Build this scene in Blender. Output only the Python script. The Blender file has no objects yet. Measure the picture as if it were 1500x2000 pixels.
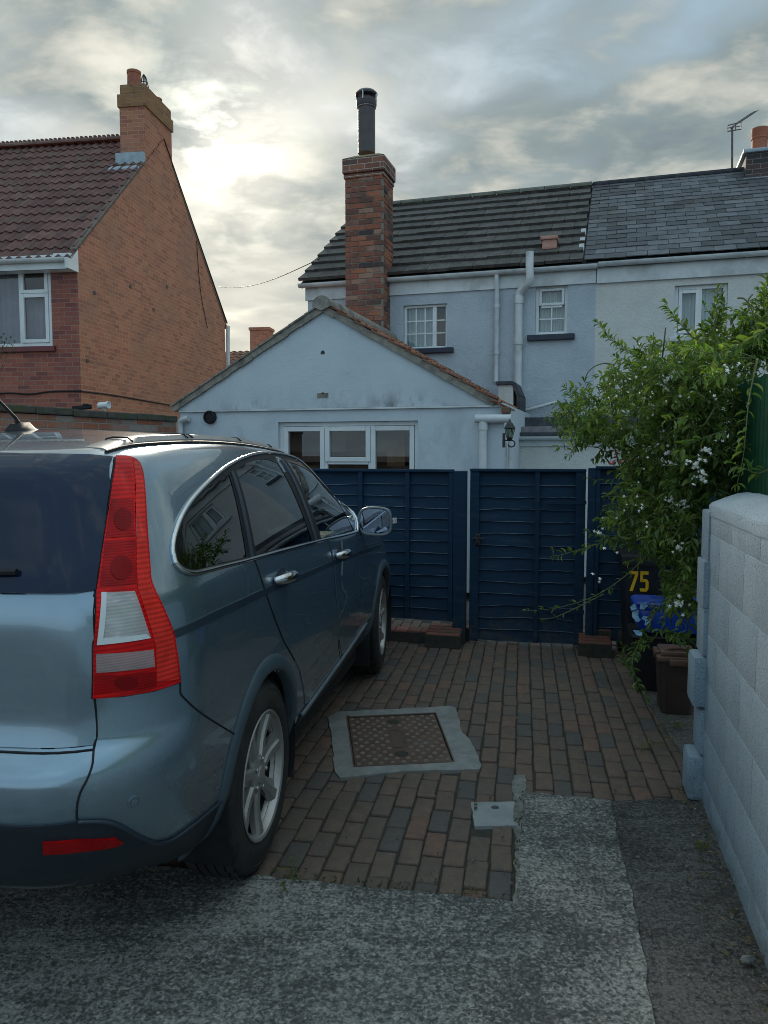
import bpy, bmesh, math, random
from mathutils import Vector, Matrix, geometry
from mathutils.bvhtree import BVHTree
random.seed(7)
R = math.radians
scn = bpy.context.scene
col = scn.collection

# ------------------------------------------------------------------ camera
F, EYE, HOR = 1500.0, 1.55, 885.0          # focal length in photo pixels, eye height, horizon row
PITCH = math.atan((1000 - HOR) / F)
cd = bpy.data.cameras.new('camera')
cam = bpy.data.objects.new('camera', cd)
col.objects.link(cam)
cam.location = (0, 0, EYE)
cam.rotation_euler = (math.pi / 2 - PITCH, 0, 0)
cd.sensor_fit = 'VERTICAL'
cd.sensor_height = 36
cd.lens = 36 * F / 2000
cd.clip_start, cd.clip_end = 0.05, 2000
scn.camera = cam
scn.view_settings.view_transform = 'Standard'
scn.view_settings.look = 'None'
scn.view_settings.exposure = 0.42
scn.view_settings.gamma = 1
scn.cycles.use_denoising = True
scn.cycles.denoising_prefilter = 'ACCURATE'
scn.cycles.filter_width = 0.95
scn.cycles.max_bounces = 8
scn.cycles.transparent_max_bounces = 16
scn.cycles.sample_clamp_indirect = 6

# ------------------------------------------------------------------ sky and sun
SUN_AZ, SUN_EL = R(-11.6), R(21.2)
SUN = Vector((math.sin(SUN_AZ) * math.cos(SUN_EL), math.cos(SUN_AZ) * math.cos(SUN_EL), math.sin(SUN_EL)))


class NT:
    """tiny helper round a node tree"""
    def __init__(s, tree):
        s.t = tree
    def n(s, typ, ins=None, **kw):
        nd = s.t.nodes.new(typ)
        for k, v in kw.items():
            setattr(nd, k, v)
        for k, v in (ins or {}).items():
            if isinstance(v, bpy.types.NodeSocket):
                s.t.links.new(v, nd.inputs[k])
            else:
                nd.inputs[k].default_value = v
        return nd
    def math(s, op, a, b=0.0, c=None, clamp=False):
        ins = {0: a, 1: b}
        if c is not None:
            ins[2] = c
        return s.n('ShaderNodeMath', ins, operation=op, use_clamp=clamp).outputs[0]
    def vmath(s, op, a, b=(0, 0, 0)):
        nd = s.n('ShaderNodeVectorMath', {0: a, 1: b}, operation=op)
        return nd.outputs['Value'] if op in ('DOT_PRODUCT', 'LENGTH') else nd.outputs[0]
    def mix(s, f, a, b, blend='MIX'):
        nd = s.n('ShaderNodeMix', data_type='RGBA', blend_type=blend)
        for i, v in ((0, f), (6, a), (7, b)):
            if isinstance(v, bpy.types.NodeSocket):
                s.t.links.new(v, nd.inputs[i])
            elif i == 0:
                nd.inputs[0].default_value = v
            else:
                nd.inputs[i].default_value = (*v, 1) if len(v) == 3 else v
        return nd.outputs[2]
    def ramp(s, f, stops, interp='LINEAR'):
        nd = s.n('ShaderNodeValToRGB', {0: f})
        cr = nd.color_ramp
        cr.interpolation = interp
        while len(cr.elements) < len(stops):
            cr.elements.new(0.5)
        for e, (p, c) in zip(cr.elements, stops):
            e.position = p
            e.color = (c, c, c, 1) if not isinstance(c, tuple) else (*c, 1)
        return nd.outputs[0]
    def noise(s, vec, scale, detail=5, rough=.55, dist=0.0):
        return s.n('ShaderNodeTexNoise', {'Vector': vec, 'Scale': scale, 'Detail': detail, 'Roughness': rough, 'Distortion': dist}).outputs[0]


def smooth(nt, x, lo, hi):
    return nt.n('ShaderNodeMapRange', {0: x, 1: lo, 2: hi}, interpolation_type='SMOOTHSTEP', clamp=True).outputs[0]


world = bpy.data.worlds.new('World')
scn.world = world
world.use_nodes = True
w = NT(world.node_tree)
w.t.nodes.clear()
tc = w.n('ShaderNodeTexCoord').outputs['Generated']
sx = w.n('ShaderNodeSeparateXYZ', {0: tc})
zz = w.math('ADD', w.math('MAXIMUM', sx.outputs[2], 0.0), 0.22)
pv = w.n('ShaderNodeCombineXYZ', {0: w.math('DIVIDE', sx.outputs[0], zz), 1: w.math('DIVIDE', sx.outputs[1], zz), 2: 0.0}).outputs[0]
big = w.noise(w.vmath('ADD', pv, (3.1, 7.7, 0)), 1.5, 3, .5, .4)
fine = w.noise(w.vmath('ADD', w.vmath('MULTIPLY', pv, (1, 1.25, 1)), (30.1, 9.7, 0)), 4.6, 10, .56, .25)
wisp = w.noise(w.vmath('ADD', pv, (31.8, 8.8, 4)), 2.3, 6, .5, .7)
dens = w.math('ADD', w.math('MULTIPLY', big, .55), w.math('MULTIPLY', fine, .45))
sund = w.math('MAXIMUM', w.vmath('DOT_PRODUCT', tc, tuple(SUN)), 0.0)
glow = w.math('POWER', sund, 170.0)
glow2 = w.math('POWER', sund, 1300.0)
wide = w.math('POWER', sund, 14.0)
sky = w.n('ShaderNodeTexSky', sky_type='NISHITA', sun_disc=False, sun_elevation=SUN_EL, sun_rotation=SUN_AZ,
          air_density=1.2, dust_density=1.5, ozone_density=1.5).outputs[0]
clear = w.mix(.75, sky, (2.5, 3.6, 4.2))
low = w.math('SUBTRACT', 1.0, smooth(w, sx.outputs[2], .02, .42))     # the far, thin and pale cloud near the horizon
pale = w.math('MULTIPLY', w.math('POWER', low, 1.6), .55)
shade = w.math('ADD', w.math('MULTIPLY', wisp, .85), w.math('MULTIPLY', fine, 1.25))
shade = w.math('SUBTRACT', shade, .55)
shade = w.math('ADD', shade, w.math('MULTIPLY', wide, .02))
shade = w.math('ADD', shade, w.math('MULTIPLY', low, .13))
shade = w.math('SUBTRACT', shade, w.math('MULTIPLY', smooth(w, sx.outputs[2], .38, .62), .10))
cloud = w.ramp(shade, [(.28, (1.45, 1.9, 2.05)), (.46, (2.2, 2.65, 2.7)), (.60, (3.7, 3.9, 3.6)), (.80, (5.7, 5.6, 4.95))])
cloud = w.mix(pale, cloud, (5.6, 5.45, 4.75))
cover = smooth(w, dens, .30, .56)
skyc = w.mix(cover, clear, cloud)
thin = w.ramp(fine, [(.42, .02), (.57, 1.0)])
skyc = w.mix(1.0, skyc, w.mix(w.math('MULTIPLY', glow, thin), (0, 0, 0), (4.6, 4.4, 3.6)), 'ADD')
skyc = w.mix(1.0, skyc, w.mix(w.math('MULTIPLY', glow2, w.math('ADD', thin, .08)), (0, 0, 0), (13, 12.4, 10.5)), 'ADD')
top = smooth(w, sx.outputs[2], .52, .80)                    # an overcast sky is brightest overhead
skyc = w.mix(top, skyc, w.mix(1.0, skyc, (2.15, 2.2, 2.25), 'MULTIPLY'))
behind = smooth(w, w.math('MULTIPLY', sx.outputs[1], -1.0), -.2, .8)  # the half of the sky away from the sun has the blue gaps
skyc = w.mix(behind, skyc, w.mix(.68, w.mix(1.0, skyc, (1.25, 1.42, 1.5), 'MULTIPLY'), (3.9, 5.4, 6.8)))
bg = w.n('ShaderNodeBackground', {0: skyc, 1: 0.1})
w.n('ShaderNodeOutputWorld', {0: bg.outputs[0]})

sl = bpy.data.lights.new('sun', 'SUN')
sl.energy = 4.4
sl.angle = R(12)
sl.color = (1, .9, .74)
sun = bpy.data.objects.new('sun', sl)
col.objects.link(sun)
sun.rotation_euler = (-SUN).to_track_quat('-Z', 'Y').to_euler()
sun.location = (-4, 12, 9)

# ------------------------------------------------------------------ survey: photo pixel -> place in the world
CP, SP = math.cos(PITCH), math.sin(PITCH)


def ray(x, y):
    a, b = (x - 750) / F, (1000 - y) / F
    return Vector((a, CP + b * SP, -SP + b * CP))


def G(x, y, z=0.0):
    r = ray(x, y)
    return Vector((0, 0, EYE)) + r * ((z - EYE) / r.z)


def D(x, y, depth):
    r = ray(x, y)
    return Vector((0, 0, EYE)) + r * (depth / r.y)


class Plane:
    """a wall plane: u runs along it, off goes into it (away from the viewer), z is height"""
    def __init__(s, P, deg):
        a = R(deg)
        s.P = Vector((P[0], P[1], 0))
        s.d = Vector((math.cos(a), math.sin(a), 0))
        s.n = Vector((-math.sin(a), math.cos(a), 0))
    def at(s, u, z, off=0.0):
        return s.P + s.d * u + s.n * off + Vector((0, 0, z))
    def px(s, x, y, off=0.0):
        r = ray(x, y)
        o = Vector((0, 0, EYE)) - s.P - s.n * off
        t = -(o.dot(s.n)) / r.dot(s.n)
        h = o + r * t
        return h.dot(s.d), h.z
    def u(s, x, y, off=0.0):
        return s.px(x, y, off)[0]
    def z(s, x, y, off=0.0):
        return s.px(x, y, off)[1]


# ------------------------------------------------------------------ objects
def root_of(o):
    while o.parent:
        o = o.parent
    return o


def tag(o, label=None, cat=None, group=None, kind=None):
    for k, v in (('label', label), ('category', cat), ('group', group), ('kind', kind)):
        if v:
            o[k] = v
    return o


def thing(name, loc, label, cat, group=None, rotz=0.0):
    o = bpy.data.objects.new(name, None)
    o.empty_display_size = .1
    col.objects.link(o)
    o.location = loc
    o.rotation_euler = (0, 0, rotz)
    bpy.context.view_layer.update()
    return tag(o, label, cat, group)


def copy_tree(o, parent=None):
    c = o.copy()
    col.objects.link(c)
    if parent:
        c.parent = parent
    for ch in [x for x in bpy.data.objects if x.parent == o]:
        copy_tree(ch, c)
    return c


def catmull(P, n=6, closed=False):
    P = [Vector(p) for p in P]
    out = []
    m = len(P)
    for i in range(m if closed else m - 1):
        if closed:
            a, b, c, d = P[i - 1], P[i], P[(i + 1) % m], P[(i + 2) % m]
        else:
            a, b, c, d = P[max(i - 1, 0)], P[i], P[i + 1], P[min(i + 2, m - 1)]
        for k in range(n):
            t = k / n
            out.append(.5 * (2 * b + (c - a) * t + (2 * a - 5 * b + 4 * c - d) * t * t + (3 * b - a - 3 * c + d) * t ** 3))
    if not closed:
        out.append(P[-1])
    return out


class MB:
    """collects shapes, then links them as ONE mesh object with a box-projected UV map in metres"""
    def __init__(s):
        s.v, s.f, s.m = [], [], []
        s.mi = 0
    def add(s, vs, fs):
        o = len(s.v)
        s.v += [Vector(v) for v in vs]
        s.f += [tuple(o + i for i in f) for f in fs]
        s.m += [s.mi] * len(fs)
        return s
    def quad(s, *p):
        return s.add(p, [tuple(range(len(p)))])
    def hexa(s, a):
        """8 corners: bottom loop 0-3, top loop 4-7"""
        return s.add(a, [(3, 2, 1, 0), (4, 5, 6, 7), (0, 1, 5, 4), (1, 2, 6, 5), (2, 3, 7, 6), (3, 0, 4, 7)])
    def box(s, c, size, ax=None, bev=0.0):
        """box about c with half-axes from ax (three unit vectors)"""
        X, Y, Z = ax or (Vector((1, 0, 0)), Vector((0, 1, 0)), Vector((0, 0, 1)))
        c = Vector(c)
        hx, hy, hz = (q / 2 for q in size)
        if bev <= 0:
            return s.hexa([c + X * (i * hx) + Y * (j * hy) + Z * (k * hz) for k in (-1, 1) for i, j in ((-1, -1), (1, -1), (1, 1), (-1, 1))])
        b = min(bev, hx * .9, hy * .9, hz * .9)
        bm = bmesh.new()
        bmesh.ops.create_cube(bm, size=1)
        for v in bm.verts:
            v.co = Vector((v.co.x * hx * 2, v.co.y * hy * 2, v.co.z * hz * 2))
        bmesh.ops.bevel(bm, geom=list(bm.edges), offset=b, segments=2, profile=.6, affect='EDGES')
        bm.verts.index_update()
        s.add([c + X * v.co.x + Y * v.co.y + Z * v.co.z for v in bm.verts], [tuple(v.index for v in f.verts) for f in bm.faces])
        bm.free()
        return s
    def slab(s, pl, u0, u1, z0, z1, o0, o1, bev=0.0):
        """box on a wall plane between u0..u1, z0..z1 and off o0..o1"""
        c = pl.at((u0 + u1) / 2, (z0 + z1) / 2, (o0 + o1) / 2)
        return s.box(c, (abs(u1 - u0), abs(o1 - o0), abs(z1 - z0)), (pl.d, pl.n, Vector((0, 0, 1))), bev)
    def prism(s, pts, vec):
        """closed solid: polygon pts swept by vec"""
        n = len(pts)
        pts = [Vector(p) for p in pts]
        vec = Vector(vec)
        s.add(pts + [p + vec for p in pts], [tuple(range(n))[::-1], tuple(range(n, 2 * n))] + [(i, (i + 1) % n, n + (i + 1) % n, n + i) for i in range(n)])
        return s
    def tube(s, pts, r, n=8, closed=False, cap=True, flat=None):
        pts = [Vector(p) for p in pts]
        rs = r if isinstance(r, (list, tuple)) else [r] * len(pts)
        m = len(pts)
        up = None
        rings = []
        for i, p in enumerate(pts):
            a = pts[i - 1] if (i or closed) else p
            b = pts[(i + 1) % m] if (i < m - 1 or closed) else p
            t = (b - a).normalized()
            if up is None:
                up = t.orthogonal().normalized() if flat is None else Vector(flat)
            up = (up - t * up.dot(t)).normalized()
            sd = t.cross(up)
            rings.append([p + (up * math.cos(q) + sd * math.sin(q)) * rs[i] for q in (2 * math.pi * k / n for k in range(n))])
        vs = [v for rg in rings for v in rg]
        fs = []
        for i in range(m if closed else m - 1):
            j = (i + 1) % m
            for k in range(n):
                fs.append((i * n + k, i * n + (k + 1) % n, j * n + (k + 1) % n, j * n + k))
        if cap and not closed:
            fs.append(tuple(range(n))[::-1])
            fs.append(tuple((m - 1) * n + k for k in range(n)))
        return s.add(vs, fs)
    def lathe(s, c, axis, prof, n=24, x0=None, cap=True):
        """prof: (radius, distance along axis)"""
        axis = Vector(axis).normalized()
        X = (Vector(x0) if x0 else axis.orthogonal()).normalized()
        Y = axis.cross(X)
        c = Vector(c)
        vs = [c + axis * h + (X * math.cos(q) + Y * math.sin(q)) * r for r, h in prof for q in (2 * math.pi * k / n for k in range(n))]
        fs = [(i * n + k, i * n + (k + 1) % n, (i + 1) * n + (k + 1) % n, (i + 1) * n + k) for i in range(len(prof) - 1) for k in range(n)]
        if cap:
            fs.append(tuple(range(n))[::-1])
            fs.append(tuple((len(prof) - 1) * n + k for k in range(n)))
        return s.add(vs, fs)
    def build(s, name, mat, parent=None, local=False, smooth=False, kind=None):
        me = bpy.data.meshes.new(name)
        off = Vector((0, 0, 0))
        if parent is not None and not local:
            off = root_of(parent).location
        me.from_pydata([tuple(v - off) for v in s.v], [], s.f)
        mats = mat if isinstance(mat, (list, tuple)) else [mat]
        for m in mats:
            me.materials.append(m)
        if len(mats) > 1:
            me.polygons.foreach_set('material_index', s.m)
        me.update()
        uvl = me.uv_layers.new(name='UVMap')
        buf = [0.0] * (2 * len(me.loops))
        Z = Vector((0, 0, 1))
        for p in me.polygons:
            nrm = p.normal
            U = Vector((1, 0, 0)) if abs(nrm.z) > .97 else Z.cross(nrm).normalized()
            V = nrm.cross(U)
            for li in p.loop_indices:
                q = me.vertices[me.loops[li].vertex_index].co + off
                buf[2 * li], buf[2 * li + 1] = q.dot(U), q.dot(V)
        uvl.data.foreach_set('uv', buf)
        if smooth:
            me.polygons.foreach_set('use_smooth', [True] * len(me.polygons))
            if smooth != 'all':
                me.set_sharp_from_angle(angle=R(smooth if smooth is not True else 40))
        o = bpy.data.objects.new(name, me)
        col.objects.link(o)
        if parent is not None:
            o.parent = parent
        if kind:
            o['kind'] = kind
        return o


# ------------------------------------------------------------------ materials
def newmat(name):
    m = bpy.data.materials.new(name)
    m.use_nodes = True
    m.node_tree.nodes.clear()
    return m, NT(m.node_tree)


def finish(nt, bsdf):
    nt.n('ShaderNodeOutputMaterial', {0: bsdf})


def pbsdf(nt, colr, rough=.6, normal=None, **kw):
    ins = {'Base Color': colr if isinstance(colr, bpy.types.NodeSocket) else (*colr, 1), 'Roughness': rough}
    if normal is not None:
        ins['Normal'] = normal
    for k, v in kw.items():
        ins[k.replace('_', ' ')] = v
    return nt.n('ShaderNodeBsdfPrincipled', ins).outputs[0]


def bump(nt, h, strength=.3, dist=.01, normal=None):
    ins = {'Height': h, 'Strength': strength, 'Distance': dist}
    if normal is not None:
        ins['Normal'] = normal
    return nt.n('ShaderNodeBump', ins).outputs[0]


def M(name, c1, c2=None, scale=6, rough=.6, bmp=0.0, bscale=80, bdist=.004, lo=.38, hi=.62, c3=None, s3=1.2, f3=.5, island=0.0, **kw):
    """plain surface: two colours mixed by a noise, a third in larger stains, fine bump"""
    m, nt = newmat(name)
    obj = nt.n('ShaderNodeNewGeometry').outputs['Position']
    if c2 is not None:
        colr = nt.mix(nt.ramp(nt.noise(obj, scale, 8, .62), [(lo, 0.0), (hi, 1.0)]), c1, c2)
    else:
        colr = nt.mix(0.0, c1, c1)
    if c3 is not None:
        colr = nt.mix(nt.math('MULTIPLY', nt.ramp(nt.noise(obj, s3, 7, .6, .4), [(.5, 0.0), (.66, 1.0)]), f3), colr, c3)
    if island:
        rnd = nt.n('ShaderNodeNewGeometry').outputs['Random Per Island']
        k = nt.math('ADD', nt.math('MULTIPLY', rnd, 2 * island), 1 - island)
        colr = nt.mix(1.0, colr, nt.n('ShaderNodeCombineColor', {0: k, 1: k, 2: k}).outputs[0], 'MULTIPLY')
    nrm = bump(nt, nt.noise(obj, bscale, 6, .6), bmp, bdist) if bmp else None
    finish(nt, pbsdf(nt, colr, rough, nrm, **kw))
    return m


def brick_mat(name, c1, c2, c3, mortar, stain=None, bw=.225, bh=.075, mw=.010, bmp=.5, stainamt=.5, stainscale=.8):
    m, nt = newmat(name)
    uv = nt.n('ShaderNodeTexCoord').outputs['UV']
    pos = nt.n('ShaderNodeNewGeometry').outputs['Position']
    uvj = nt.vmath('ADD', uv, nt.vmath('MULTIPLY', nt.vmath('SUBTRACT', nt.n('ShaderNodeTexNoise', {'Vector': uv, 'Scale': 14.0, 'Detail': 3.0}).outputs[1], (.5, .5, .5)), (.008, .006, 0)))
    kw = {'Vector': uvj, 'Scale': 1.0, 'Mortar Size': mw / 2, 'Mortar Smooth': .35, 'Bias': 0.0, 'Brick Width': bw, 'Row Height': bh}
    b1 = nt.n('ShaderNodeTexBrick', dict(kw, Color1=(*c1, 1), Color2=(*c2, 1), Mortar=(*mortar, 1)))
    # a second brick pattern, shifted by whole bricks, gives every brick another random draw
    b2 = nt.n('ShaderNodeTexBrick', dict(kw, Color1=(0, 0, 0, 1), Color2=(1, 1, 1, 1), Mortar=(0, 0, 0, 1), Vector=nt.vmath('ADD', uvj, (bw * 34, bh * 58, 0))))
    pick = nt.ramp(nt.n('ShaderNodeSeparateColor', {0: b2.outputs[0]}).outputs[0], [(.55, 0.0), (.85, .95)])
    colr = nt.mix(pick, b1.outputs[0], c3)
    colr = nt.mix(b1.outputs[1], colr, mortar)
    grain = nt.noise(pos, 55, 5, .65)
    colr = nt.mix(1.0, colr, nt.ramp(grain, [(.25, .72), (.75, 1.22)]), 'MULTIPLY')
    if stain:
        colr = nt.mix(nt.math('MULTIPLY', nt.ramp(nt.noise(pos, stainscale, 7, .62, .5), [(.48, 0.0), (.68, 1.0)]), stainamt), colr, stain)
    h = nt.math('ADD', nt.math('SUBTRACT', 1.0, b1.outputs[1]), nt.math('MULTIPLY', grain, .35))
    finish(nt, pbsdf(nt, colr, .85, bump(nt, h, bmp, .008)))
    return m


def block_paint(name, c1, c2, stain):
    m, nt = newmat(name)
    pos = nt.n('ShaderNodeNewGeometry').outputs['Position']
    colr = nt.mix(nt.ramp(nt.noise(pos, 3.2, 8, .65), [(.35, 0.0), (.65, 1.0)]), c1, c2)
    grit = nt.noise(pos, 130, 5, .72)
    pit = nt.ramp(grit, [(.37, 1.0), (.46, 0.0)])
    colr = nt.mix(nt.math('MULTIPLY', pit, .8), colr, tuple(q * .42 for q in c1))
    hi = nt.ramp(grit, [(.58, 0.0), (.70, .5)])
    colr = nt.mix(hi, colr, tuple(min(.8, q * 1.35) for q in c2))
    st = nt.noise(nt.vmath('MULTIPLY', pos, (1, 1, .4)), 2.6, 8, .68, .3)
    colr = nt.mix(nt.math('MULTIPLY', nt.ramp(st, [(.52, 0.0), (.70, 1.0)]), .4), colr, stain)
    z_ = nt.n('ShaderNodeSeparateXYZ', {0: pos}).outputs[2]
    splash = nt.math('MULTIPLY', nt.math('SUBTRACT', 1.0, smooth(nt, z_, .0, .22)), nt.ramp(nt.noise(pos, 7, 6, .65), [(.4, 0.0), (.65, .7)]))
    colr = nt.mix(splash, colr, (.10, .11, .085))
    h = nt.math('ADD', grit, nt.math('MULTIPLY', nt.noise(pos, 30, 4, .6), .5))
    finish(nt, pbsdf(nt, colr, .9, bump(nt, h, 1.0, .012)))
    return m


def stucco(name, c1, c2, stain=None, bs=55, bmp=.55, stainf=.4, dist=.012):
    m, nt = newmat(name)
    pos = nt.n('ShaderNodeNewGeometry').outputs['Position']
    n1 = nt.noise(pos, 2.2, 8, .6)
    colr = nt.mix(nt.ramp(n1, [(.35, 0.0), (.65, 1.0)]), c1, c2)
    pit = nt.noise(pos, bs * 2.2, 4, .6)
    colr = nt.mix(nt.ramp(pit, [(.30, .35), (.42, 0.0)]), colr, tuple(q * .45 for q in c1))
    if stain:
        st = nt.noise(nt.vmath('MULTIPLY', pos, (1, 1, .45)), 1.7, 8, .68, .3)
        colr = nt.mix(nt.math('MULTIPLY', nt.ramp(st, [(.53, 0.0), (.72, 1.0)]), stainf), colr, stain)
    h = nt.math('ADD', nt.noise(pos, bs, 6, .65), nt.math('MULTIPLY', nt.noise(pos, bs * .22, 3, .5), .9))
    finish(nt, pbsdf(nt, colr, .82, bump(nt, h, bmp, dist)))
    return m


def glass(name, tint=(.6, .65, .66), rough=.0, ior=1.5, gain=1.0):
    m, nt = newmat(name)
    f0 = ((ior - 1) / (ior + 1)) ** 2                           # Schlick, the same from both sides of the thin sheet
    face = nt.n('ShaderNodeLayerWeight', {'Blend': .5}).outputs['Facing']
    fr = nt.math('ADD', nt.math('MULTIPLY', nt.math('POWER', face, 5.0), 1 - f0), f0 * 1.6)
    fr = nt.math('MULTIPLY', fr, gain, clamp=True)
    t = nt.n('ShaderNodeBsdfTransparent', {0: (*tint, 1)}).outputs[0]
    g = nt.n('ShaderNodeBsdfGlossy', {0: (1, 1, 1, 1), 'Roughness': rough}).outputs[0]
    finish(nt, nt.n('ShaderNodeMixShader', {0: fr, 1: t, 2: g}).outputs[0])
    return m


MT = {}
MT['plastic_white'] = M('white_upvc', (.62, .68, .70), (.70, .75, .76), 3, .35, c3=(.36, .38, .36), s3=2.5, f3=.3)
MT['gutter_white'] = M('white_gutter', (.50, .56, .58), (.62, .67, .68), 3, .4, c3=(.22, .22, .2), s3=2.5, f3=.45)
MT['stucco_blue'] = stucco('pale_blue_render', (.39, .46, .515), (.45, .52, .57), (.22, .26, .29), 34, .9, .45)
MT['stucco_blue_smooth'] = stucco('pale_blue_smooth_render', (.47, .55, .61), (.52, .60, .65), (.22, .26, .28), 60, .3, .5)


def gable_mat(zl):
    """the smooth render of the gable with the algae smudges that follow its ledge"""
    m, nt = newmat('stained_gable_render')
    pos = nt.n('ShaderNodeNewGeometry').outputs['Position']
    colr = nt.mix(nt.ramp(nt.noise(pos, 2.2, 8, .6), [(.35, 0.0), (.65, 1.0)]), (.47, .55, .61), (.52, .60, .65))
    z_ = nt.n('ShaderNodeSeparateXYZ', {0: pos}).outputs[2]
    band = nt.math('SUBTRACT', 1.0, smooth(nt, z_, zl, zl + .30))
    st = nt.ramp(nt.noise(nt.vmath('MULTIPLY', pos, (1, 1, .5)), 5.5, 9, .7), [(.42, 0.0), (.62, 1.0)])
    broad = nt.ramp(nt.noise(pos, 1.1, 3, .5), [(.40, 0.0), (.60, 1.0)])
    f = nt.math('MULTIPLY', nt.math('MULTIPLY', band, st), nt.math('ADD', nt.math('MULTIPLY', broad, .75), .15), clamp=True)
    colr = nt.mix(f, colr, (.10, .115, .11))
    wash = nt.math('MULTIPLY', nt.math('MULTIPLY', band, nt.ramp(nt.noise(pos, 3.1, 5, .6), [(.5, 0.0), (.65, 1.0)])), .45)
    colr = nt.mix(wash, colr, (.56, .60, .62))
    spots = nt.ramp(nt.noise(pos, 9, 4, .6), [(.70, 0.0), (.76, .5)])
    colr = nt.mix(spots, colr, (.2, .24, .26))
    h = nt.math('ADD', nt.noise(pos, 60, 6, .65), nt.math('MULTIPLY', nt.noise(pos, 12, 3, .5), .9))
    finish(nt, pbsdf(nt, colr, .82, bump(nt, h, .35, .012)))
    return m


MT['stucco_white'] = stucco('grey_white_render', (.53, .555, .54), (.60, .62, .60), (.37, .38, .36), 30, .9, .35)
MT['brick_orange'] = brick_mat('orange_brick', (.39, .150, .088), (.46, .198, .116), (.31, .122, .080), (.44, .31, .21), (.30, .17, .12), stainamt=.6)
MT['brick_front'] = brick_mat('red_brick', (.27, .085, .06), (.36, .12, .08), (.19, .06, .055), (.30, .22, .18), (.15, .08, .08), stainamt=.5)
MT['brick_stack'] = brick_mat('weathered_chimney_brick', (.28, .115, .072), (.16, .070, .055), (.06, .047, .05), (.42, .36, .30), (.16, .12, .09), mw=.014, bmp=.9, stainamt=.55, stainscale=2.2)
MT['brick_dark'] = brick_mat('sooty_brick', (.060, .045, .045), (.045, .042, .048), (.10, .055, .048), (.20, .195, .19), (.05, .05, .05), mw=.014, bmp=.8)
MT['brick_garden'] = brick_mat('garden_brick', (.40, .14, .075), (.30, .12, .075), (.30, .26, .23), (.30, .27, .24), (.26, .24, .22), mw=.016, bmp=.9, stainamt=.6, stainscale=2.6)
MT['lead'] = M('lead_flashing', (.26, .34, .40), (.36, .44, .48), 9, .45, .2, 30)
MT['cement'] = M('cement_mortar', (.20, .19, .165), (.30, .28, .24), 14, .9, .7, 60, c3=(.09, .09, .075), s3=5, f3=.7)
MT['lichen_cap'] = M('lichened_cap', (.20, .14, .075), (.30, .20, .09), 10, .9, .7, 50, c3=(.12, .10, .07), s3=5, f3=.7)
MT['tile_brown'] = M('brown_roof_tile', (.095, .040, .036), (.140, .060, .050), 5, .75, .35, 90, c3=(.15, .12, .08), s3=3.5, f3=.5, island=.25)
MT['tile_terracotta'] = M('terracotta_tile', (.25, .10, .058), (.18, .08, .052), 7, .85, .5, 70, c3=(.14, .12, .09), s3=6, f3=.7, island=.25)
MT['tile_grey'] = M('grey_concrete_tile', (.052, .050, .048), (.080, .076, .072), 9, .85, .6, 70, c3=(.19, .18, .15), s3=11, f3=.35, island=.2)
MT['slate'] = M('slate', (.075, .082, .095), (.105, .112, .122), 6, .8, .4, 50, c3=(.055, .055, .05), s3=1.6, f3=.7, island=.45)
MT['terracotta_pot'] = M('terracotta_pot', (.30, .10, .06), (.38, .14, .08), 8, .8, .3, 60, c3=(.08, .06, .05), s3=5, f3=.6)
MT['metal_dark'] = M('dark_flue_metal', (.055, .050, .055), (.075, .068, .070), 8, .5, metallic=.3) if False else M('dark_flue_metal', (.055, .050, .055), (.075, .068, .070), 8, .5)
MT['steel'] = M('dull_steel', (.35, .36, .37), (.45, .46, .47), 12, .35, Metallic=.9)
MT['black'] = M('black_plastic', (.010, .011, .013), (.016, .017, .019), 6, .6, Specular_IOR_Level=.3)
MT['iron_black'] = M('black_iron', (.012, .012, .013), (.02, .02, .02), 20, .4, .3, 90)
MT['sill_dark'] = M('dark_painted_sill', (.012, .022, .045), (.02, .032, .055), 6, .5, .2, 60)
MT['sill_red'] = M('dark_red_sill', (.11, .02, .025), (.15, .03, .03), 6, .45, .1, 60)
MT['felt'] = M('grey_roof_felt', (.20, .19, .21), (.27, .26, .27), 12, .9, .6, 120)
MT['felt_dark'] = M('dark_felt', (.035, .042, .055), (.06, .065, .075), 10, .85, .5, 90, c3=(.10, .10, .10), s3=6, f3=.6)
MT['brick_lichen'] = brick_mat('lichened_cap_brick', (.26, .13, .06), (.32, .17, .07), (.20, .10, .055), (.30, .22, .14), (.22, .145, .065), stainamt=.7, stainscale=2.5)
MT['glass'] = glass('window_glass', (.72, .77, .76), 0, 1.5, 1.1)
MT['curtain'] = M('pale_curtain', (.55, .66, .68), (.64, .73, .74), 2, .9)
MT['aerial_metal'] = M('weathered_aerial_metal', (.09, .085, .08), (.13, .12, .115), 12, .6)
MT['curtain_brown'] = M('brown_curtain', (.20, .11, .08), (.26, .15, .11), 3, .9)
MT['curtain_grey'] = M('grey_curtain', (.24, .23, .30), (.31, .29, .36), 3, .9)
MT['room'] = M('room_wall', (.58, .53, .42), (.66, .61, .50), 2, .9)
MT['room_wood'] = M('room_wood', (.10, .045, .025), (.16, .07, .035), 6, .6)

# ================================================================== GROUND
def ground_poly(name, pts, z, mat, thick=0.05, parent=None, kind='structure'):
    b = MB()
    b.prism([Vector((p[0], p[1], z - thick)) for p in pts], (0, 0, thick))
    return b.build(name, mat, parent, kind=kind)


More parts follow.
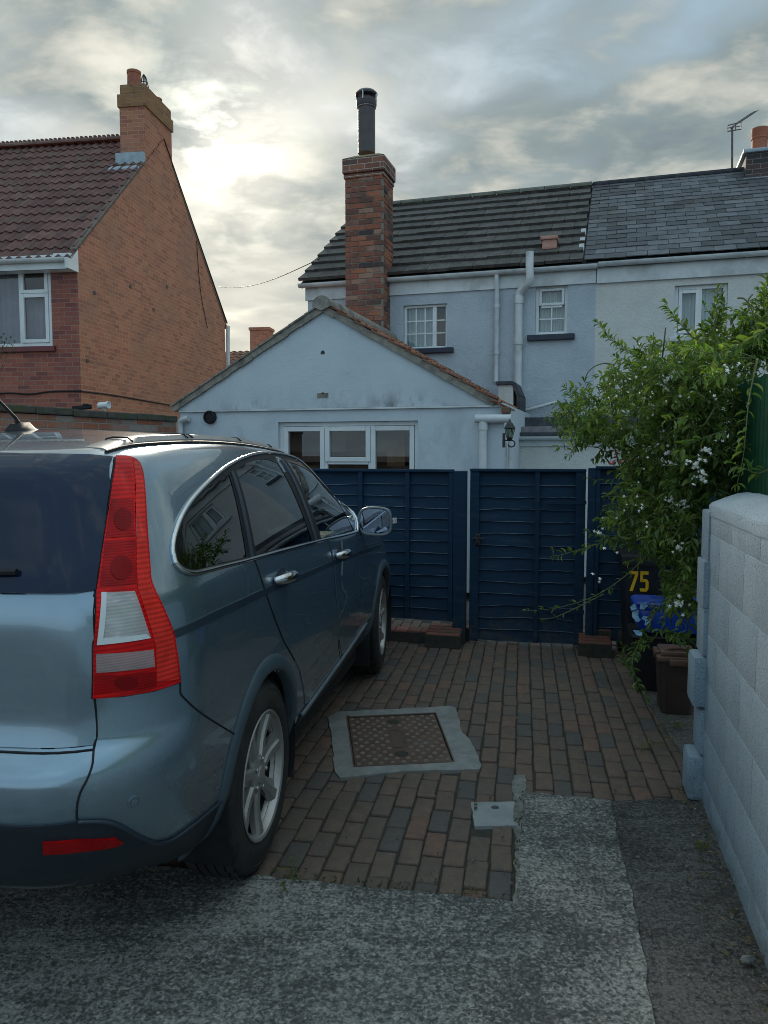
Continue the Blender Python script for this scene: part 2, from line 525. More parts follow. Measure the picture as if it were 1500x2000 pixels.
def concrete_mat(name, light, dark, warm, cscale=1.0):
    m, nt = newmat(name)
    pos = nt.n('ShaderNodeNewGeometry').outputs['Position']
    patch = nt.noise(pos, 1.6, 6, .6, .4)
    grit = nt.noise(nt.vmath('MULTIPLY', pos, (1, 1.0, 1)), 42 * cscale, 6, .72)
    swept = nt.noise(nt.vmath('MULTIPLY', pos, (.35, 2.4, 1)), 9, 6, .65, .6)     # broom lines across the slab
    mid = nt.noise(pos, 15, 6, .65)
    f = nt.math('ADD', nt.math('MULTIPLY', grit, .55), nt.math('ADD', nt.math('MULTIPLY', patch, .85), -.15))
    f = nt.math('ADD', f, nt.math('MULTIPLY', swept, .42))
    f = nt.math('ADD', f, nt.math('MULTIPLY', mid, .18))
    spk = nt.noise(pos, 72 * cscale, 5, .72, .5)
    thr = nt.math('ADD', spk, nt.math('MULTIPLY', nt.math('SUBTRACT', f, .80), .62))
    k = nt.ramp(thr, [(.43, 0.0), (.53, .34), (.63, 1.0)])
    colr = nt.mix(k, dark, light)
    crumb = nt.n('ShaderNodeTexVoronoi', {'Vector': pos, 'Scale': 85.0 * cscale}).outputs['Distance']
    colr = nt.mix(1.0, colr, nt.ramp(crumb, [(.0, 1.25), (.6, .72)]), 'MULTIPLY')
    colr = nt.mix(nt.ramp(nt.noise(pos, .9, 5, .6), [(.5, 0.0), (.7, .3)]), colr, warm)
    h = nt.math('ADD', nt.math('ADD', grit, spk), nt.math('MULTIPLY', swept, .6))
    finish(nt, pbsdf(nt, colr, .9, bump(nt, h, .9, .012)))
    return m


MT['concrete'] = concrete_mat('worn_concrete', (.44, .435, .40), (.090, .092, .086), (.22, .215, .185))
MT['asphalt'] = concrete_mat('worn_tarmac', (.20, .19, .175), (.046, .045, .043), (.13, .118, .10), 1.2)
MT['slab_grey'] = M('grey_slab', (.22, .245, .25), (.29, .31, .31), 8, .85, .4, 90, c3=(.2, .2, .19), s3=4, f3=.6)
MT['mortar_pale'] = M('pale_mortar', (.24, .24, .22), (.12, .12, .115), 16, .9, .8, 70, c3=(.07, .08, .06), s3=7, f3=.8)
MT['joint_sand'] = M('joint_sand', (.030, .028, .024), (.050, .045, .036), 30, .95, .6, 120, c3=(.035, .05, .02), s3=5, f3=.7)


def paver_mat():
    m, nt = newmat('block_pavers')
    geo = nt.n('ShaderNodeNewGeometry')
    pos, rnd = geo.outputs['Position'], geo.outputs['Random Per Island']
    colr = nt.ramp(rnd, [(0, (.158, .104, .074)), (.2, (.180, .112, .076)), (.40, (.140, .100, .076)), (.62, (.108, .090, .080)), (.72, (.166, .112, .080)), (.87, (.205, .110, .074)), (.95, (.098, .088, .082))], 'CONSTANT')
    colr = nt.mix(nt.ramp(nt.noise(pos, 22, 6, .7), [(.35, 0.0), (.7, .75)]), colr, (.075, .068, .060))
    g = nt.noise(pos, 260, 3, .6)
    colr = nt.mix(1.0, colr, nt.ramp(g, [(.3, .6), (.7, 1.35)]), 'MULTIPLY')
    colr = nt.mix(nt.ramp(nt.noise(pos, 2.1, 7, .65, .5), [(.52, 0.0), (.75, .5)]), colr, (.05, .055, .045))
    h = nt.math('ADD', nt.noise(pos, 120, 5, .7), nt.math('MULTIPLY', nt.noise(pos, 26, 4, .6), 1.2))
    finish(nt, pbsdf(nt, colr, .78, bump(nt, h, .6, .006)))
    return m


MT['paver'] = paver_mat()

gb = MB()
gb.quad((-300, -300, -.09), (300, -300, -.09), (300, 300, -.09), (-300, 300, -.09))
gb.build('ground', MT['asphalt'], kind='structure')

WB0, WB1 = G(1370, 1566), G(1492, 1880)                    # foot of the block wall: far end, nearer point
wdir = (WB1 - WB0).normalized()                             # towards the camera
wn = Vector((-wdir.y, wdir.x, 0))                           # out of the back of the wall (to the right)
if wn.x < 0:
    wn = -wn
wall_near = WB0 + wdir * 6.5

jl, jr = G(515, 1716), G(1004, 1766)                        # near edge of the block paving
jdir = (jr - jl).normalized()
JL = jl - jdir * 3.6
c1, c2, c3 = G(1014, 1560), G(1030, 1551), G(1192, 1567)
a0 = G(1272, 1965)
a1 = a0 + (a0 - c3).normalized() * 4.2
apron = [JL, jr + jdir * .012, G(1018, 1640), c1 + Vector((.01, -.03, 0)), c2, c3, G(1222, 1700), G(1246, 1800), a0, a1, Vector((-4.6, -3.6, 0))]


def rough_edge(pts, step=.07, amp=.008, skip=()):
    out = []
    n = len(pts)
    for i in range(n):
        a, b = Vector(pts[i]), Vector(pts[(i + 1) % n])
        L = (b - a).length
        k = max(1, int(L / step)) if i not in skip else 1
        nn = Vector((-(b - a).y, (b - a).x, 0)).normalized()
        for q in range(k):
            p = a + (b - a) * (q / k)
            out.append(p + nn * (random.uniform(-amp, amp) if q else 0))
    return out


ground_poly('concrete_apron', rough_edge(apron, skip=(9, 10)), .010, MT['concrete'], .09)
strip = [c3 - Vector((.04, 0, 0)), G(1222, 1700) - Vector((.04, 0, 0)), G(1246, 1800) - Vector((.04, 0, 0)), a0 - Vector((.04, 0, 0)), a1 - Vector((.04, 0, 0)), wall_near + wn * .1, WB0 + wn * .1, WB0 - wn * .18 + wdir * .02]
ground_poly('tarmac_strip', strip[::-1], .004, MT['asphalt'], .07)

FD = -13.0                                                  # bearing of the lap fence
fence_pl = Plane(G(915, 1255), FD)
back_l = fence_pl.at(-4.2, 0, .9)
back_r = fence_pl.at(2.2, 0, .9)
bed = [JL + Vector((-.6, 0, 0)), jr, c2, c3, WB0 + wn * .2, back_r, back_l]
ground_poly('paving_bed', bed, -.012, MT['joint_sand'], .05)

mh_out = [G(*p) for p in [(641, 1402), (660, 1392), (878, 1381), (890, 1384), (902, 1432), (918, 1447), (941, 1497), (936, 1505), (800, 1508), (664, 1521), (655, 1510)]]
mh_in = [G(676, 1402), G(852, 1394), G(889, 1491), G(690, 1501)]
sq = [G(920, 1568), G(1014, 1566), G(1017, 1614), G(927, 1615)]
sidestrip = [G(1003, 1766), G(1024, 1766), G(1019, 1640), G(1016, 1610), G(1027, 1552), G(1026, 1514), G(1003, 1516), G(1001, 1560), G(1008, 1640)]


def inside(p, poly):
    c = False
    n = len(poly)
    for i in range(n):
        a, b = poly[i], poly[i - 1]
        if (a.y > p.y) != (b.y > p.y) and p.x < (b.x - a.x) * (p.y - a.y) / (b.y - a.y) + a.x:
            c = not c
    return c


# the block paving: real blocks, 200 x 100, in staggered columns running up to the gate
pang = R(10.2)
pd, pc = Vector((math.sin(pang), math.cos(pang), 0)), Vector((math.cos(pang), -math.sin(pang), 0))
p0 = G(1004, 1766) - pc * .006
PW, PL = .0880, .1925
region = [JL + Vector((-.5, 0, 0)), jr + pd * .0, c2, c3, WB0 + wn * .05, fence_pl.at(2.0, 0, .75), fence_pl.at(-4.0, 0, .75)]
pb = MB()
proto = bmesh.new()
bmesh.ops.create_cube(proto, size=1)
for v in proto.verts:
    v.co = Vector((v.co.x * .0815, v.co.y * .1805, v.co.z * .05))
bmesh.ops.bevel(proto, geom=[e for e in proto.edges if all(v.co.z > 0 for v in e.verts)] + [e for e in proto.edges if abs(e.verts[0].co.z - e.verts[1].co.z) > .01], offset=.0075, segments=2, profile=.55, affect='EDGES')
proto.verts.index_update()
pv_, pf_ = [v.co.copy() for v in proto.verts], [tuple(v.index for v in f.verts) for f in proto.faces]
proto.free()
near_line = (jr - jl).normalized()
for ci in range(-54, 28):
    st = random.choice((0, .5)) if False else (.5 if ci % 2 else 0.0)
    st += random.uniform(-.12, .12)
    for ri in range(-3, 28):
        c = p0 + pc * ((ci + .5) * PW) + pd * ((ri + st) * PL)
        if c.y > 7.6 or not inside(c, region):
            # let the half blocks along the near edge run under the concrete
            if not inside(c + pd * .11, region) or c.y > 4:
                continue
        if all(inside(c + pc * i + pd * j, mh_out) for i, j in ((0, 0), (.03, .06), (-.03, -.06))):
            continue
        if inside(c, sq) and inside(c + pd * .05, sq):
            continue
        a = random.gauss(0, R(1.1))
        X = pc * math.cos(a) + pd * math.sin(a)
        Y = pd * math.cos(a) - pc * math.sin(a)
        tx, ty, dz = random.gauss(0, .010), random.gauss(0, .008), random.gauss(0, .0014)
        wob = Vector((random.gauss(0, .0015), random.gauss(0, .0025), 0))
        pb.add([c + wob + X * v.x + Y * v.y + Vector((0, 0, v.z - .026 + dz + tx * v.x + ty * v.y)) for v in pv_], pf_)
pb.build('brick_paving', MT['paver'], smooth=60, kind='structure')

b = MB()
b.prism([p + Vector((0, 0, -.03)) for p in rough_edge(sidestrip, .035, .009)], (0, 0, .034))
b.build('mortar_strip', MT['mortar_pale'], kind='structure')

# the grey bed the bins stand on
ground_poly('bin_slab', [G(1213, 1262), G(1262, 1370), G(1300, 1430), G(1352, 1500), WB0 + wn * .3 - wdir * .25, fence_pl.at(1.9, 0, -.05)], .006, MT['asphalt'], .05)

# manhole cover in its concrete surround
ctr = sum(mh_in, Vector()) / 4
mh = thing('manhole_cover', ctr, 'rusty brown chequered manhole cover set in a pale concrete surround', 'manhole cover')
b = MB()
ro = rough_edge(mh_out, .05, .006)
inn = [ctr + (p - ctr) * 1.0 for p in mh_in]
# ring between outer and inner outline
outs = [Vector((p.x, p.y, .004)) for p in ro]
cdt = geometry.delaunay_2d_cdt([Vector((p.x, p.y)) for p in outs] + [Vector((p.x, p.y)) for p in inn], [], [list(range(len(outs))), list(range(len(outs), len(outs) + 4))], 0, 1e-6)
tris = []
for f in cdt[2]:
    cc = sum((cdt[0][i] for i in f), Vector((0, 0))) / len(f)
    if not inside(cc, inn) and inside(cc, outs):
        tris.append(tuple(f))
b.add([Vector((p.x, p.y, .007)) for p in cdt[0]], tris)
for i in range(len(outs)):
    p, q = outs[i], outs[(i + 1) % len(outs)]
    b.quad((p.x, p.y, -.03), (q.x, q.y, -.03), (q.x, q.y, .007), (p.x, p.y, .007))
b.build('concrete_surround', M('surround_concrete', (.19, .20, .195), (.27, .27, .255), 12, .9, .6, 80, c3=(.16, .16, .15), s3=6, f3=.8), mh)
rust = M('rusty_iron', (.110, .060, .036), (.070, .042, .030), 10, .62, .5, 130, c3=(.11, .085, .07), s3=7, f3=.7)
stud = M('worn_iron_studs', (.24, .19, .155), (.16, .12, .095), 14, .5, .3, 130)
eU = ((mh_in[1] - mh_in[0]) + (mh_in[2] - mh_in[3])) / 2
eV = ((mh_in[0] - mh_in[3]) + (mh_in[1] - mh_in[2])) / 2


def mhp(s, t, z=0.0):
    a = mh_in[3].lerp(mh_in[2], s)
    c = mh_in[0].lerp(mh_in[1], s)
    p = a.lerp(c, t)
    return Vector((p.x, p.y, z))


b = MB()
for s0, s1, t0, t1, z in ((0, 1, 0, .018, .009), (0, 1, .982, 1, .009), (0, .014, .018, .982, .009), (.986, 1, .018, .982, .009)):
    b.hexa([mhp(s0, t0, -.02), mhp(s1, t0, -.02), mhp(s1, t1, -.02), mhp(s0, t1, -.02), mhp(s0, t0, z), mhp(s1, t0, z), mhp(s1, t1, z), mhp(s0, t1, z)])
b.build('cover_frame', rust, mh)
b = MB()
b.hexa([mhp(s, t, z) for z in (-.02, .003) for s, t in ((.024, .028), (.976, .028), (.976, .972), (.024, .972))])
U, V = eU.normalized(), eV.normalized()
for i in range(17):
    for j in range(15):
        s, t = .06 + i * .055, .055 + j * .0635
        if (i + j) % 2 or (.40 < s < .60 and (.13 < t < .26 or .30 < t < .70 or .78 < t < .92)):
            continue
        c = mhp(s, t, .003)
        ang = R(45)
        q = [c + U * (math.cos(ang + k * math.pi / 2) * .019) + V * (math.sin(ang + k * math.pi / 2) * .014) for k in range(4)]
        top = [c + (p - c) * .6 + Vector((0, 0, .0065)) for p in q]
        b.mi = 1
        b.hexa([p - Vector((0, 0, .002)) for p in q] + top)
        b.mi = 0
for s0, s1, t0, t1 in ((.43, .57, .32, .34), (.43, .57, .66, .68), (.43, .445, .34, .66), (.555, .57, .34, .66)):
    b.hexa([mhp(s, t, z) for z in (.001, .0055) for s, t in ((s0, t0), (s1, t0), (s1, t1), (s0, t1))])
b.build('cover_plate', [rust, stud], mh)
for t in (.20, .85):
    b = MB()
    b.lathe(mhp(.5, t, .0032), (0, 0, 1), [(.036, 0), (.036, .001), (.001, .0012)], 20)
    b.build('key_hole', MT['joint_sand'], mh)

t = thing('access_cover', sum(sq, Vector()) / 4, 'small pale grey square plate laid in the brick paving beside the concrete', 'cover plate')
b = MB()
b.prism([Vector((p.x, p.y, -.02)) for p in rough_edge(sq, .03, .003)], (0, 0, .0235))
b.build('plate', MT['slab_grey'], t)
b = MB()
b.lathe(G(967, 1577, .004), (0, 0, 1), [(.017, 0), (.017, .001), (.012, .0014), (.011, .0006)], 18)
b.build('plug', MT['felt_dark'], t)

# ================================================================== WALL PARTS
def holed(mb, pl, u0, u1, z0, z1, holes, off=0.0, reveal=.09):
    us = sorted({u0, u1, *[h[0] for h in holes], *[h[1] for h in holes]})
    zs = sorted({z0, z1, *[h[2] for h in holes], *[h[3] for h in holes]})
    for i in range(len(us) - 1):
        for j in range(len(zs) - 1):
            cu, cz = (us[i] + us[i + 1]) / 2, (zs[j] + zs[j + 1]) / 2
            if any(h[0] < cu < h[1] and h[2] < cz < h[3] for h in holes):
                continue
            mb.quad(pl.at(us[i], zs[j], off), pl.at(us[i + 1], zs[j], off), pl.at(us[i + 1], zs[j + 1], off), pl.at(us[i], zs[j + 1], off))
    for a, c, e, g in holes:
        for p, q in (((a, e), (a, g)), ((a, g), (c, g)), ((c, g), (c, e)), ((c, e), (a, e))):
            mb.quad(pl.at(*p, off), pl.at(*q, off), pl.at(*q, off + reveal), pl.at(*p, off + reveal))


def bars(mb, pl, rect, w_, o0, o1):
    """a rectangular frame of width w_"""
    a, c, e, g = rect
    mb.slab(pl, a, a + w_, e, g, o0, o1, .006)
    mb.slab(pl, c - w_, c, e, g, o0, o1, .006)
    mb.slab(pl, a + w_, c - w_, e, e + w_, o0 + .001, o1, .006)
    mb.slab(pl, a + w_, c - w_, g - w_, g, o0 + .001, o1, .006)


def window(parent, pl, rect, lights, off, fw=.055, sash=.05, sill=None, sill_mat=None, grid=None, curtains=(), room=True, label=None, lead=False):
    """lights: list of (u0,u1,z0,z1, has_sash, (nx, nz)) in fractions of the frame opening"""
    a, c, e, g = rect
    b = MB()
    bars(b, pl, rect, fw, off, off + .06)
    iw, ih = c - a - 2 * fw, g - e - 2 * fw
    panes, sashes, gbars = [], MB(), MB()
    for l in lights:
        r = (a + fw + iw * l[0], a + fw + iw * l[1], e + fw + ih * l[2], e + fw + ih * l[3])
        m_ = .012
        if l[4]:
            bars(sashes, pl, (r[0] + .004, r[1] - .004, r[2] + .004, r[3] - .004), sash, off - .014, off + .04)
            m_ = sash
        panes.append((r[0] + m_ - .004, r[1] - m_ + .004, r[2] + m_ - .004, r[3] - m_ + .004))
        if l[5]:
            nx, nz = l[5]
            p = panes[-1]
            for k in range(1, nx):
                u = p[0] + (p[1] - p[0]) * k / nx
                gbars.slab(pl, u - .009, u + .009, p[2], p[3], off + .012, off + .034)
            for k in range(1, nz):
                z = p[2] + (p[3] - p[2]) * k / nz
                gbars.slab(pl, p[0], p[1], z - .009, z + .009, off + .013, off + .033)
    # mullions where two lights meet
    cuts_u = sorted({round(l[1], 3) for l in lights if l[1] < .999})
    for q in cuts_u:
        zz0 = min(l[2] for l in lights if abs(l[1] - q) < .002)
        zz1 = max(l[3] for l in lights if abs(l[1] - q) < .002)
        b.slab(pl, a + fw + iw * q - .03, a + fw + iw * q + .03, e + fw + ih * zz0, e + fw + ih * zz1, off + .002, off + .058, .005)
    for l in lights:
        if l[3] < .999:
            z = e + fw + ih * l[3]
            b.slab(pl, a + fw + iw * l[0] + .031, a + fw + iw * l[1] - .031, z - .028, z + .028, off + .003, off + .057, .005)
    f = b.build('window', MT['plastic_white'], parent)
    if label:
        f['label'] = label
    if sashes.v:
        sashes.build('sash', MT['plastic_white'], f)
    if gbars.v:
        gbars.build('glazing_bars', MT['plastic_white'], f)
    gl = MB()
    for p in panes:
        gl.quad(pl.at(p[0], p[2], off + .024), pl.at(p[1], p[2], off + .024), pl.at(p[1], p[3], off + .024), pl.at(p[0], p[3], off + .024))
    gl.build('pane', MT['glass'], f)
    if sill:
        s = MB()
        s.slab(pl, a - sill[0], c + sill[0], e - sill[1], e - .002, -sill[2], off + .05, .008)
        s.build('sill', sill_mat, f)
    if room:
        d = off + .07
        rb = MB()
        rb.mi = 0
        q = lambda u, z, o: pl.at(u, z, o)
        x0, x1, y0, y1, d1 = a - .25, c + .25, e - .3, g + .15, d + .75
        rb.quad(q(x0, y0, d1), q(x1, y0, d1), q(x1, y1, d1), q(x0, y1, d1))
        rb.quad(q(x0, y0, d), q(x0, y0, d1), q(x0, y1, d1), q(x0, y1, d))
        rb.quad(q(x1, y0, d), q(x1, y0, d1), q(x1, y1, d1), q(x1, y1, d))
        rb.quad(q(x0, y0, d), q(x1, y0, d), q(x1, y0, d1), q(x0, y0, d1))
        rb.quad(q(x0, y1, d), q(x1, y1, d), q(x1, y1, d1), q(x0, y1, d1))
        rb.build('room', MT['room'], f)
    for (ua, ub, za, zb, mat_, dd) in curtains:
        k = MB()
        n = max(6, int((ub - ua) * 40))
        pts = []
        for i in range(n + 1):
            s_ = i / n
            pts.append((a + (c - a) * (ua + (ub - ua) * s_), off + dd + .018 * math.sin(i * 1.9) + .008 * math.sin(i * .7)))
        for i in range(n):
            k.quad(pl.at(pts[i][0], e + (g - e) * za, pts[i][1]), pl.at(pts[i + 1][0], e + (g - e) * za, pts[i + 1][1]),
                   pl.at(pts[i + 1][0], e + (g - e) * zb, pts[i + 1][1]), pl.at(pts[i][0], e + (g - e) * zb, pts[i][1]))
        k.build('curtain', mat_, f, smooth='all')
    return f


def rect_px(pl, x0, y0, x1, y1, off=0.0):
    """u0,u1,z0,z1 of a photo rectangle (left,top,right,bottom) on the plane"""
    ua, za = pl.px(x0, y0, off)
    ub, zb = pl.px(x1, y1, off)
    return (min(ua, ub), max(ua, ub), min(za, zb), max(za, zb))


def gutter(name, pl, u0, u1, z, off, parent, mat, r=.055):
    """half-round gutter hung in front of the wall plane (off negative = towards the viewer)"""
    b = MB()
    n = 10
    for rr, flip in ((r, 0), (r - .006, 1)):
        for i in range(n):
            a, c = math.pi + math.pi * i / n, math.pi + math.pi * (i + 1) / n
            p = [pl.at(u, z + math.sin(q) * rr, off + math.cos(q) * rr) for u, q in ((u0, a), (u1, a), (u1, c), (u0, c))]
            b.quad(*(p if not flip else p[::-1]))
    for u in (u0, u1):
        b.add([pl.at(u, z, off)] + [pl.at(u, z + math.sin(math.pi + math.pi * i / n) * r, off + math.cos(math.pi + math.pi * i / n) * r) for i in range(n + 1)], [(0, i, i + 1) for i in range(1, n + 1)])
    k = max(2, int((u1 - u0) / .9))
    for i in range(k + 1):
        u = u0 + .05 + (u1 - u0 - .1) * i / k
        pts = [pl.at(u, z + math.sin(math.pi + math.pi * q / 8) * (r + .004), off + math.cos(math.pi + math.pi * q / 8) * (r + .004)) for q in range(9)]
        b.tube(pts, .006, 5)
    return b.build(name, mat, parent, smooth=50)


def tiled_roof(name, eave0, u, slope, width, length, tw, course, mat, parent, style='flat', thick=.022, jitter=.004, stagger=True, stop=None):
    """rows of tiles laid up a slope; u, slope are unit vectors; tiles are separate pieces of one mesh"""
    b = MB()
    nrm = u.cross(slope).normalized()
    if nrm.z < 0:
        nrm = -nrm
    rows = int(math.ceil(length / course))
    tilt = thick * 1.05
    for r_ in range(rows):
        s0 = r_ * course
        s1 = min(s0 + course * 1.12, length + .02)
        x = -(tw / 2 if (stagger and r_ % 2) else 0.0)
        while x < width - .01:
            x0, x1 = max(x, 0), min(x + tw, width)
            x += tw
            if x1 - x0 < .02 or (stop and stop((x0 + x1) / 2, (s0 + s1) / 2)):
                continue
            j = random.gauss(0, jitter)
            g = .003
            if style == 'flat':
                A = eave0 + u * (x0 + g) + slope * (s0 + j)
                B = eave0 + u * (x1 - g) + slope * (s0 + j + random.gauss(0, jitter * .5))
                C = eave0 + u * (x1 - g) + slope * s1
                E_ = eave0 + u * (x0 + g) + slope * s1
                h0, h1 = tilt + random.gauss(0, jitter * .35), .003
                b.hexa([A + nrm * (h0 - thick), B + nrm * (h0 - thick), C + nrm * (h1 - thick), E_ + nrm * (h1 - thick), A + nrm * h0, B + nrm * h0, C + nrm * h1, E_ + nrm * h1])
            else:
                n = 8
                vs = []
                for i in range(n + 1):
                    f_ = i / n
                    wv = (.5 - .5 * math.cos(2 * math.pi * f_)) ** 1.6 * .034
                    P = eave0 + u * (x0 + (x1 - x0) * f_)
                    vs += [P + slope * (s0 + j) + nrm * (wv + tilt - thick), P + slope * (s0 + j) + nrm * (wv + tilt), P + slope * s1 + nrm * (wv + .002)]
                fs = []
                for i in range(n):
                    o = 3 * i
                    fs += [(o, o + 3, o + 4, o + 1), (o + 1, o + 4, o + 5, o + 2)]
                b.add(vs, fs)
    return b.build(name, mat, parent)


Z = Vector((0, 0, 1))

# ================================================================== THE RENDERED COTTAGE (blue half) and its white neighbour
HB = -16.8
cot = Plane((0, 11.5), HB)                                   # front face of the cottages
uL, zE = cot.px(601, 556)
zE = (cot.z(601, 557) + cot.z(1150, 518)) / 2               # gutter height
uM = cot.u(1163, 600)
uR = cot.u(1500, 500) + 2.4
ridge_off = 2.7
zR = (cot.z(770, 398, ridge_off) + cot.z(1140, 360, ridge_off)) / 2 - .055
win1 = rect_px(cot, 788, 597, 873, 679)
win2 = rect_px(cot, 1046, 557, 1108, 652)
win3 = rect_px(cot, 1318, 558, 1419, 655)
for wn_ in ():
    pass

cottage = thing('cottage', cot.at((uL + uM) / 2, 0, 1.0), 'pale blue rendered cottage with dark grey tiled roof and a tall brick chimney stack', 'house')
b = MB()
holed(b, cot, uL, uM, 0, zE + .05, [win1, win2], 0, .10)
b.quad(cot.at(uL, 0, 0), cot.at(uL, 0, 2 * ridge_off), cot.at(uL, zE, 2 * ridge_off), cot.at(uL, zE, 0))
b.quad(cot.at(uL, zE, 0), cot.at(uL, zE, 2 * ridge_off), cot.at(uL, zR, ridge_off))
b.quad(cot.at(uL, 0, 2 * ridge_off), cot.at(uM, 0, 2 * ridge_off), cot.at(uM, zE, 2 * ridge_off), cot.at(uL, zE, 2 * ridge_off))
b.build('wall', MT['stucco_blue'], cottage)

sl_vec = (cot.at(0, zR, ridge_off) - cot.at(0, zE + .02, -.10)).normalized()
sl_len = (cot.at(0, zR, ridge_off) - cot.at(0, zE + .02, -.10)).length
uS = cot.u(1149, 440, ridge_off / 2)
b = MB()
for (u0, u1, par) in ((uL - .08, uS, cottage),):
    b.quad(cot.at(u0, zE, -.09), cot.at(u1, zE, -.09), cot.at(u1, zR - .03, ridge_off), cot.at(u0, zR - .03, ridge_off))
    b.quad(cot.at(u0, zE, 2 * ridge_off + .1), cot.at(u1, zE, 2 * ridge_off + .1), cot.at(u1, zR - .02, ridge_off), cot.at(u0, zR - .02, ridge_off))
rf = b.build('roof', MT['tile_grey'], cottage)
tiled_roof('tiles', cot.at(uL - .10, zE + .03, -.13), cot.d, sl_vec, uS - uL + .10, sl_len, .33, sl_len / 10.4, MT['tile_grey'], rf, 'flat', .045, .006)
b = MB()
k = uL - .1
while k < uS:
    L = min(.42, uS - k)
    pts = [cot.at(k + L / 2, zR + .00 + math.sin(math.pi * q / 8) * .09, ridge_off - math.cos(math.pi * q / 8) * .13) for q in range(9)]
    for i in range(8):
        P, Q = pts[i], pts[i + 1]
        b.quad(P - cot.d * (L / 2 - .004), P + cot.d * (L / 2 - .004), Q + cot.d * (L / 2 - .004), Q - cot.d * (L / 2 - .004))
    k += L
b.build('ridge_tiles', M('mossy_ridge', (.14, .15, .12), (.09, .10, .09), 8, .9, .6, 60, island=.2), rf, smooth=60)
b = MB()
b.slab(cot, uL - .03, uM, zE - .24, zE - .045, -.028, 0)
b.slab(cot, uL - .03, uM, zE - .05, zE + .0, -.05, -.03)
b.build('fascia', MT['gutter_white'], cottage)
gutter('gutter', cot, uL - .10, uM + .02, zE - .01, -.10, cottage, MT['gutter_white'])
window(cottage, cot, win1, [(0, .72, 0, 1, False, (3, 3)), (.72, 1, 0, 1, False, (1, 3))], .05, .035, .03, (.10, .075, .07), MT['sill_dark'],
       curtains=[(.02, .70, 0, 1, MT['curtain'], .09), (.70, .99, 0, 1, MT['curtain_brown'], .2)], label='small white window with a square grid of bars and a brown curtain')
window(cottage, cot, win2, [(0, 1, .60, 1, True, None), (0, 1, 0, .60, False, (2, 2))], .05, .045, .035, (.10, .08, .07), MT['sill_dark'],
       curtains=[(.0, 1, 0, 1, MT['curtain'], .09)], label='narrow white window with a fanlight over a four-pane light')
b = MB()
ux = cot.u(971, 640)
b.tube([cot.at(ux, zE - .04, -.09), cot.at(ux, zE - .16, -.09), cot.at(ux, zE - .24, -.05), cot.at(ux, cot.z(975, 746), -.05)], .033, 12)
for y in (600, 690):
    b.tube([cot.at(ux, cot.z(971, y) - .02, -.05), cot.at(ux, cot.z(971, y) + .03, -.05)], .041, 12)
b.build('downpipe', MT['gutter_white'], cottage, smooth=50)
b = MB()
uA, uB = cot.u(1035, 520, -.16), cot.u(1013, 640, -.07)
soil = catmull([cot.at(uA, cot.z(1035, 492, -.2), -.20), cot.at(uA, cot.z(1035, 520, -.2), -.20), cot.at(uA, cot.z(1034, 548, -.18), -.18), cot.at((uA + uB) / 2, cot.z(1024, 560, -.13), -.12), cot.at(uB, cot.z(1013, 575, -.07), -.075), cot.at(uB, cot.z(1013, 600, -.07), -.07)], 5)
b.tube(soil + [cot.at(uB, .5, -.07)], .054, 14)
for y in (588, 668, 785):
    b.tube([cot.at(uB, cot.z(1013, y) - .05, -.07), cot.at(uB, cot.z(1013, y) + .05, -.07)], .064, 14)
b.build('soil_pipe', MT['gutter_white'], cottage, smooth=50)
ob = sl_len * .20
c = cot.at(cot.u(1074, 470, .4), zE, -.10)
c = cot.at(cot.u(1074, 471, .35), zE + (zR - zE) * (.45 / (ridge_off + .1)), .35) + Vector((0, 0, .10))
b = MB()
b.box(c, (.20, .22, .17), (cot.d, cot.n, Z), .03)
b.box(c + cot.n * -.02 + Z * .07, (.24, .24, .05), (cot.d, cot.n, Z), .015)
b.build('roof_vent', M('pink_vent', (.42, .22, .17), (.5, .28, .22), 9, .8), cottage)
# white slipped edge pieces at the joint of the two roofs
b = MB()
for y in (455, 483, 507):
    fz = (cot.z(1146, y, .8) - zE) / (zR - zE)
    o_ = .25 if y > 500 else (.45 if y > 470 else .75)
    b = MB()
    b.box(cot.at(uS - .04, zE + (zR - zE) * (o_ + .1) / (ridge_off + .1) + .075, o_), (.07, .02, .10), (cot.d, cot.n, Z))
    b.build('verge_clip', MT['plastic_white'], cottage)
# brick stack in front of the wall
cf = -.36
uc0, uc1 = cot.u(674, 560, cf), cot.u(748, 560, cf)
zc0, zc1 = cot.z(710, 650, cf) - 1.2, cot.z(715, 336, cf)
zc2 = cot.z(715, 306, cf)
def stack_brick_mat():
    m, nt = newmat('old_stack_brick')
    geo = nt.n('ShaderNodeNewGeometry')
    pos = geo.outputs['Position']
    colr = nt.ramp(geo.outputs['Random Per Island'], [(0, (.30, .105, .062)), (.22, (.22, .085, .058)), (.42, (.36, .135, .075)), (.56, (.150, .070, .055)), (.70, (.27, .12, .085)), (.82, (.060, .046, .050)), (.92, (.33, .19, .14))], 'CONSTANT')
    soot = nt.ramp(nt.noise(pos, 3.1, 7, .65, .4), [(.46, 0.0), (.66, .8)])
    colr = nt.mix(soot, colr, (.075, .060, .055))
    pale = nt.ramp(nt.noise(pos, 24, 6, .7), [(.58, 0.0), (.70, .5)])
    colr = nt.mix(pale, colr, (.36, .29, .24))
    h = nt.noise(pos, 60, 5, .7)
    finish(nt, pbsdf(nt, colr, .9, bump(nt, h, .8, .008)))
    return m


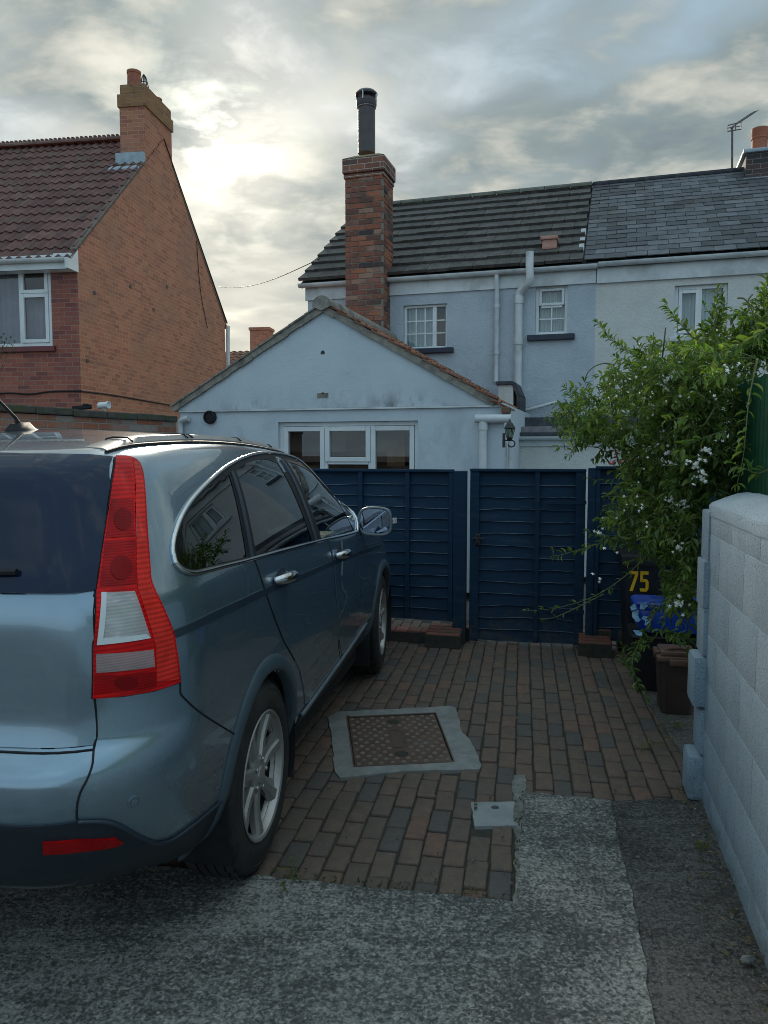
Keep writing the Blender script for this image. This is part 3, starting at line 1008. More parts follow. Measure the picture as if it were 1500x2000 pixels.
MT['stack_brick'] = stack_brick_mat()
random.seed(3)
b = MB()
z_ = zc0
row = 0
Wst, Dst = uc1 - uc0, .16 - cf
while z_ < zc1 - .02:
    h_ = min(.0755, zc1 - z_)
    for face, L0 in (('f', Wst), ('r', Dst), ('l', Dst)):
        x = -.1125 * (row % 2) - .02
        while x < L0:
            x0, x1 = max(x, 0), min(x + .2255, L0)
            x += .2255
            if x1 - x0 < .03:
                continue
            o_ = random.gauss(0, .0028)
            g = .006
            zz0, zz1 = z_ + .006 + random.uniform(-.002, .002), z_ + h_ - .006
            if face == 'f':
                b.slab(cot, uc0 + x0 + g, uc0 + x1 - g, zz0, zz1, cf + o_, cf + .06, .004)
            elif face == 'r':
                b.slab(cot, uc1 - .05, uc1 + o_, zz0, zz1, cf + .062 + x0 * .88 + g, cf + .062 + min(x1, Dst) * .88 - g, .004)
            else:
                b.slab(cot, uc0 + o_, uc0 + .05, zz0, zz1, cf + .062 + x0 * .88 + g, cf + .062 + min(x1, Dst) * .88 - g, .004)
    z_ += .0755
    row += 1
b.build('chimney', MT['stack_brick'], cottage)
chim = [o for o in bpy.data.objects if o.name == 'chimney' and o.parent == cottage][0]
b = MB()
b.slab(cot, uc0 - .012, uc1 + .012, cot.z(715, 345, cf), cot.z(715, 338, cf), cf - .012, .172)
b.slab(cot, uc0 - .03, uc1 + .03, zc1, zc2, cf - .035, .20, .02)
b.build('chimney_cap', MT['brick_stack'], chim)
b = MB()
b.slab(cot, uc0 + .007, uc1 - .007, zc0, zc1 - .001, cf + .008, .158)
b.build('mortar', M('stack_mortar', (.27, .24, .20), (.20, .18, .15), 12, .95, .6, 80, c3=(.10, .09, .08), s3=3, f3=.6), chim)
b = MB()
b.add([cot.at(u, zc2, o) for u, o in ((uc0 - .02, cf - .02), (uc1 + .02, cf - .02), (uc1 + .02, .18), (uc0 - .02, .18))] +
      [cot.at(u, zc2 + .075, o) for u, o in ((uc0 + .12, cf + .12), (uc1 - .10, cf + .12), (uc1 - .10, .06), (uc0 + .12, .06))],
      [(0, 1, 5, 4), (1, 2, 6, 5), (2, 3, 7, 6), (3, 0, 4, 7), (4, 5, 6, 7)])
b.build('flaunching', MT['lichen_cap'], chim, smooth=False)
fu = cot.u(716, 250, -.08)
fc = cot.at(fu, 0, -.08)
zt = lambda y: cot.z(716, y, -.08)
b = MB()
rr = abs(cot.u(732, 250, -.08) - cot.u(700, 250, -.08)) / 2
prof = [(rr, zt(300)), (rr, zt(212)), (rr * 1.06, zt(211)), (rr * 1.17, zt(207)), (rr * 1.17, zt(196)), (rr * 1.05, zt(194)), (rr * .95, zt(193))]
b.lathe(fc, (0, 0, 1), prof, 24)
fl = b.build('flue', MT['metal_dark'], chim, smooth=40)
b = MB()
b.lathe(fc, (0, 0, 1), [(rr * 1.02, zt(188)), (rr * 1.26, zt(187)), (rr * 1.28, zt(184)), (rr * 1.0, zt(179)), (rr * .5, zt(176)), (.005, zt(175))], 24)
b.lathe(fc, (0, 0, 1), [(rr * .62, zt(194)), (rr * .62, zt(186))], 16)
b.build('cowl', MT['metal_dark'], fl, smooth=40)
b = MB()
for q in range(4):
    a = q * math.pi / 2 + R(250)
    dv = Vector((math.cos(a), math.sin(a), 0)) * rr * 1.2
    b.box(fc + dv + Z * (zt(197) + zt(186)) / 2, (.018, .018, abs(zt(200) - zt(183))))
b.tube([fc + Vector((math.cos(q * math.pi / 12), math.sin(q * math.pi / 12), 0)) * rr * 1.05 + Z * zt(211) for q in range(24)], .008, 5, closed=True)
b.build('cowl_clip', MT['steel'], fl)

nb = thing('neighbour_cottage', cot.at((uM + uR) / 2, 0, 1.0), 'grey-white rendered cottage with patched slate roof joined to the blue one', 'house')
b = MB()
holed(b, cot, uM, uR, 0, zE + .05, [win3], .002, .10)
b.quad(cot.at(uR, 0, 0), cot.at(uR, 0, 2 * ridge_off), cot.at(uR, zE, 2 * ridge_off), cot.at(uR, zE, 0))
b.quad(cot.at(uR, zE, 0), cot.at(uR, zE, 2 * ridge_off), cot.at(uR, zR, ridge_off))
b.build('wall', MT['stucco_white'], nb)
b = MB()
b.quad(cot.at(uS, zE + .0, -.09), cot.at(uR + .1, zE, -.09), cot.at(uR + .1, zR, ridge_off), cot.at(uS, zR, ridge_off))
b.quad(cot.at(uS, zE, 2 * ridge_off + .1), cot.at(uR + .1, zE, 2 * ridge_off + .1), cot.at(uR + .1, zR, ridge_off), cot.at(uS, zR, ridge_off))
rf = b.build('roof', MT['slate'], nb)
tiled_roof('slates', cot.at(uS + .012, zE + .05, -.12), cot.d, sl_vec, uR - uS + .08, sl_len, .27, sl_len / 19, MT['slate'], rf, 'flat', .012, .006)
b = MB()
b.slab(cot, uS, uR + .1, zR + .0, zR + .07, ridge_off - .09, ridge_off + .09, .03)
b.build('ridge_tiles', MT['felt_dark'], rf)
b = MB()
b.slab(cot, uM + .012, uR, zE - .25, zE - .045, -.04, 0)
b.build('fascia', MT['gutter_white'], nb)
gutter('gutter', cot, uM + .03, uR + .05, zE + .005, -.11, nb, MT['gutter_white'])
window(nb, cot, win3, [(0, .48, 0, 1, True, None), (.48, 1, 0, 1, False, None)], .06, .05, .045, (.05, .06, .05), MT['gutter_white'],
       curtains=[(.0, 1, 0, 1, MT['curtain'], .1)])
uq0, uq1 = cot.u(1450, 330, ridge_off - .35), cot.u(1450, 330, ridge_off - .35) + 1.0
zq = cot.z(1470, 291, ridge_off - .35)
b = MB()
b.slab(cot, uq0 + .05, uq1, zR - .45, zq - .06, ridge_off - .35, ridge_off + .35)
ch2 = b.build('chimney', MT['brick_dark'], nb)
b = MB()
b.slab(cot, uq0 + .0, uq1 + .05, zq - .06, zq, ridge_off - .40, ridge_off + .40, .02)
b.slab(cot, uq0 + .02, uq1 + .02, zR - .52, zR - .22, ridge_off - .42, ridge_off + .36)
b.build('lead_apron', MT['lead'], ch2)
b = MB()
pc2 = cot.at(cot.u(1484, 270, ridge_off), 0, ridge_off)
zp0, zp1 = zq - .02, cot.z(1484, 252, ridge_off)
b.lathe(pc2, (0, 0, 1), [(.115, zp0), (.115, zp0 + (zp1 - zp0) * .62), (.128, zp0 + (zp1 - zp0) * .64), (.124, zp0 + (zp1 - zp0) * .72), (.128, zp0 + (zp1 - zp0) * .74), (.128, zp1), (.09, zp1), (.09, zp1 - .05)], 24)
b.build('chimney_pot', MT['terracotta_pot'], ch2, smooth=40)

# aerial
ao = ridge_off - .05
ab = cot.at(cot.u(1430, 325, ao), cot.z(1430, 332, ao), ao)
at_ = cot.at(cot.u(1430, 250, ao), cot.z(1430, 248, ao), ao)
ae = thing('tv_aerial', ab, 'thin grey television aerial on a pole above the slate ridge', 'aerial')
b = MB()
b.tube([ab, at_], .018, 8)
b.tube([ab + cot.d * -.08, ab + cot.d * .10], .03, 6)
b.build('pole', MT['aerial_metal'], ae)
b = MB()
tip = cot.at(cot.u(1474, 218, ao + .5), cot.z(1474, 218, ao + .5), ao + .5)
e0 = at_ + (at_ - tip).normalized() * .05
b.tube([e0, tip], .011, 6)
dirn = (tip - at_).normalized()
side = dirn.cross(Z).normalized()
for k in range(1, 12):
    p = at_ + dirn * ((tip - at_).length * (.22 + .07 * k))
    b.tube([p - side * .07, p + side * .07], .004, 4)
for (du, dz) in ((-.075, -.045), (-.075, .05), (.135, .05), (.135, -.045)):
    pass
fr = [at_ + cot.d * du + Z * dz for du, dz in ((-.07, -.06), (-.07, .03), (.13, .06), (.13, -.05))]
b.tube(fr, .010, 6, closed=True)
b.tube([at_ + cot.d * -.07 + Z * -.01, at_ + cot.d * .13], .007, 5)
b.tube([at_ + cot.d * .05 + Z * -.05, at_ + cot.d * .05 + Z * .04], .007, 5)
b.build('antenna_array', MT['aerial_metal'], ae)

# ================================================================== THE GABLED EXTENSION
ext = Plane((0, 8.75), HB)
zEx = (ext.z(352, 800) + ext.z(960, 786)) / 2
eL, eR = ext.u(352, 820), ext.u(984, 830)
uA_, zA = ext.px(634, 606)
vL, vR = ext.u(345, 800) - .02, ext.u(968, 792)
wrect = rect_px(ext, 543, 826, 816, 990)
wrect = (wrect[0], wrect[1], .98, ext.z(680, 823))
ex = thing('gabled_extension', ext.at((eL + eR) / 2, 0, 1.2), 'single-storey pale blue extension with a gabled terracotta tiled roof', 'extension')
b = MB()
holed(b, ext, eL, eR, 0, zEx, [wrect], 0, .09)
edepth = 2.9
b.quad(ext.at(eL, 0, 0), ext.at(eL, 0, edepth), ext.at(eL, zEx, edepth), ext.at(eL, zEx, 0))
b.quad(ext.at(eR, 0, 0), ext.at(eR, 0, edepth), ext.at(eR, zEx, edepth), ext.at(eR, zEx, 0))
b.build('wall', MT['stucco_blue_smooth'], ex)
b = MB()                                                     # the gable panel stands 25 mm proud of the wall below
zg = zEx - .02
gp = [(eL - .02, zg), (ext.u(975, 786), zg), (ext.u(975, 786) - .08, zg + .05), (uA_, zA), (eL + .02, zg + .03)]
b.prism([ext.at(u, z, -.028) for u, z in gp], ext.n * .025)
b.build('gable_panel', gable_mat(zg), ex)
b = MB()
for (x_, y_, w_, h_) in ((632, 773, .14, .06), (632, 690, .05, .03)):
    uu, z_ = ext.px(x_, y_)
    b = MB()
    b.slab(ext, uu - w_ / 2, uu + w_ / 2, z_ - h_ / 2, z_ + h_ / 2, -.032, -.02, .004)
    b.build('air_brick', MT['cement'] if w_ > .1 else MT['felt_dark'], ex)
    b = MB()
    b.slab(ext, uu - .012, uu + .014, z_ + h_ * .3, z_ + h_ * .3 + .018, -.036, -.02, .003)
    b.build('vent_hole', MT['black'], ex)
b = MB()
b.slab(ext, eL, ext.u(978, 786), zg - .022, zg - .002, -.034, -.004)
b.build('gable_ledge', MT['gutter_white'], ex)
# roof slopes
rfb = MB()
for sgn, uE in ((-1, vL), (1, vR)):
    for o0, o1 in ((-.03, edepth),):
        rfb.quad(ext.at(uE, zEx - .02, o0), ext.at(uA_, zA + .03, o0), ext.at(uA_, zA + .03, o1), ext.at(uE, zEx - .02, o1))
rf = rfb.build('roof', MT['tile_terracotta'], ex)
for sgn, uE in ((-1, vL), (1, vR)):
    E0 = ext.at(uE, zEx + .0, edepth if sgn < 0 else -.05)
    sv = (ext.at(uA_, zA + .05, 0) - ext.at(uE, zEx + .0, 0))
    along = -ext.n if sgn < 0 else ext.n
    tiled_roof('tiles', E0, along, sv.normalized(), edepth + .05, sv.length, .24, .29, MT['tile_terracotta'], rf, 'wave', .02, .006, False)
    # verge: a bed of mortar with the tile edges over it
    vb = MB()
    nseg = 13
    for i in range(nseg):
        f0, f1 = i / nseg, (i + 1) / nseg
        P0, P1 = ext.at(uE, zEx - .0, 0).lerp(ext.at(uA_, zA + .03, 0), f0), ext.at(uE, zEx - .0, 0).lerp(ext.at(uA_, zA + .03, 0), f1)
        nn = Vector((0, 0, 1)) - sv.normalized() * sv.normalized().z
        nn.normalize()
        wv = random.uniform(-.006, .006)
        vb.hexa([P + ext.n * o + nn * h for h in (-.045 + wv, .03 + wv) for P, o in ((P0, -.065), (P1, -.065), (P1, .03), (P0, .03))])
    vb.build('verge_mortar', MT['cement'], rf)
    vt = MB()
    nt_ = 10
    for i in range(nt_):
        f0, f1 = i / nt_, (i + 1.12) / nt_
        P0, P1 = ext.at(uE, zEx, 0).lerp(ext.at(uA_, zA + .03, 0), f0), ext.at(uE, zEx, 0).lerp(ext.at(uA_, zA + .03, 0), min(f1, 1))
        h0 = .062 if sgn > 0 else .045
        vt.hexa([P + ext.n * o + nn * h for (h_a) in (0,) for P, o, h in ((P0, -.085, h0 - .018), (P1, -.085, .024), (P1, .06, .024), (P0, .06, h0 - .018))] +
                [P + ext.n * o + nn * h for P, o, h in ((P0, -.085, h0), (P1, -.085, .040), (P1, .06, .040), (P0, .06, h0))])
    vt.build('verge_tiles', MT['tile_terracotta'] if sgn > 0 else MT['cement'], rf)
b = MB()
k = -.10
while k < edepth:
    L = .40
    pts = [ext.at(uA_ - math.cos(math.pi * q / 10) * .115, zA + .05 + math.sin(math.pi * q / 10) * .12 - .02, 0) for q in range(11)]
    for i in range(10):
        b.quad(pts[i] + ext.n * k, pts[i + 1] + ext.n * k, pts[i + 1] + ext.n * (k + L - .01), pts[i] + ext.n * (k + L - .01))
    if k < 0:
        b.add([ext.at(uA_, zA - .02, -.099)] + [p + ext.n * (k + .001) for p in pts], [(0, i, i + 1) for i in range(1, 11)])
    k += L
b.build('ridge_tiles', MT['cement'], rf, smooth=50)
wfr = window(ex, ext, wrect, [(0, .325, 0, 1, True, None), (.325, .675, .50, 1, True, None), (.325, .675, 0, .50, False, None), (.675, 1, 0, 1, True, None)], .05, .05, .055, (.05, .06, .05), MT['gutter_white'])
b = MB()
a_, c_, e_, g_ = wrect
b.slab(ext, a_ - .2, c_ + .2, e_ + .1, e_ + (g_ - e_) * .63, .72, .76)
b.slab(ext, a_ - .2, c_ + .2, e_ - .05, e_ + .42, .35, .38)
b.build('panelling', MT['room_wood'], wfr)
b = MB()
b.slab(ext, a_ + (c_ - a_) * .70, a_ + (c_ - a_) * .83, e_, g_, .5, .56)
b.build('door_frame', M('lit_wood', (.34, .17, .09), (.42, .22, .12), 5, .7), wfr)
b = MB()
b.slab(ext, a_ + (c_ - a_) * .36, a_ + (c_ - a_) * .50, e_ + (g_ - e_) * .55, g_, .66, .70)
b.build('cupboard', MT['room_wood'], wfr)
vc = ext.at(ext.u(412, 815), ext.z(412, 815), 0)
b = MB()
b.lathe(vc, -ext.n, [(.075, 0), (.082, .01), (.080, .045), (.066, .05), (.062, .03)], 24)
b.build('vent', MT['black'], ex, smooth=40)
b = MB()
uu = ext.u(357, 830)
b.tube(catmull([ext.at(uu + .12, zEx - .12, -.06), ext.at(uu + .06, zEx - .13, -.06), ext.at(uu, zEx - .17, -.06), ext.at(uu, zEx - .3, -.06)], 4) + [ext.at(uu, 0, -.06)], .038, 12)
b.build('downpipe', MT['gutter_white'], ex, smooth=50)
b = MB()
uu = ext.u(945, 860)
zgut = ext.z(960, 818)
b.tube([ext.at(ext.u(931, 818), zgut, -.075), ext.at(ext.u(1000, 820), zgut + .0, -.075)], .048, 12)
b.tube([ext.at(uu, zgut, -.06), ext.at(uu, 0, -.06)], .043, 12)
b.tube([ext.at(uu, zgut - .03, -.06), ext.at(uu, zgut - .12, -.06)], .052, 12)
b.build('downpipe', MT['gutter_white'], ex, smooth=50)
# broken tile corner at the foot of the right slope
b = MB()
for i in range(7):
    f_ = i / 7
    P = ext.at(ext.u(968, 790) + f_ * .19, zEx + .01 - f_ * .09, -.06)
    b.box(P, (.10, .08, .022), ((ext.d + Z * -.45).normalized(), ext.n, (Z + ext.d * .45).normalized()), .004)
b.box(ext.at(ext.u(990, 803), ext.z(990, 802), -.06), (.09, .10, .07), (ext.d, ext.n, Z), .012)
b.build('corner_tiles', MT['tile_terracotta'], ex)

# white boiler flue block with dark capping beside the soil pipe, and the lean-to
par = Plane((0, 10.6), HB)
lt = thing('parapet', par.at(par.u(990, 850), 0), 'short white rendered parapet with a dark sloping cap beside the soil pipe', 'parapet')
pu0, pu1 = par.u(973, 800), par.u(1002, 800)
pz = par.z(988, 752)
b = MB()
b.slab(par, pu0, pu1, 0, pz, 0, .7)
b.build('wall', MT['stucco_white'], lt)
b = MB()
b.slab(par, pu0 - .03, pu1 + .0, pz, pz + .05, -.03, .72, .01)
P0, P1, P2 = par.at(pu1, pz + .025, -.012), par.at(pu1 + .07, pz - .14, -.012), par.at(pu1 + .07, pz - .50, -.012)
for A, B in ((P0, P1), (P1, P2)):
    v_ = (B - A).normalized()
    sd = v_.cross(par.n).normalized()
    b.hexa([q + par.n * o + sd * h for h in (-.025, .025) for q, o in ((A, 0), (B, 0), (B, .6), (A, .6))])
b.build('capping', MT['felt_dark'], lt)

lnp = Plane((0, 10.3), HB)
lu0, lu1 = lnp.u(1016, 860), lnp.u(1330, 860)
lean = thing('lean_to', lnp.at(lu0 + 1, 0, .6), 'low white lean-to with a flat dark felt roof and white gutter', 'lean-to')
zl = lnp.z(1050, 856)
b = MB()
b.slab(lnp, lu0, lu1, 0, zl - .02, 0, 1.0)
b.build('wall', MT['stucco_white'], lean)
b = MB()
b.slab(lnp, lu0 - .02, lu1, zl - .10, zl + .03, -.025, -.002)
b.build('fascia', MT['gutter_white'], lean)
b = MB()
b.slab(lnp, lu0 - .02, lu1, zl + .03, zl + .075, -.06, .55, .01)
r2 = b.build('roof', MT['felt_dark'], lean)
b = MB()
b.slab(lnp, lu0 - .02, lu1, zl + .076, zl + .15, .08, 1.0, .01)
b.build('felt_edge', MT['felt'], r2)
b = MB()
b.slab(lnp, lu0 - .02, lu1, zl + .151, lnp.z(1060, 815, .55), .5, 1.1, .01)
b.build('upstand', MT['felt_dark'], r2)
gutter('gutter', lnp, lu0, lu1, zl + .02, -.085, lean, MT['gutter_white'], .045)
b = MB()
wp = Plane((0, 11.42), HB)
b.tube([wp.at(wp.u(1018, 803), wp.z(1018, 803)), wp.at(wp.u(1036, 799), wp.z(1036, 799)), wp.at(wp.u(1092, 784), wp.z(1092, 784))], .022, 10)
pp = b.build('waste_pipe', MT['gutter_white'])
tag(pp, 'thin white waste pipe slanting across the blue cottage wall', 'pipe')

# lantern
lp = Plane((0, 8.45), HB)
lx, lz0 = lp.u(996, 850), lp.z(996, 851)
lan = thing('wall_lantern', lp.at(lp.u(983, 855), lp.z(985, 860)), 'black carriage lantern on a scrolled bracket at the extension corner', 'lantern')
C0 = lp.at(lx, 0, -.02)
zt = lambda y: lp.z(996, y)
b = MB()
q4 = lambda r: [C0 + Vector((math.cos(a), math.sin(a), 0)) * r for a in (R(28), R(118), R(208), R(298))]
b.lathe(C0, (0, 0, 1), [(.055, zt(838)), (.058, zt(836)), (.03, zt(827)), (.012, zt(824)), (.008, zt(820)), (.001, zt(818))], 6)
b.lathe(C0, (0, 0, 1), [(.008, zt(862)), (.028, zt(858)), (.032, zt(855)), (.02, zt(854))], 6)
for k in range(6):
    a = k * math.pi / 3
    x_ = C0.orthogonal()
    dv = Vector((math.cos(a), math.sin(a), 0))
    b.tube([C0 + dv * .032 + Z * zt(855), C0 + dv * .052 + Z * zt(838)], .004, 4)
b.build('lantern_cage', MT['iron_black'], lan)
b = MB()
b.lathe(C0, (0, 0, 1), [(.029, zt(855)), (.048, zt(838))], 6)
b.build('lantern_glass', glass('lantern_glass', (.55, .62, .55), .1, 1.5, 1.5), lan)
b = MB()
zb_ = zt(860)
wu = lp.u(984, 860)
b.slab(lp, wu - .014, wu + .014, zt(874), zt(846), -.01, .02, .004)
b.tube([lp.at(wu, zb_, -.02), lp.at(lx, zb_, -.02)] + [lp.at(lx + .02 + .035 * math.sin(a_), zb_ - .035 + .035 * math.cos(a_), -.02) for a_ in (0, .5, 1, 1.5, 2, 2.6, 3.2, 3.9, 4.5)], .007, 6)
b.build('bracket', MT['iron_black'], lan)
# second thin pipe pair beside the lantern
pi_ = Plane((0, 8.9), HB)
b = MB()
for x_, r_ in ((994, .024), (985, .016)):
    u_ = pi_.u(x_ + 2, 890)
    b.tube([pi_.at(u_, pi_.z(995, 862 if r_ > .02 else 830)), pi_.at(u_, 0)], r_, 10)
tag(b.build('waste_pipe', MT['gutter_white'], smooth=50), 'pair of slim white pipes running down behind the black lantern', 'pipe')

# ================================================================== THE BRICK HOUSE
bh = Plane((D(156, 700, 13.0).x, 13.0), -8.5)               # front; u=0 is its near corner
gb_ = Plane(bh.P, 81.5)                                      # gable; u runs back along it
zB = gb_.z(152, 486)
gN, zfar = gb_.px(439, 636)
brick = thing('brick_house', bh.at(-2, 0, 2), 'orange brick house with a brown pantile roof and a tall gable chimney', 'house')
zB = (bh.z(150, 478) + zfar) / 2
cu0, cu1 = gb_.u(284, 300), gb_.u(336, 330)
zct = gb_.z(283, 190)
mid = gN / 2
zrB = bh.z(120, 274, mid) - .12
slopeB = (zrB - zB) / mid
bw = rect_px(bh, -75, 521, 103, 676)
b = MB()
holed(b, bh, -6.5, 0, 0, zB - .02, [bw], 0, .06)
b.build('front_wall', MT['brick_front'], brick)
b = MB()
b.add([gb_.at(0, 0), gb_.at(gN, 0), gb_.at(gN, zB), gb_.at(cu1, zB + slopeB * (gN - cu1)), gb_.at(cu0, zB + slopeB * cu0), gb_.at(0, zB)], [(0, 1, 2, 3, 4, 5)])
b.quad(gb_.at(gN, 0), bh.at(-6.5, 0, gN), bh.at(-6.5, zB, gN), gb_.at(gN, zB))
b.build('gable_wall', MT['brick_orange'], brick)
# chimney flush with the gable
cdp = .52
zs = zB + slopeB * min(cu0, gN - cu1) - .6
b = MB()
cp = lambda u, z, o: gb_.at(u, z, 0) + bh.d * (-o)
def cbox(mb, u0, u1, z0, z1, o0, o1, bev=0):
    c_ = (cp(u0, z0, o0) + cp(u1, z1, o1)) / 2
    mb.box(c_, (u1 - u0, o1 - o0, z1 - z0), (gb_.d, bh.d, Z), bev)
zcap0 = gb_.z(283, 203) - .05
cbox(b, cu0, cu1, zs, zcap0, -.004, cdp)
bc = b.build('chimney', MT['brick_orange'], brick)
b = MB()
cbox(b, cu0 - .03, cu1 + .03, zcap0, zcap0 + .24, -.034, cdp + .03)
cbox(b, cu0 + .0, cu1 - .0, zcap0 + .24, zcap0 + .44, -.010, cdp - .01, .03)
b.build('chimney_cap', MT['brick_lichen'], bc)
b = MB()
zc_ = zcap0 + .44
for f_ in (.10, .86):
    c_ = cp(cu0 + (cu1 - cu0) * f_, 0, cdp / 2)
    b = MB()
    hh = .28 if f_ < .5 else .18
    b.lathe(c_, (0, 0, 1), [(.135, zc_ - .03), (.128, zc_ + hh * .8), (.138, zc_ + hh * .82), (.138, zc_ + hh), (.10, zc_ + hh), (.10, zc_ + hh - .06)], 20)
    b.build('chimney_pot', MT['terracotta_pot'], bc, smooth=40)
c_ = cp(cu0 + (cu1 - cu0) * .45, zc_, cdp / 2)
b = MB()
b.lathe(c_, (0, 0, 1), [(.11, -.03), (.11, .08), (.15, .1), (.15, .12)], 12)
for k in range(6):
    a = k * math.pi / 3
    b.tube([c_ + Vector((math.cos(a) * .11, math.sin(a) * .11, .10)), c_ + Vector((math.cos(a) * .04, math.sin(a) * .04, .38)), c_ + Vector((0, 0, .44))], .010, 4)
b.tube([c_ + Vector((math.cos(k * math.pi / 6) * .07, math.sin(k * math.pi / 6) * .07, .27)) for k in range(12)], .008, 4, closed=True)
b.build('wire_cowl', MT['iron_black'], bc)
b = MB()
zf = zB + slopeB * cu0
cbox(b, cu0 - .10, cu0 + .3, zf - .10, zf + .17, .0, cdp + .06)
b.hexa([cp(u, z, o) for u, z, o in ((cu0 - .30, zf - .30, .0), (cu0 - .30, zf - .30, cdp + .12), (cu0 + .9, zf + .5, cdp + .15), (cu0 + .9, zf + .5, cdp - .05),
                                     (cu0 - .30, zf - .20, .0), (cu0 - .30, zf - .20, cdp + .12), (cu0 + .9, zf + .62, cdp + .15), (cu0 + .9, zf + .62, cdp - .05))])
b.build('lead_flashing', MT['lead'], bc)
b = MB()
sb = (bh.at(0, zrB, mid) - bh.at(0, zB, 0)).normalized()
e0 = bh.at(-6.6, zB - .02, 0) - sb * .28
lenB = (bh.at(0, zrB, mid) - bh.at(0, zB, 0)).length + .28
b.quad(e0, e0 + bh.d * 6.6, e0 + bh.d * 6.6 + sb * lenB, e0 + sb * lenB)
e1 = bh.at(-6.6, zB - .02, gN + .15)
b.quad(e1, e1 + bh.d * 6.63, bh.at(.03, zrB + .02, mid), bh.at(-6.6, zrB + .02, mid))
rf = b.build('roof', MT['tile_brown'], brick)
tiled_roof('tiles', e0 + sb.cross(bh.d).normalized() * 0 + Z * .03, bh.d, sb, 6.6 + .02, lenB, .175, lenB / 15, MT['tile_brown'], rf, 'wave', .026, .004, False)
b = MB()
k = -6.6
while k < -cdp - .03:
    c_ = bh.at(k, zrB + .05, mid)
    pts = [c_ + Z * (math.sin(math.pi * q / 8) * .10 - .03) - bh.n * (math.cos(math.pi * q / 8) * .14) for q in range(9)]
    for i in range(8):
        b.quad(pts[i], pts[i + 1], pts[i + 1] + bh.d * .30, pts[i] + bh.d * .30)
    b.box(c_ + Z * .085, (.05, .07, .06), (bh.d, bh.n, Z))
    b.box(c_ + bh.d * .10 + Z * .082, (.05, .07, .06), (bh.d, bh.n, Z))
    b.box(c_ + bh.d * .20 + Z * .082, (.05, .07, .06), (bh.d, bh.n, Z))
    k += .30
b.build('ridge_tiles', MT['tile_brown'], rf, smooth=50)
b = MB()                                                     # verge mortar under the roof edges along the gable
for A, B in ((gb_.at(-.02, zB - .0), gb_.at(cu0 - .05, zB + slopeB * (cu0 - .05))), (gb_.at(gN + .16, zB - .16), gb_.at(cu1 + .04, zB + slopeB * (gN - cu1 - .04)))):
    v_ = (B - A).normalized()
    nn = (Z - v_ * v_.z).normalized()
    b.hexa([P + bh.d * o + nn * h for h in (-.005, .035) for P, o in ((A, -.1), (B, -.1), (B, .012), (A, .012))])
b.build('verge', M('dark_verge_mortar', (.12, .10, .085), (.17, .145, .12), 12, .9, .5, 60), rf)
b = MB()
b.slab(bh, -6.5, -.30, zB - .33, zB - .10, -.20, -.01)
b.quad(bh.at(-6.5, zB - .34, -.20), bh.at(0, zB - .34, -.20), bh.at(0, zB - .34, 0), bh.at(-6.5, zB - .34, 0))
b.slab(bh, -.30, -.0, zB - .33, zB - .08, -.20, -.01)
b.add([gb_.at(-.34, zB - .35) + bh.d * -.02, gb_.at(.0, zB - .35) + bh.d * -.02, gb_.at(.0, zB + .02) + bh.d * -.02, gb_.at(-.2, zB - .18) + bh.d * -.02, gb_.at(-.34, zB - .18) + bh.d * -.02,
       gb_.at(-.34, zB - .35) + bh.d * .025, gb_.at(.0, zB - .35) + bh.d * .025, gb_.at(.0, zB + .02) + bh.d * .025, gb_.at(-.2, zB - .18) + bh.d * .025, gb_.at(-.34, zB - .18) + bh.d * .025],
      [(0, 1, 2, 3, 4), (9, 8, 7, 6, 5), (0, 1, 6, 5), (1, 2, 7, 6), (2, 3, 8, 7), (3, 4, 9, 8), (4, 0, 5, 9)])
b.build('box_eaves', MT['plastic_white'], brick)
gutter('gutter', bh, -6.5, -.06, zB - .17, -.26, brick, MT['plastic_white'], .06)
window(brick, bh, bw, [(0, .30, 0, 1, False, None), (.30, .66, 0, 1, False, None), (.66, 1, .66, 1, True, None), (.66, 1, 0, .66, True, None)], .02, .06, .06, (.06, .09, .06), MT['sill_red'],
       curtains=[(0, .62, 0, 1, MT['curtain_grey'], .12), (.62, 1, 0, .64, MT['curtain_grey'], .14)])
b = MB()
b.tube([gb_.at(gN + .08, zB - .1) + bh.d * .06, gb_.at(gN + .05, zB - .3) + bh.d * .06, gb_.at(gN - .04, 0) + bh.d * .06], .05, 10)
b.build('downpipe', MT['gutter_white'], brick, smooth=50)
b = MB()
for (x_, y_) in ((184, 572), (255, 560), (326, 560), (300, 605), (171, 705)):
    uu, z_ = gb_.px(x_, y_)
    c_ = gb_.at(uu, z_) + bh.d * .004
    b = MB()
    b.box(c_, (.09, .012, .06), (gb_.d, bh.d, Z), .004)
    b.build('wall_fixing', MT['iron_black'], brick)
b = MB()
cab = []
for (x_, y_) in ((-60, 772), (20, 768), (60, 770), (100, 765), (156, 764)):
    u_, z_ = bh.px(x_, y_)
    cab.append(bh.at(u_, z_, -.015))
for (x_, y_) in ((162, 765), (220, 772), (300, 786), (340, 793)):
    u_, z_ = gb_.px(x_, y_)
    cab.append(gb_.at(u_, z_) + bh.d * .015)
b.tube(catmull(cab, 5), .014, 6)
b.build('cable', MT['black'], brick)
b = MB()
cab = []
for (x_, y_) in ((383, 470), (386, 520), (392, 580), (404, 640)):
    u_, z_ = gb_.px(x_, y_)
    cab.append(gb_.at(u_, z_) + bh.d * .015)
b.tube(catmull(cab, 4), .008, 5)
b.build('cable', MT['black'], brick)

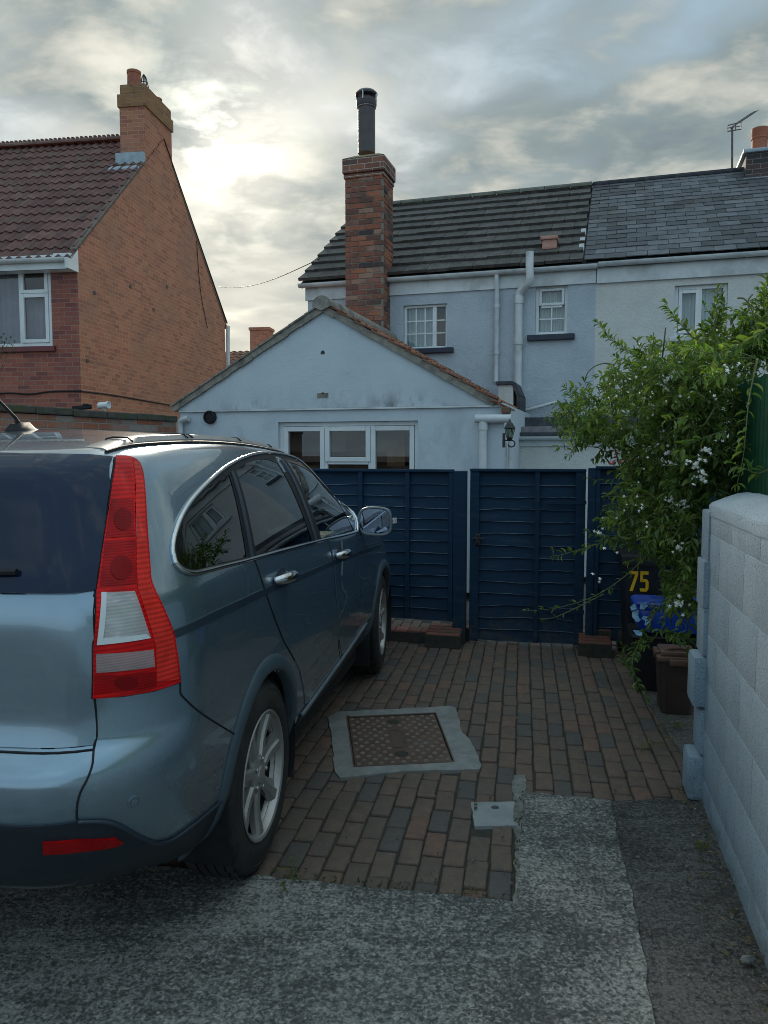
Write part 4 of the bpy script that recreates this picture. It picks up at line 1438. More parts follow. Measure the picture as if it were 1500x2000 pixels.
# ================================================================== FAR HOUSE between the two
fh = Plane((D(480, 700, 27).x, 27), -8.5)
far = thing('far_house', fh.at(0, 0, 2), 'distant house with orange tiled roof and square brick chimney between the gables', 'house')
u0, u1 = fh.u(425, 720) - .5, fh.u(640, 720)
z0, z1 = fh.z(480, 735), fh.z(480, 672)
b = MB()
b.slab(fh, u0, u1, 0, z0, .2, 4.2)
b.build('wall', MT['brick_front'], far)
b = MB()
b.quad(fh.at(u0, z0, 0), fh.at(u1, z0, 0), fh.at(u1, z1, 2.2), fh.at(u0, z1, 2.2))
b.quad(fh.at(u0, z0, 4.4), fh.at(u1, z0, 4.4), fh.at(u1, z1, 2.2), fh.at(u0, z1, 2.2))
b.quad(fh.at(u1, z0, 0), fh.at(u1, z0, 4.4), fh.at(u1, z1, 2.2))
rf = b.build('roof', MT['tile_terracotta'], far)
sv = fh.at(0, z1, 2.2) - fh.at(0, z0, 0)
tiled_roof('tiles', fh.at(u0, z0 + .03, -.05), fh.d, sv.normalized(), u1 - u0, sv.length, .25, .3, MT['tile_terracotta'], rf, 'wave', .03, .004, False)
b = MB()
c0_, c1_ = fh.u(488, 650, 2), fh.u(525, 650, 2)
b.slab(fh, c0_, c1_, z1 - .5, fh.z(500, 645, 2), 2.0, 2.6)
b.slab(fh, c0_ - .04, c1_ + .04, fh.z(500, 645, 2), fh.z(500, 639, 2), 1.96, 2.64, .02)
b.build('chimney', MT['brick_orange'], far)

# overhead wire
A, B = D(425, 560, 22), D(625, 505, 12.2)
pts = [A.lerp(B, i / 14) - Z * (.18 * math.sin(math.pi * i / 14)) for i in range(15)]
b = MB()
b.tube(pts, .007, 5)
tag(b.build('overhead_wire', MT['black']), 'thin dark wire slung between the brick house and the cottage eaves', 'wire')

# ================================================================== GARDEN WALL on the left
gw = Plane(ext.at(eL - .05, 0, -.02), 64.0)
gz = gw.z(345, 812)
gwt = thing('brick_garden_wall', gw.at(-2, 0), 'old red brick garden wall with a dark mossy coping beyond the car', 'wall')
b = MB()
c_ = gw.at(-3.0, gz / 2 - .04, .11)
b.slab(gw, -6.2, .0, 0, gz - .075, 0, .22)
b.build('wall', MT['brick_garden'], gwt)
b = MB()
k = -6.2
while k < 0:
    L = min(.46, -k)
    j = random.uniform(-.008, .008)
    b.slab(gw, k + .004, k + L - .004, gz - .075 + j, gz + j, -.035, .26, .014)
    k += .46
b.build('coping', M('mossy_coping', (.055, .055, .05), (.09, .088, .075), 12, .95, .9, 60, c3=(.07, .085, .03), s3=5, f3=.7), gwt)
cam_ = thing('security_camera', gw.at(gw.u(205, 790), gz), 'small white cylinder camera on the garden wall coping', 'camera')
C_ = gw.at(gw.u(202, 790, .1), gz, .1)
b = MB()
b.lathe(C_ + Z * .07, Vector((1, -.3, .05)), [(.03, -.06), (.036, -.055), (.036, .05), (.042, .052), (.042, .07), (.03, .07), (.028, .06)], 16)
b.build('housing', MT['plastic_white'], cam_, smooth=40)
b = MB()
b.box(C_ + Z * .018, (.03, .03, .05))
b.build('foot', MT['steel'], cam_)
b = MB()
C_ = gw.at(gw.u(160, 790, .1), gz, .1)
b.box(C_ + Z * .03, (.20, .10, .045), (Vector((.9, .3, .1)).normalized(), Vector((-.3, .9, 0)).normalized(), Z), .01)
b.box(C_ + Z * .06 + Vector((.05, 0, 0)), (.06, .08, .02), None, .005)
tag(b.build('tray', MT['black']), 'small black tray left on the garden wall coping', 'tray')

# ================================================================== LAP FENCE AND GATE
def fence_mat():
    m, nt = newmat('blue_painted_boards')
    pos = nt.n('ShaderNodeNewGeometry').outputs['Position']
    grain = nt.noise(nt.vmath('MULTIPLY', pos, (1.5, 1.5, 40)), 3.0, 6, .65, .3)
    colr = nt.mix(nt.ramp(grain, [(.3, 0.0), (.7, 1.0)]), (.003, .020, .046), (.006, .031, .066))
    colr = nt.mix(nt.ramp(nt.noise(pos, 3.2, 6, .6), [(.5, 0.0), (.72, .6)]), colr, (.003, .018, .040))
    zz_ = nt.n('ShaderNodeSeparateXYZ', {0: pos}).outputs[2]
    mud = nt.math('MULTIPLY', nt.math('SUBTRACT', 1.0, smooth(nt, zz_, .02, .38)), nt.ramp(nt.noise(pos, 11, 7, .68), [(.42, 0.0), (.62, .8)]))
    colr = nt.mix(mud, colr, (.055, .052, .045))
    fade = nt.ramp(nt.noise(nt.vmath('MULTIPLY', pos, (1.2, 1.2, 7)), 2.4, 6, .65), [(.55, 0.0), (.75, .35)])
    colr = nt.mix(fade, colr, (.045, .085, .115))
    sp = nt.noise(pos, 85, 3, .6)
    colr = nt.mix(nt.ramp(sp, [(.73, 0.0), (.78, .6)]), colr, (.16, .19, .21))
    finish(nt, pbsdf(nt, colr, .7, bump(nt, grain, .35, .004), Specular_IOR_Level=.25))
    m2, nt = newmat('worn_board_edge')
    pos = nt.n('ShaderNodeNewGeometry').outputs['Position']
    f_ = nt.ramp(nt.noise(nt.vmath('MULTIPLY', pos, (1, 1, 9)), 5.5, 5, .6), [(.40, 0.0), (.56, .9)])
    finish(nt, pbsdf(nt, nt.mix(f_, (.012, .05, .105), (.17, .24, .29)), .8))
    return m, m2


FB, FEDGE = fence_mat()
MT['fence_blue'] = FB


def lap_panel(parent, pl, u0, u1, z0, z1, n, battens, off=0.0, frame=.045, wav=.0055):
    """waney lap boards, battens and a frame, on a wall plane"""
    b = MB()
    h = (z1 - z0) / n
    for i in range(n):
        zb, zt_ = z0 + i * h - .012, z0 + (i + 1) * h + .006
        k = 14
        ph = random.uniform(0, 6)
        am = random.uniform(.3, 1.3) * wav
        lo, hi = [], []
        for q in range(k + 1):
            u = u0 + (u1 - u0) * q / k
            wz = am * math.sin(ph + q * .55) + am * .5 * math.sin(ph * 2 + q * 1.3)
            lo.append((u, zb + wz))
            hi.append((u, zt_))
        for q in range(k):
            A, B = lo[q], lo[q + 1]
            C, E_ = hi[q + 1], hi[q]
            o0, o1 = off - .016, off + .004
            b.mi = 0
            b.quad(pl.at(*A, o0), pl.at(*B, o0), pl.at(*C, o1), pl.at(*E_, o1))
            b.quad(pl.at(*B, o0 + .016), pl.at(*A, o0 + .016), pl.at(*E_, o1 + .012), pl.at(*C, o1 + .012))
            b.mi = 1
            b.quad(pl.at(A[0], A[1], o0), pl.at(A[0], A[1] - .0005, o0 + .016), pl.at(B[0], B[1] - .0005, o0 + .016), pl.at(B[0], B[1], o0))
            # the lower lip of the board, its paint worn pale
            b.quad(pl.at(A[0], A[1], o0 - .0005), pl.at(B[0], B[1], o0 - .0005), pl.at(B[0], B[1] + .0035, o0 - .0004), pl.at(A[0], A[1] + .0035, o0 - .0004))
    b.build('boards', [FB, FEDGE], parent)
    for u in battens:
        c = MB()
        c.slab(pl, u - .019, u + .019, z0 + .0, z1 - .0, off - .042, off - .012, .004)
        c.build('batten', FB, parent)
    c = MB()
    c.slab(pl, u0 - .004, u0 + frame, z0 - .012, z1, off - .045, off + .02, .004)
    c.slab(pl, u1 - frame, u1 + .004, z0 - .012, z1, off - .045, off + .02, .004)
    c.slab(pl, u0 - .006, u1 + .006, z1, z1 + .022, off - .055, off + .035, .005)
    c.build('frame', FB, parent)


fp = fence_pl
f1 = thing('fence_panel', fp.at(-.9, 0), 'dark blue waney-lap fence panel between the car and the gate', 'fence')
fu1 = fp.u(884, 1050, -.02)
zt1 = fp.z(890, 922)
zb1 = fp.z(880, 1209)
fu0 = fu1 - 1.86
bat = [fp.u(797, 1050), fp.u(706, 1000), fp.u(706, 1000) - .44]
lap_panel(f1, fp, fu0, fu1, zb1, zt1, 13, bat, .0, .03)
b = MB()
b.slab(fp, fu1 + .006, fp.u(911, 1050), .0, zt1 + .01, -.05, .05, .006)
b.build('post', FB, f1)
f1b = thing('fence_panel', fp.at(-2.9, 0), 'dark blue lap fence panel hidden behind the car', 'fence')
lap_panel(f1b, fp, fu0 - 1.94, fu0 - .08, zb1, zt1, 13, [fu0 - .7, fu0 - 1.35], .0, .03)
b = MB()
b.slab(fp, fu0 - .076, fu0 - .008, 0, zt1 + .01, -.05, .05, .006)
b.build('post', FB, f1b)

gt = thing('garden_gate', fp.at(.45, 0), 'dark blue lap-boarded garden gate standing between two narrow gaps', 'gate')
gp_ = Plane(G(918, 1254), -11.0)
gu0, gu1 = gp_.u(919, 1080), gp_.u(1140, 1080)
gzt = (gp_.z(930, 922) + gp_.z(1135, 920)) / 2
lap_panel(gt, gp_, gu0, gu1, .035, gzt, 14, [gp_.u(1048, 1080)], .0, .07, .0045)
b = MB()
c_ = gp_.at(gp_.u(934, 1053), gp_.z(934, 1053), -.05)
b.box(c_, (.04, .012, .09), (gp_.d, gp_.n, Z), .004)
b.tube([gp_.at(gp_.u(934, 1053) - .04, gp_.z(934, 1050), -.06), gp_.at(gp_.u(934, 1053) + .05, gp_.z(934, 1050), -.06)], .008, 8)
b.tube(catmull([c_ + Z * .035, c_ - gp_.n * .045 + Z * .01, c_ - gp_.n * .045 - Z * .03, c_ - Z * .045], 4), .006, 6)
b.build('latch', MT['iron_black'], gt)
b = MB()
for z_ in (.28, 1.15):
    b = MB()
    b.slab(gp_, gu1 - .30, gu1 + .01, z_, z_ + .03, -.053, -.046)
    b.build('hinge', MT['fence_blue'], gt)
f2 = thing('fence_panel', fp.at(1.5, 0), 'dark blue lap fence panel half hidden by the climbing plant', 'fence')
fu2 = fp.u(1146, 1080)
lap_panel(f2, fp, fu2 + .06, fu2 + 1.75, .10, fp.z(1155, 916), 13, [fp.u(1251, 1080), fp.u(1251, 1080) + .5], .0, .03)
b = MB()
b.slab(fp, fu2 - .0, fu2 + .055, 0, fp.z(1155, 914), -.05, .05, .006)
b.build('post', FB, f2)


# brick kerbs at the foot of the fence
def brick_pile(name, bricks, label):
    c = sum((q[0] for q in bricks), Vector()) / len(bricks)
    t = thing(name, (c.x, c.y, 0), label, 'brick step')
    b = MB()
    for pos, size, ax in bricks:
        b.box(pos, size, ax, .006)
    b.build('bricks', M('kerb_brick', (.22, .075, .05), (.15, .06, .045), 14, .85, .7, 80, c3=(.09, .075, .05), s3=9, f3=.8, island=.3), t)
    b = MB()
    for pos, size, ax in bricks:
        b.box(Vector(pos) - Z * .006, (size[0] + .014, size[1] + .014, size[2] - .008), ax)
    b.build('mortar', MT['joint_sand'], t)
    return t


ax = (fp.d, fp.n, Z)
tilt_ax = ((fp.d).normalized(), (fp.n + Z * .10).normalized(), (Z - fp.n * .10).normalized())
br = []
for i in range(4):                                           # bricks on edge, stepping down towards the drive
    br.append((fp.at(fp.u(872, 1235), .055 + .008 * i, -.19 + .071 * i), (.27, .064, .11), ax))
br.append((fp.at(fp.u(895, 1215), .06, .10), (.16, .10, .11), ax))
brick_pile('brick_step', br, 'small step of red bricks on edge left of the gate')
br = []
for i in range(17):
    br.append((fp.at(fp.u(868, 1215) - .02 - .110 * i, .048 + random.uniform(-.004, .004), -.02), (.102, .17, .095), ax))
brick_pile('brick_kerb', br, 'row of worn red bricks along the foot of the fence')
br = []
for i in range(4):
    br.append((fp.at(fp.u(1160, 1250), .055 + .006 * i, -.20 + .071 * i), (.235, .064, .11), ax))
br.append((fp.at(fp.u(1172, 1235), .135, .02), (.16, .09, .065), ax))
brick_pile('brick_step', br, 'small step of red bricks on edge right of the gate')

# ================================================================== BLOCK WALL on the right
MT['wall_paint'] = block_paint('painted_concrete_block', (.285, .395, .485), (.345, .455, .545), (.20, .27, .31))
MT['wall_paint_dark'] = MT['wall_paint']
wt = thing('block_wall', WB0 + wdir * 2, 'pale blue painted concrete block wall with sloped coping on the right', 'wall')
WT = EYE - .222
courses = [0, .115]
while courses[-1] < WT - .04:
    courses.append(courses[-1] + .2175)
b = MB()
Wx = (wdir, wn, Z)
for i in range(len(courses) - 1):
    z0, z1 = courses[i], min(courses[i + 1], WT - .032)
    x = .0
    first = True
    while x < 6.4:
        L = (.22 if i % 2 else .44) if first else .44
        first = False
        c = WB0 + wdir * (x + L / 2) + wn * .10 + Z * ((z0 + z1) / 2)
        b.box(c, (L - .003, .20, z1 - z0 - .0045), Wx, .003)
        x += L
b.build('blocks', MT['wall_paint'], wt, smooth=30)
b = MB()
b.box(WB0 + wdir * 3.2 + wn * .10 + Z * (WT / 2 - .04), (6.38, .1965, WT - .10), Wx)
b.build('joints', block_paint('painted_joint', (.33, .44, .53), (.39, .49, .58), (.24, .31, .35)), wt)
b = MB()
prof = [(-.003, -.048), (-.003, -.004), (.008, .008), (.06, .034), (.11, .052), (.15, .056), (.19, .046), (.204, .02), (.204, -.05)]
L0, L1 = -.03, 6.4
ns = 60
rows = []
for i in range(ns + 1):
    x = L0 + (L1 - L0) * i / ns
    rows.append([WB0 + wdir * x + wn * a + Z * (WT + h + random.uniform(-.004, .004)) for a, h in prof])
vs = [p for r_ in rows for p in r_]
k = len(prof)
fs = [(i * k + j, i * k + j + 1, (i + 1) * k + j + 1, (i + 1) * k + j) for i in range(ns) for j in range(k - 1)] + [tuple(range(k))]
b.add(vs, fs)
b.build('coping', MT['wall_paint'], wt, smooth=60)
# toothed end of the wall: alternate courses stand out towards the drive
b = MB()
teeth = [(.0, .205, .062), (.215, .415, .018), (.425, .655, .052), (.660, .87, .016), (.872, 1.08, .022), (1.082, WT - .03, .008)]
for z0, z1, out in teeth:
    bl = MB()
    c = WB0 - wdir * .08 + wn * (.10 - out / 2) + Z * ((z0 + z1) / 2)
    b.box(c, (.17, .20 + out, z1 - z0), Wx, .022 if out > .05 else .006)
b.build('end_blocks', MT['wall_paint'], wt, smooth=35)

# corrugated green sheet fence behind the wall
cg = MB()
n = 0
x = -.14
base = WB0 + wn * .30
top, bot = 1.92, .3
seg = 260
prev = None
Lg = 6.5
vs = []
for i in range(int(Lg / .0095)):
    x = -1.16 + i * .0095
    o = .009 * math.sin(i * 2 * math.pi / 8)
    p = base + wdir * x + wn * o
    vs.append(p)
for i in range(len(vs) - 1):
    cg.quad(vs[i] + Z * bot, vs[i + 1] + Z * bot, vs[i + 1] + Z * top, vs[i] + Z * top)
gf = thing('corrugated_fence', base, 'dark green corrugated metal fence standing behind the block wall', 'fence')
cg.build('sheet', M('green_painted_metal', (.012, .085, .040), (.018, .105, .052), 4, .42, .15, 60, c3=(.02, .05, .03), s3=3, f3=.6), gf, smooth=60)
b = MB()
b.box(base - wdir * 1.20 + wn * .03 + Z * .95, (.07, .07, 1.9), Wx, .01)
b.build('post', MT['slab_grey'], gf)

# ================================================================== THE CAR
CA = R(9.46)
CO = Vector((-1.332, 2.877, 0))
CH, CR_ = Vector((math.sin(CA), math.cos(CA), 0)), Vector((math.cos(CA), -math.sin(CA), 0))
car = thing('parked_car', CO, 'silver-blue estate-style SUV parked close to the fence, seen from behind', 'car', rotz=-CA)
# local car axes: x = to the right, y = forward, z = up; the origin is under the middle of the rear axle


def car_local(P):
    d = P - CO
    return Vector((d.dot(CR_), d.dot(CH), d.z))


CAMC = car_local(Vector((0, 0, EYE)))


def car_ray(x, y):
    r = ray(x, y)
    return Vector((r.dot(CR_), r.dot(CH), r.z)).normalized()


def car_paint():
    m, nt = newmat('silver_blue_paint')
    pos = nt.n('ShaderNodeNewGeometry').outputs['Position']
    dirt = nt.ramp(nt.noise(pos, 3.0, 8, .65, .3), [(.45, 0.0), (.75, 1.0)])
    base = nt.mix(nt.math('MULTIPLY', dirt, .25), (.225, .325, .400), (.23, .29, .32))
    lz = nt.n('ShaderNodeSeparateXYZ', {0: pos}).outputs[2]
    road = nt.math('MULTIPLY', nt.math('SUBTRACT', 1.0, smooth(nt, lz, .42, .95)), nt.ramp(nt.noise(nt.vmath('MULTIPLY', pos, (1, 1, .5)), 5.0, 4, .55), [(.35, .10), (.75, .7)]))
    base = nt.mix(nt.math('MULTIPLY', road, .6), base, (.13, .135, .135))
    fl = nt.noise(pos, 900, 2, .5)
    rough = nt.math('ADD', nt.math('ADD', nt.math('MULTIPLY', dirt, .08), .20), nt.math('MULTIPLY', road, .35))
    finish(nt, nt.n('ShaderNodeBsdfPrincipled', {'Base Color': base, 'Metallic': .72, 'Roughness': rough, 'Coat Weight': 1.0, 'Coat Roughness': .02,
                                                'Normal': bump(nt, fl, .05, .001)}).outputs[0])
    return m


MT['paint'] = car_paint()
MT['cladding'] = M('grey_blue_bumper_plastic', (.010, .018, .027), (.015, .024, .034), 7, .5, .15, 200)
MT['trim_grey'] = M('grey_sill_trim', (.12, .15, .175), (.16, .19, .21), 7, .4)
MT['strip'] = M('dark_blue_moulding', (.020, .032, .048), (.026, .040, .058), 7, .38)
MT['arch'] = M('wheel_arch_trim', (.050, .078, .098), (.062, .090, .110), 7, .4)
MT['chrome'] = M('chrome', (.62, .63, .64), None, rough=.12, Metallic=1.0)
MT['rubber'] = M('tyre_rubber', (.014, .014, .015), (.024, .023, .022), 14, .75, .3, 120, c3=(.05, .047, .042), s3=6, f3=.5)
MT['alloy'] = M('alloy_rim', (.34, .33, .315), (.42, .405, .385), 12, .36, .1, 90, Metallic=.6)
MT['barrel'] = M('rim_barrel', (.035, .034, .033), (.05, .048, .046), 14, .5, Metallic=.4)
MT['alloy_dark'] = M('brake_dark', (.035, .034, .034), (.055, .05, .048), 14, .6, Metallic=.3)
MT['tint'] = glass('privacy_glass', (.035, .045, .05), 0, 1.5, 1.25)
MT['clearglass'] = glass('front_door_glass', (.66, .76, .74), 0, 1.5, 1.1)
MT['rearglass'] = M('rear_window_glass', (.004, .012, .034), (.006, .016, .042), 3, .04, Specular_IOR_Level=.28)
MT['seat'] = M('grey_seat_cloth', (.06, .065, .07), (.09, .095, .10), 20, .9)
MT['teal_cloth'] = M('teal_cloth', (.10, .30, .30), (.16, .38, .37), 9, .85)


def lens_mat(name, c, solid, ribs, gloss=1.28, pat=1.0):
    """moulded plastic over a reflector: part see-through tint, part body colour, ribbed on the inside"""
    m, nt = newmat(name)
    pos = nt.n('ShaderNodeTexCoord').outputs['Object']
    sp_ = nt.n('ShaderNodeSeparateXYZ', {0: pos})
    wv = nt.math('SINE', nt.math('MULTIPLY', sp_.outputs[2], ribs))
    cell = nt.math('SINE', nt.math('MULTIPLY', nt.math('ADD', sp_.outputs[0], sp_.outputs[1]), ribs * .8))
    dark = nt.ramp(nt.math('ADD', nt.math('MULTIPLY', wv, .3), nt.math('ADD', nt.math('MULTIPLY', cell, .04), .5)), [(.05, 1.0 - .45 * pat), (.75, 1.0)])
    blot = nt.ramp(nt.noise(pos, 11, 3, .5), [(.35, 1.0 - .35 * pat), (.6, 1.0)])
    tint = nt.mix(1.0, nt.mix(1.0, c, dark, 'MULTIPLY'), blot, 'MULTIPLY')
    t_ = nt.n('ShaderNodeBsdfTransparent', {0: tint}).outputs[0]
    d_ = nt.n('ShaderNodeBsdfDiffuse', {0: tint}).outputs[0]
    body_ = nt.n('ShaderNodeMixShader', {0: solid, 1: t_, 2: d_}).outputs[0]
    nrm = bump(nt, wv, .06, .002)
    fr = nt.n('ShaderNodeFresnel', {'IOR': gloss, 'Normal': nrm}).outputs[0]
    g_ = nt.n('ShaderNodeBsdfGlossy', {0: (1, 1, 1, 1), 'Roughness': .04, 'Normal': nrm}).outputs[0]
    finish(nt, nt.n('ShaderNodeMixShader', {0: fr, 1: body_, 2: g_}).outputs[0])
    return m


def reflector_mat():
    m, nt = newmat('lamp_reflector')
    pos = nt.n('ShaderNodeTexCoord').outputs['Object']
    v = nt.n('ShaderNodeTexVoronoi', {'Vector': nt.vmath('MULTIPLY', pos, (1, 1, 1.6)), 'Scale': 42.0}, feature='F1')
    cellc = nt.n('ShaderNodeSeparateColor', {0: v.outputs['Color']}).outputs[0]
    colr = nt.mix(1.0, (.92, .93, .95), nt.ramp(cellc, [(.1, .5), (.5, .9), (.9, 1.0)]), 'MULTIPLY')
    wv = nt.math('SINE', nt.math('MULTIPLY', nt.n('ShaderNodeSeparateXYZ', {0: pos}).outputs[2], 620))
    h = nt.math('ADD', v.outputs['Distance'], nt.math('MULTIPLY', wv, .15))
    finish(nt, pbsdf(nt, colr, .25, bump(nt, h, .9, .01), Metallic=.55))
    return m


MT['reflector'] = reflector_mat()
MT['lens_red'] = lens_mat('red_lens', (1.0, .012, .014), .85, 520)
MT['lens_red_dark'] = lens_mat('deep_red_lens', (.62, .005, .008), .8, 900)
MT['lens_rib'] = lens_mat('ribbed_red_lens', (1.0, .045, .030), .95, 480)
MT['lens_clear'] = lens_mat('clear_lens', (1.0, 1.0, 1.0), .42, 700, 1.35, .5)
MT['lens_grey'] = lens_mat('grey_lens', (.95, .97, .96), .3, 900, 1.35, .6)

# body sections, bottom to top: z, rear y, half width, rear corner (along, across), front y, front corner
KEYS = [
    (.235, -.80, .74, .34, .30, 3.22, .40, .34),
    (.30, -.865, .82, .38, .32, 3.38, .46, .40),
    (.38, -.915, .868, .40, .33, 3.46, .55, .45),
    (.48, -.94, .895, .42, .34, 3.50, .60, .48),
    (.585, -.975, .905, .43, .35, 3.52, .62, .50),
    (.68, -.992, .911, .44, .35, 3.52, .62, .50),
    (.735, -.988, .912, .44, .35, 3.51, .62, .50),
    (.78, -.955, .910, .42, .34, 3.49, .62, .50),
    (.815, -.912, .907, .40, .32, 3.45, .62, .50),
    (.90, -.902, .905, .40, .30, 3.36, .62, .50),
    (.97, -.902, .903, .40, .29, 3.20, .62, .50),
    (1.03, -.902, .899, .41, .29, 3.02, .66, .50),
    (1.09, -.900, .893, .42, .29, 2.86, .68, .48),
    (1.15, -.894, .882, .42, .28, 2.70, .70, .46),
    (1.20, -.882, .867, .42, .27, 2.56, .70, .44),
    (1.30, -.850, .832, .40, .25, 2.31, .68, .40),
    (1.40, -.812, .792, .38, .23, 2.06, .62, .36),
    (1.48, -.778, .752, .36, .22, 1.86, .54, .32),
    (1.535, -.748, .715, .34, .22, 1.71, .46, .28),
    (1.575, -.710, .675, .32, .22, 1.58, .40, .26),
    (1.598, -.655, .620, .30, .22, 1.46, .36, .24),
]


def pchip(xs, ys, x):
    n = len(xs)
    h = [xs[i + 1] - xs[i] for i in range(n - 1)]
    dl = [(ys[i + 1] - ys[i]) / h[i] for i in range(n - 1)]
    m = [dl[0]] + [0 if dl[i - 1] * dl[i] <= 0 else 2 * dl[i - 1] * dl[i] / (dl[i - 1] + dl[i]) for i in range(1, n - 1)] + [dl[-1]]
    for i in range(n - 1):
        if x <= xs[i + 1] or i == n - 2:
            t = (x - xs[i]) / h[i]
            t2, t3 = t * t, t * t * t
            return (2 * t3 - 3 * t2 + 1) * ys[i] + (t3 - 2 * t2 + t) * h[i] * m[i] + (-2 * t3 + 3 * t2) * ys[i + 1] + (t3 - t2) * h[i] * m[i + 1]


def sstep(a, b, x):
    t = max(0, min(1, (x - a) / (b - a)))
    return t * t * (3 - 2 * t)


NR, NC, NS, NF_, NE = 26, 26, 150, 24, 22


def contour(z, rear, W, ra, rb, fr, fa, fb):
    """right half of one section, rear centre to front centre, as (x, y)"""
    bow = .045
    out = []
    xs = W - rb
    for i in range(NR):
        x = xs * i / NR
        out.append((x, rear + bow * (x / W) ** 2))
    yb = rear + bow * (xs / W) ** 2
    for i in range(NC):
        a = math.pi / 2 * i / NC
        sx_, cx_ = math.sin(a) ** .92, 1 - math.cos(a) ** .92
        out.append((xs + rb * sx_, yb + (ra - bow * .3) * cx_))
    y0, y1 = yb + ra - bow * .3, fr - fa
    for i in range(NS):
        t = i / NS
        y = y0 + (y1 - y0) * t
        out.append((W, y))
    for i in range(NF_):
        a = math.pi / 2 * i / NF_
        out.append((W - fb * (1 - math.cos(a)), y1 + fa * math.sin(a)))
    for i in range(NE + 1):
        x = (W - fb) * (1 - i / NE)
        out.append((x, fr + .10 * (1 - (x / (W - fb)) ** 2)))
    return out


def deform(x, y, z):
    # plan taper of the flanks, fall of the roof to front and back, rise of the lower edge at both ends
    k = 1 - .010 * max(0, (y - 1.3) / 1.6) ** 2 * 1.5 - .006 * max(0, (1.0 - y) / 1.6) ** 2
    # flank hollow under the waist, arches a touch fuller
    x = x * k
    up = sstep(1.12, 1.5, z)
    fall = .052 * max(0, y - .25) ** 2 if y > .25 else .065 * (y - .25) ** 2
    z = z - fall * up
    lowk = 1 - sstep(.235, .66, z)
    z = z + lowk * (.12 * sstep(-.25, -.75, y) + .10 * sstep(3.05, 3.4, y))
    belt = sstep(.55, .95, z) * (1 - up)
    z = z - .030 * belt * sstep(.4, 2.8, y)
    return Vector((x, y, z))


zs_ = [k[0] for k in KEYS]
rings = []
zlist = []
z = KEYS[0][0]
while z < KEYS[-1][0] - .001:
    zlist.append(z)
    z += .014
zlist.append(KEYS[-1][0])
for z in zlist:
    p = [pchip(zs_, [k[i] for k in KEYS], z) for i in range(1, 8)]
    rings.append([deform(x, y, z) for x, y in contour(z, *p)])
last = contour(KEYS[-1][0], *KEYS[-1][1:])
for f_ in (.94, .87, .78, .66, .52, .36, .2, .08):
    rings.append([deform(x * f_, .42 + (y - .42) * (f_ * .9 + .1), KEYS[-1][0] + .045 * (1 - f_ ** 2.4)) for x, y in last])
bmv, bmf = [], []
npt = len(rings[0])
for rg in rings:
    bmv += rg
    bmv += [Vector((-p.x, p.y, p.z)) for p in rg]
nring = len(rings)
for i in range(nring - 1):
    for j in range(npt - 1):
        a, b_ = i * 2 * npt + j, (i + 1) * 2 * npt + j
        bmf.append((a, a + 1, b_ + 1, b_))
        a, b_ = a + npt, b_ + npt
        bmf.append((a + 1, a, b_, b_ + 1))
BV = BVHTree.FromPolygons(bmv, bmf)


def hit_cam(x, y):
    """where the line of sight through a photo pixel meets the body, in car axes"""
    h = BV.ray_cast(CAMC, car_ray(x, y))
    if h[0] is None:
        q = None
        best = 1e9
        d_ = car_ray(x, y)
        for t in (1.8 + .02 * i for i in range(150)):
            P = CAMC + d_ * t
            n_ = BV.find_nearest(P)
            if n_[3] < best:
                best, q = n_[3], n_
        return q[0], q[1]
    return h[0], h[1]


def hit_side(y, z):
    h = BV.ray_cast(Vector((3, y, z)), Vector((-1, 0, 0)))
    if h[0] is None or h[0].x < .2:
        n_ = BV.find_nearest(Vector((.9, y, z)))
        return n_[0], n_[1]
    return h[0], h[1]


def hit_rear(x, z):
    h = BV.ray_cast(Vector((x, -3, z)), Vector((0, 1, 0)))
    if h[0] is None or h[0].y > .5:
        n_ = BV.find_nearest(Vector((x, -.9, z)))
        return n_[0], n_[1]
    return h[0], h[1]


def hit_diag(q, z):
    """the rear corner seen from 45 degrees: q runs across that view"""
    d_ = Vector((-.7071, .7071, 0))
    s_ = Vector((.7071, .7071, 0))
    h = BV.ray_cast(Vector((0, 0, z)) + s_ * q - d_ * 3, d_)
    if h[0] is None:
        n_ = BV.find_nearest(Vector((.8, -.8, z)))
        return n_[0], n_[1]
    return h[0], h[1]


def to_side(pts):
    return [(h.y, h.z) for h in (hit_cam(*p)[0] for p in pts)]


def to_rear(pts):
    return [(h.x, h.z) for h in (hit_cam(*p)[0] for p in pts)]


def to_diag(pts):
    return [((h.x + h.y) * .7071, h.z) for h in (hit_cam(*p)[0] for p in pts)]


def smooth2(pts, n=5, closed=True):
    return [(p.x, p.y) for p in catmull([Vector((a, b, 0)) for a, b in pts], n, closed)]


def resample(poly, step):
    out = []
    m_ = len(poly)
    for i in range(m_):
        a, b = poly[i], poly[(i + 1) % m_]
        L = math.hypot(b[0] - a[0], b[1] - a[1])
        k = max(1, int(L / step))
        for q in range(k):
            out.append((a[0] + (b[0] - a[0]) * q / k, a[1] + (b[1] - a[1]) * q / k))
    return out


def in2(p, poly):
    c = False
    n = len(poly)
    for i in range(n):
        a, b = poly[i], poly[i - 1]
        if (a[1] > p[1]) != (b[1] > p[1]) and p[0] < (b[0] - a[0]) * (p[1] - a[1]) / (b[1] - a[1]) + a[0]:
            c = not c
    return c


def area2(poly):
    return sum(poly[i - 1][0] * poly[i][1] - poly[i][0] * poly[i - 1][1] for i in range(len(poly))) / 2


HIT = {'side': hit_side, 'rear': hit_rear, 'diag': hit_diag}


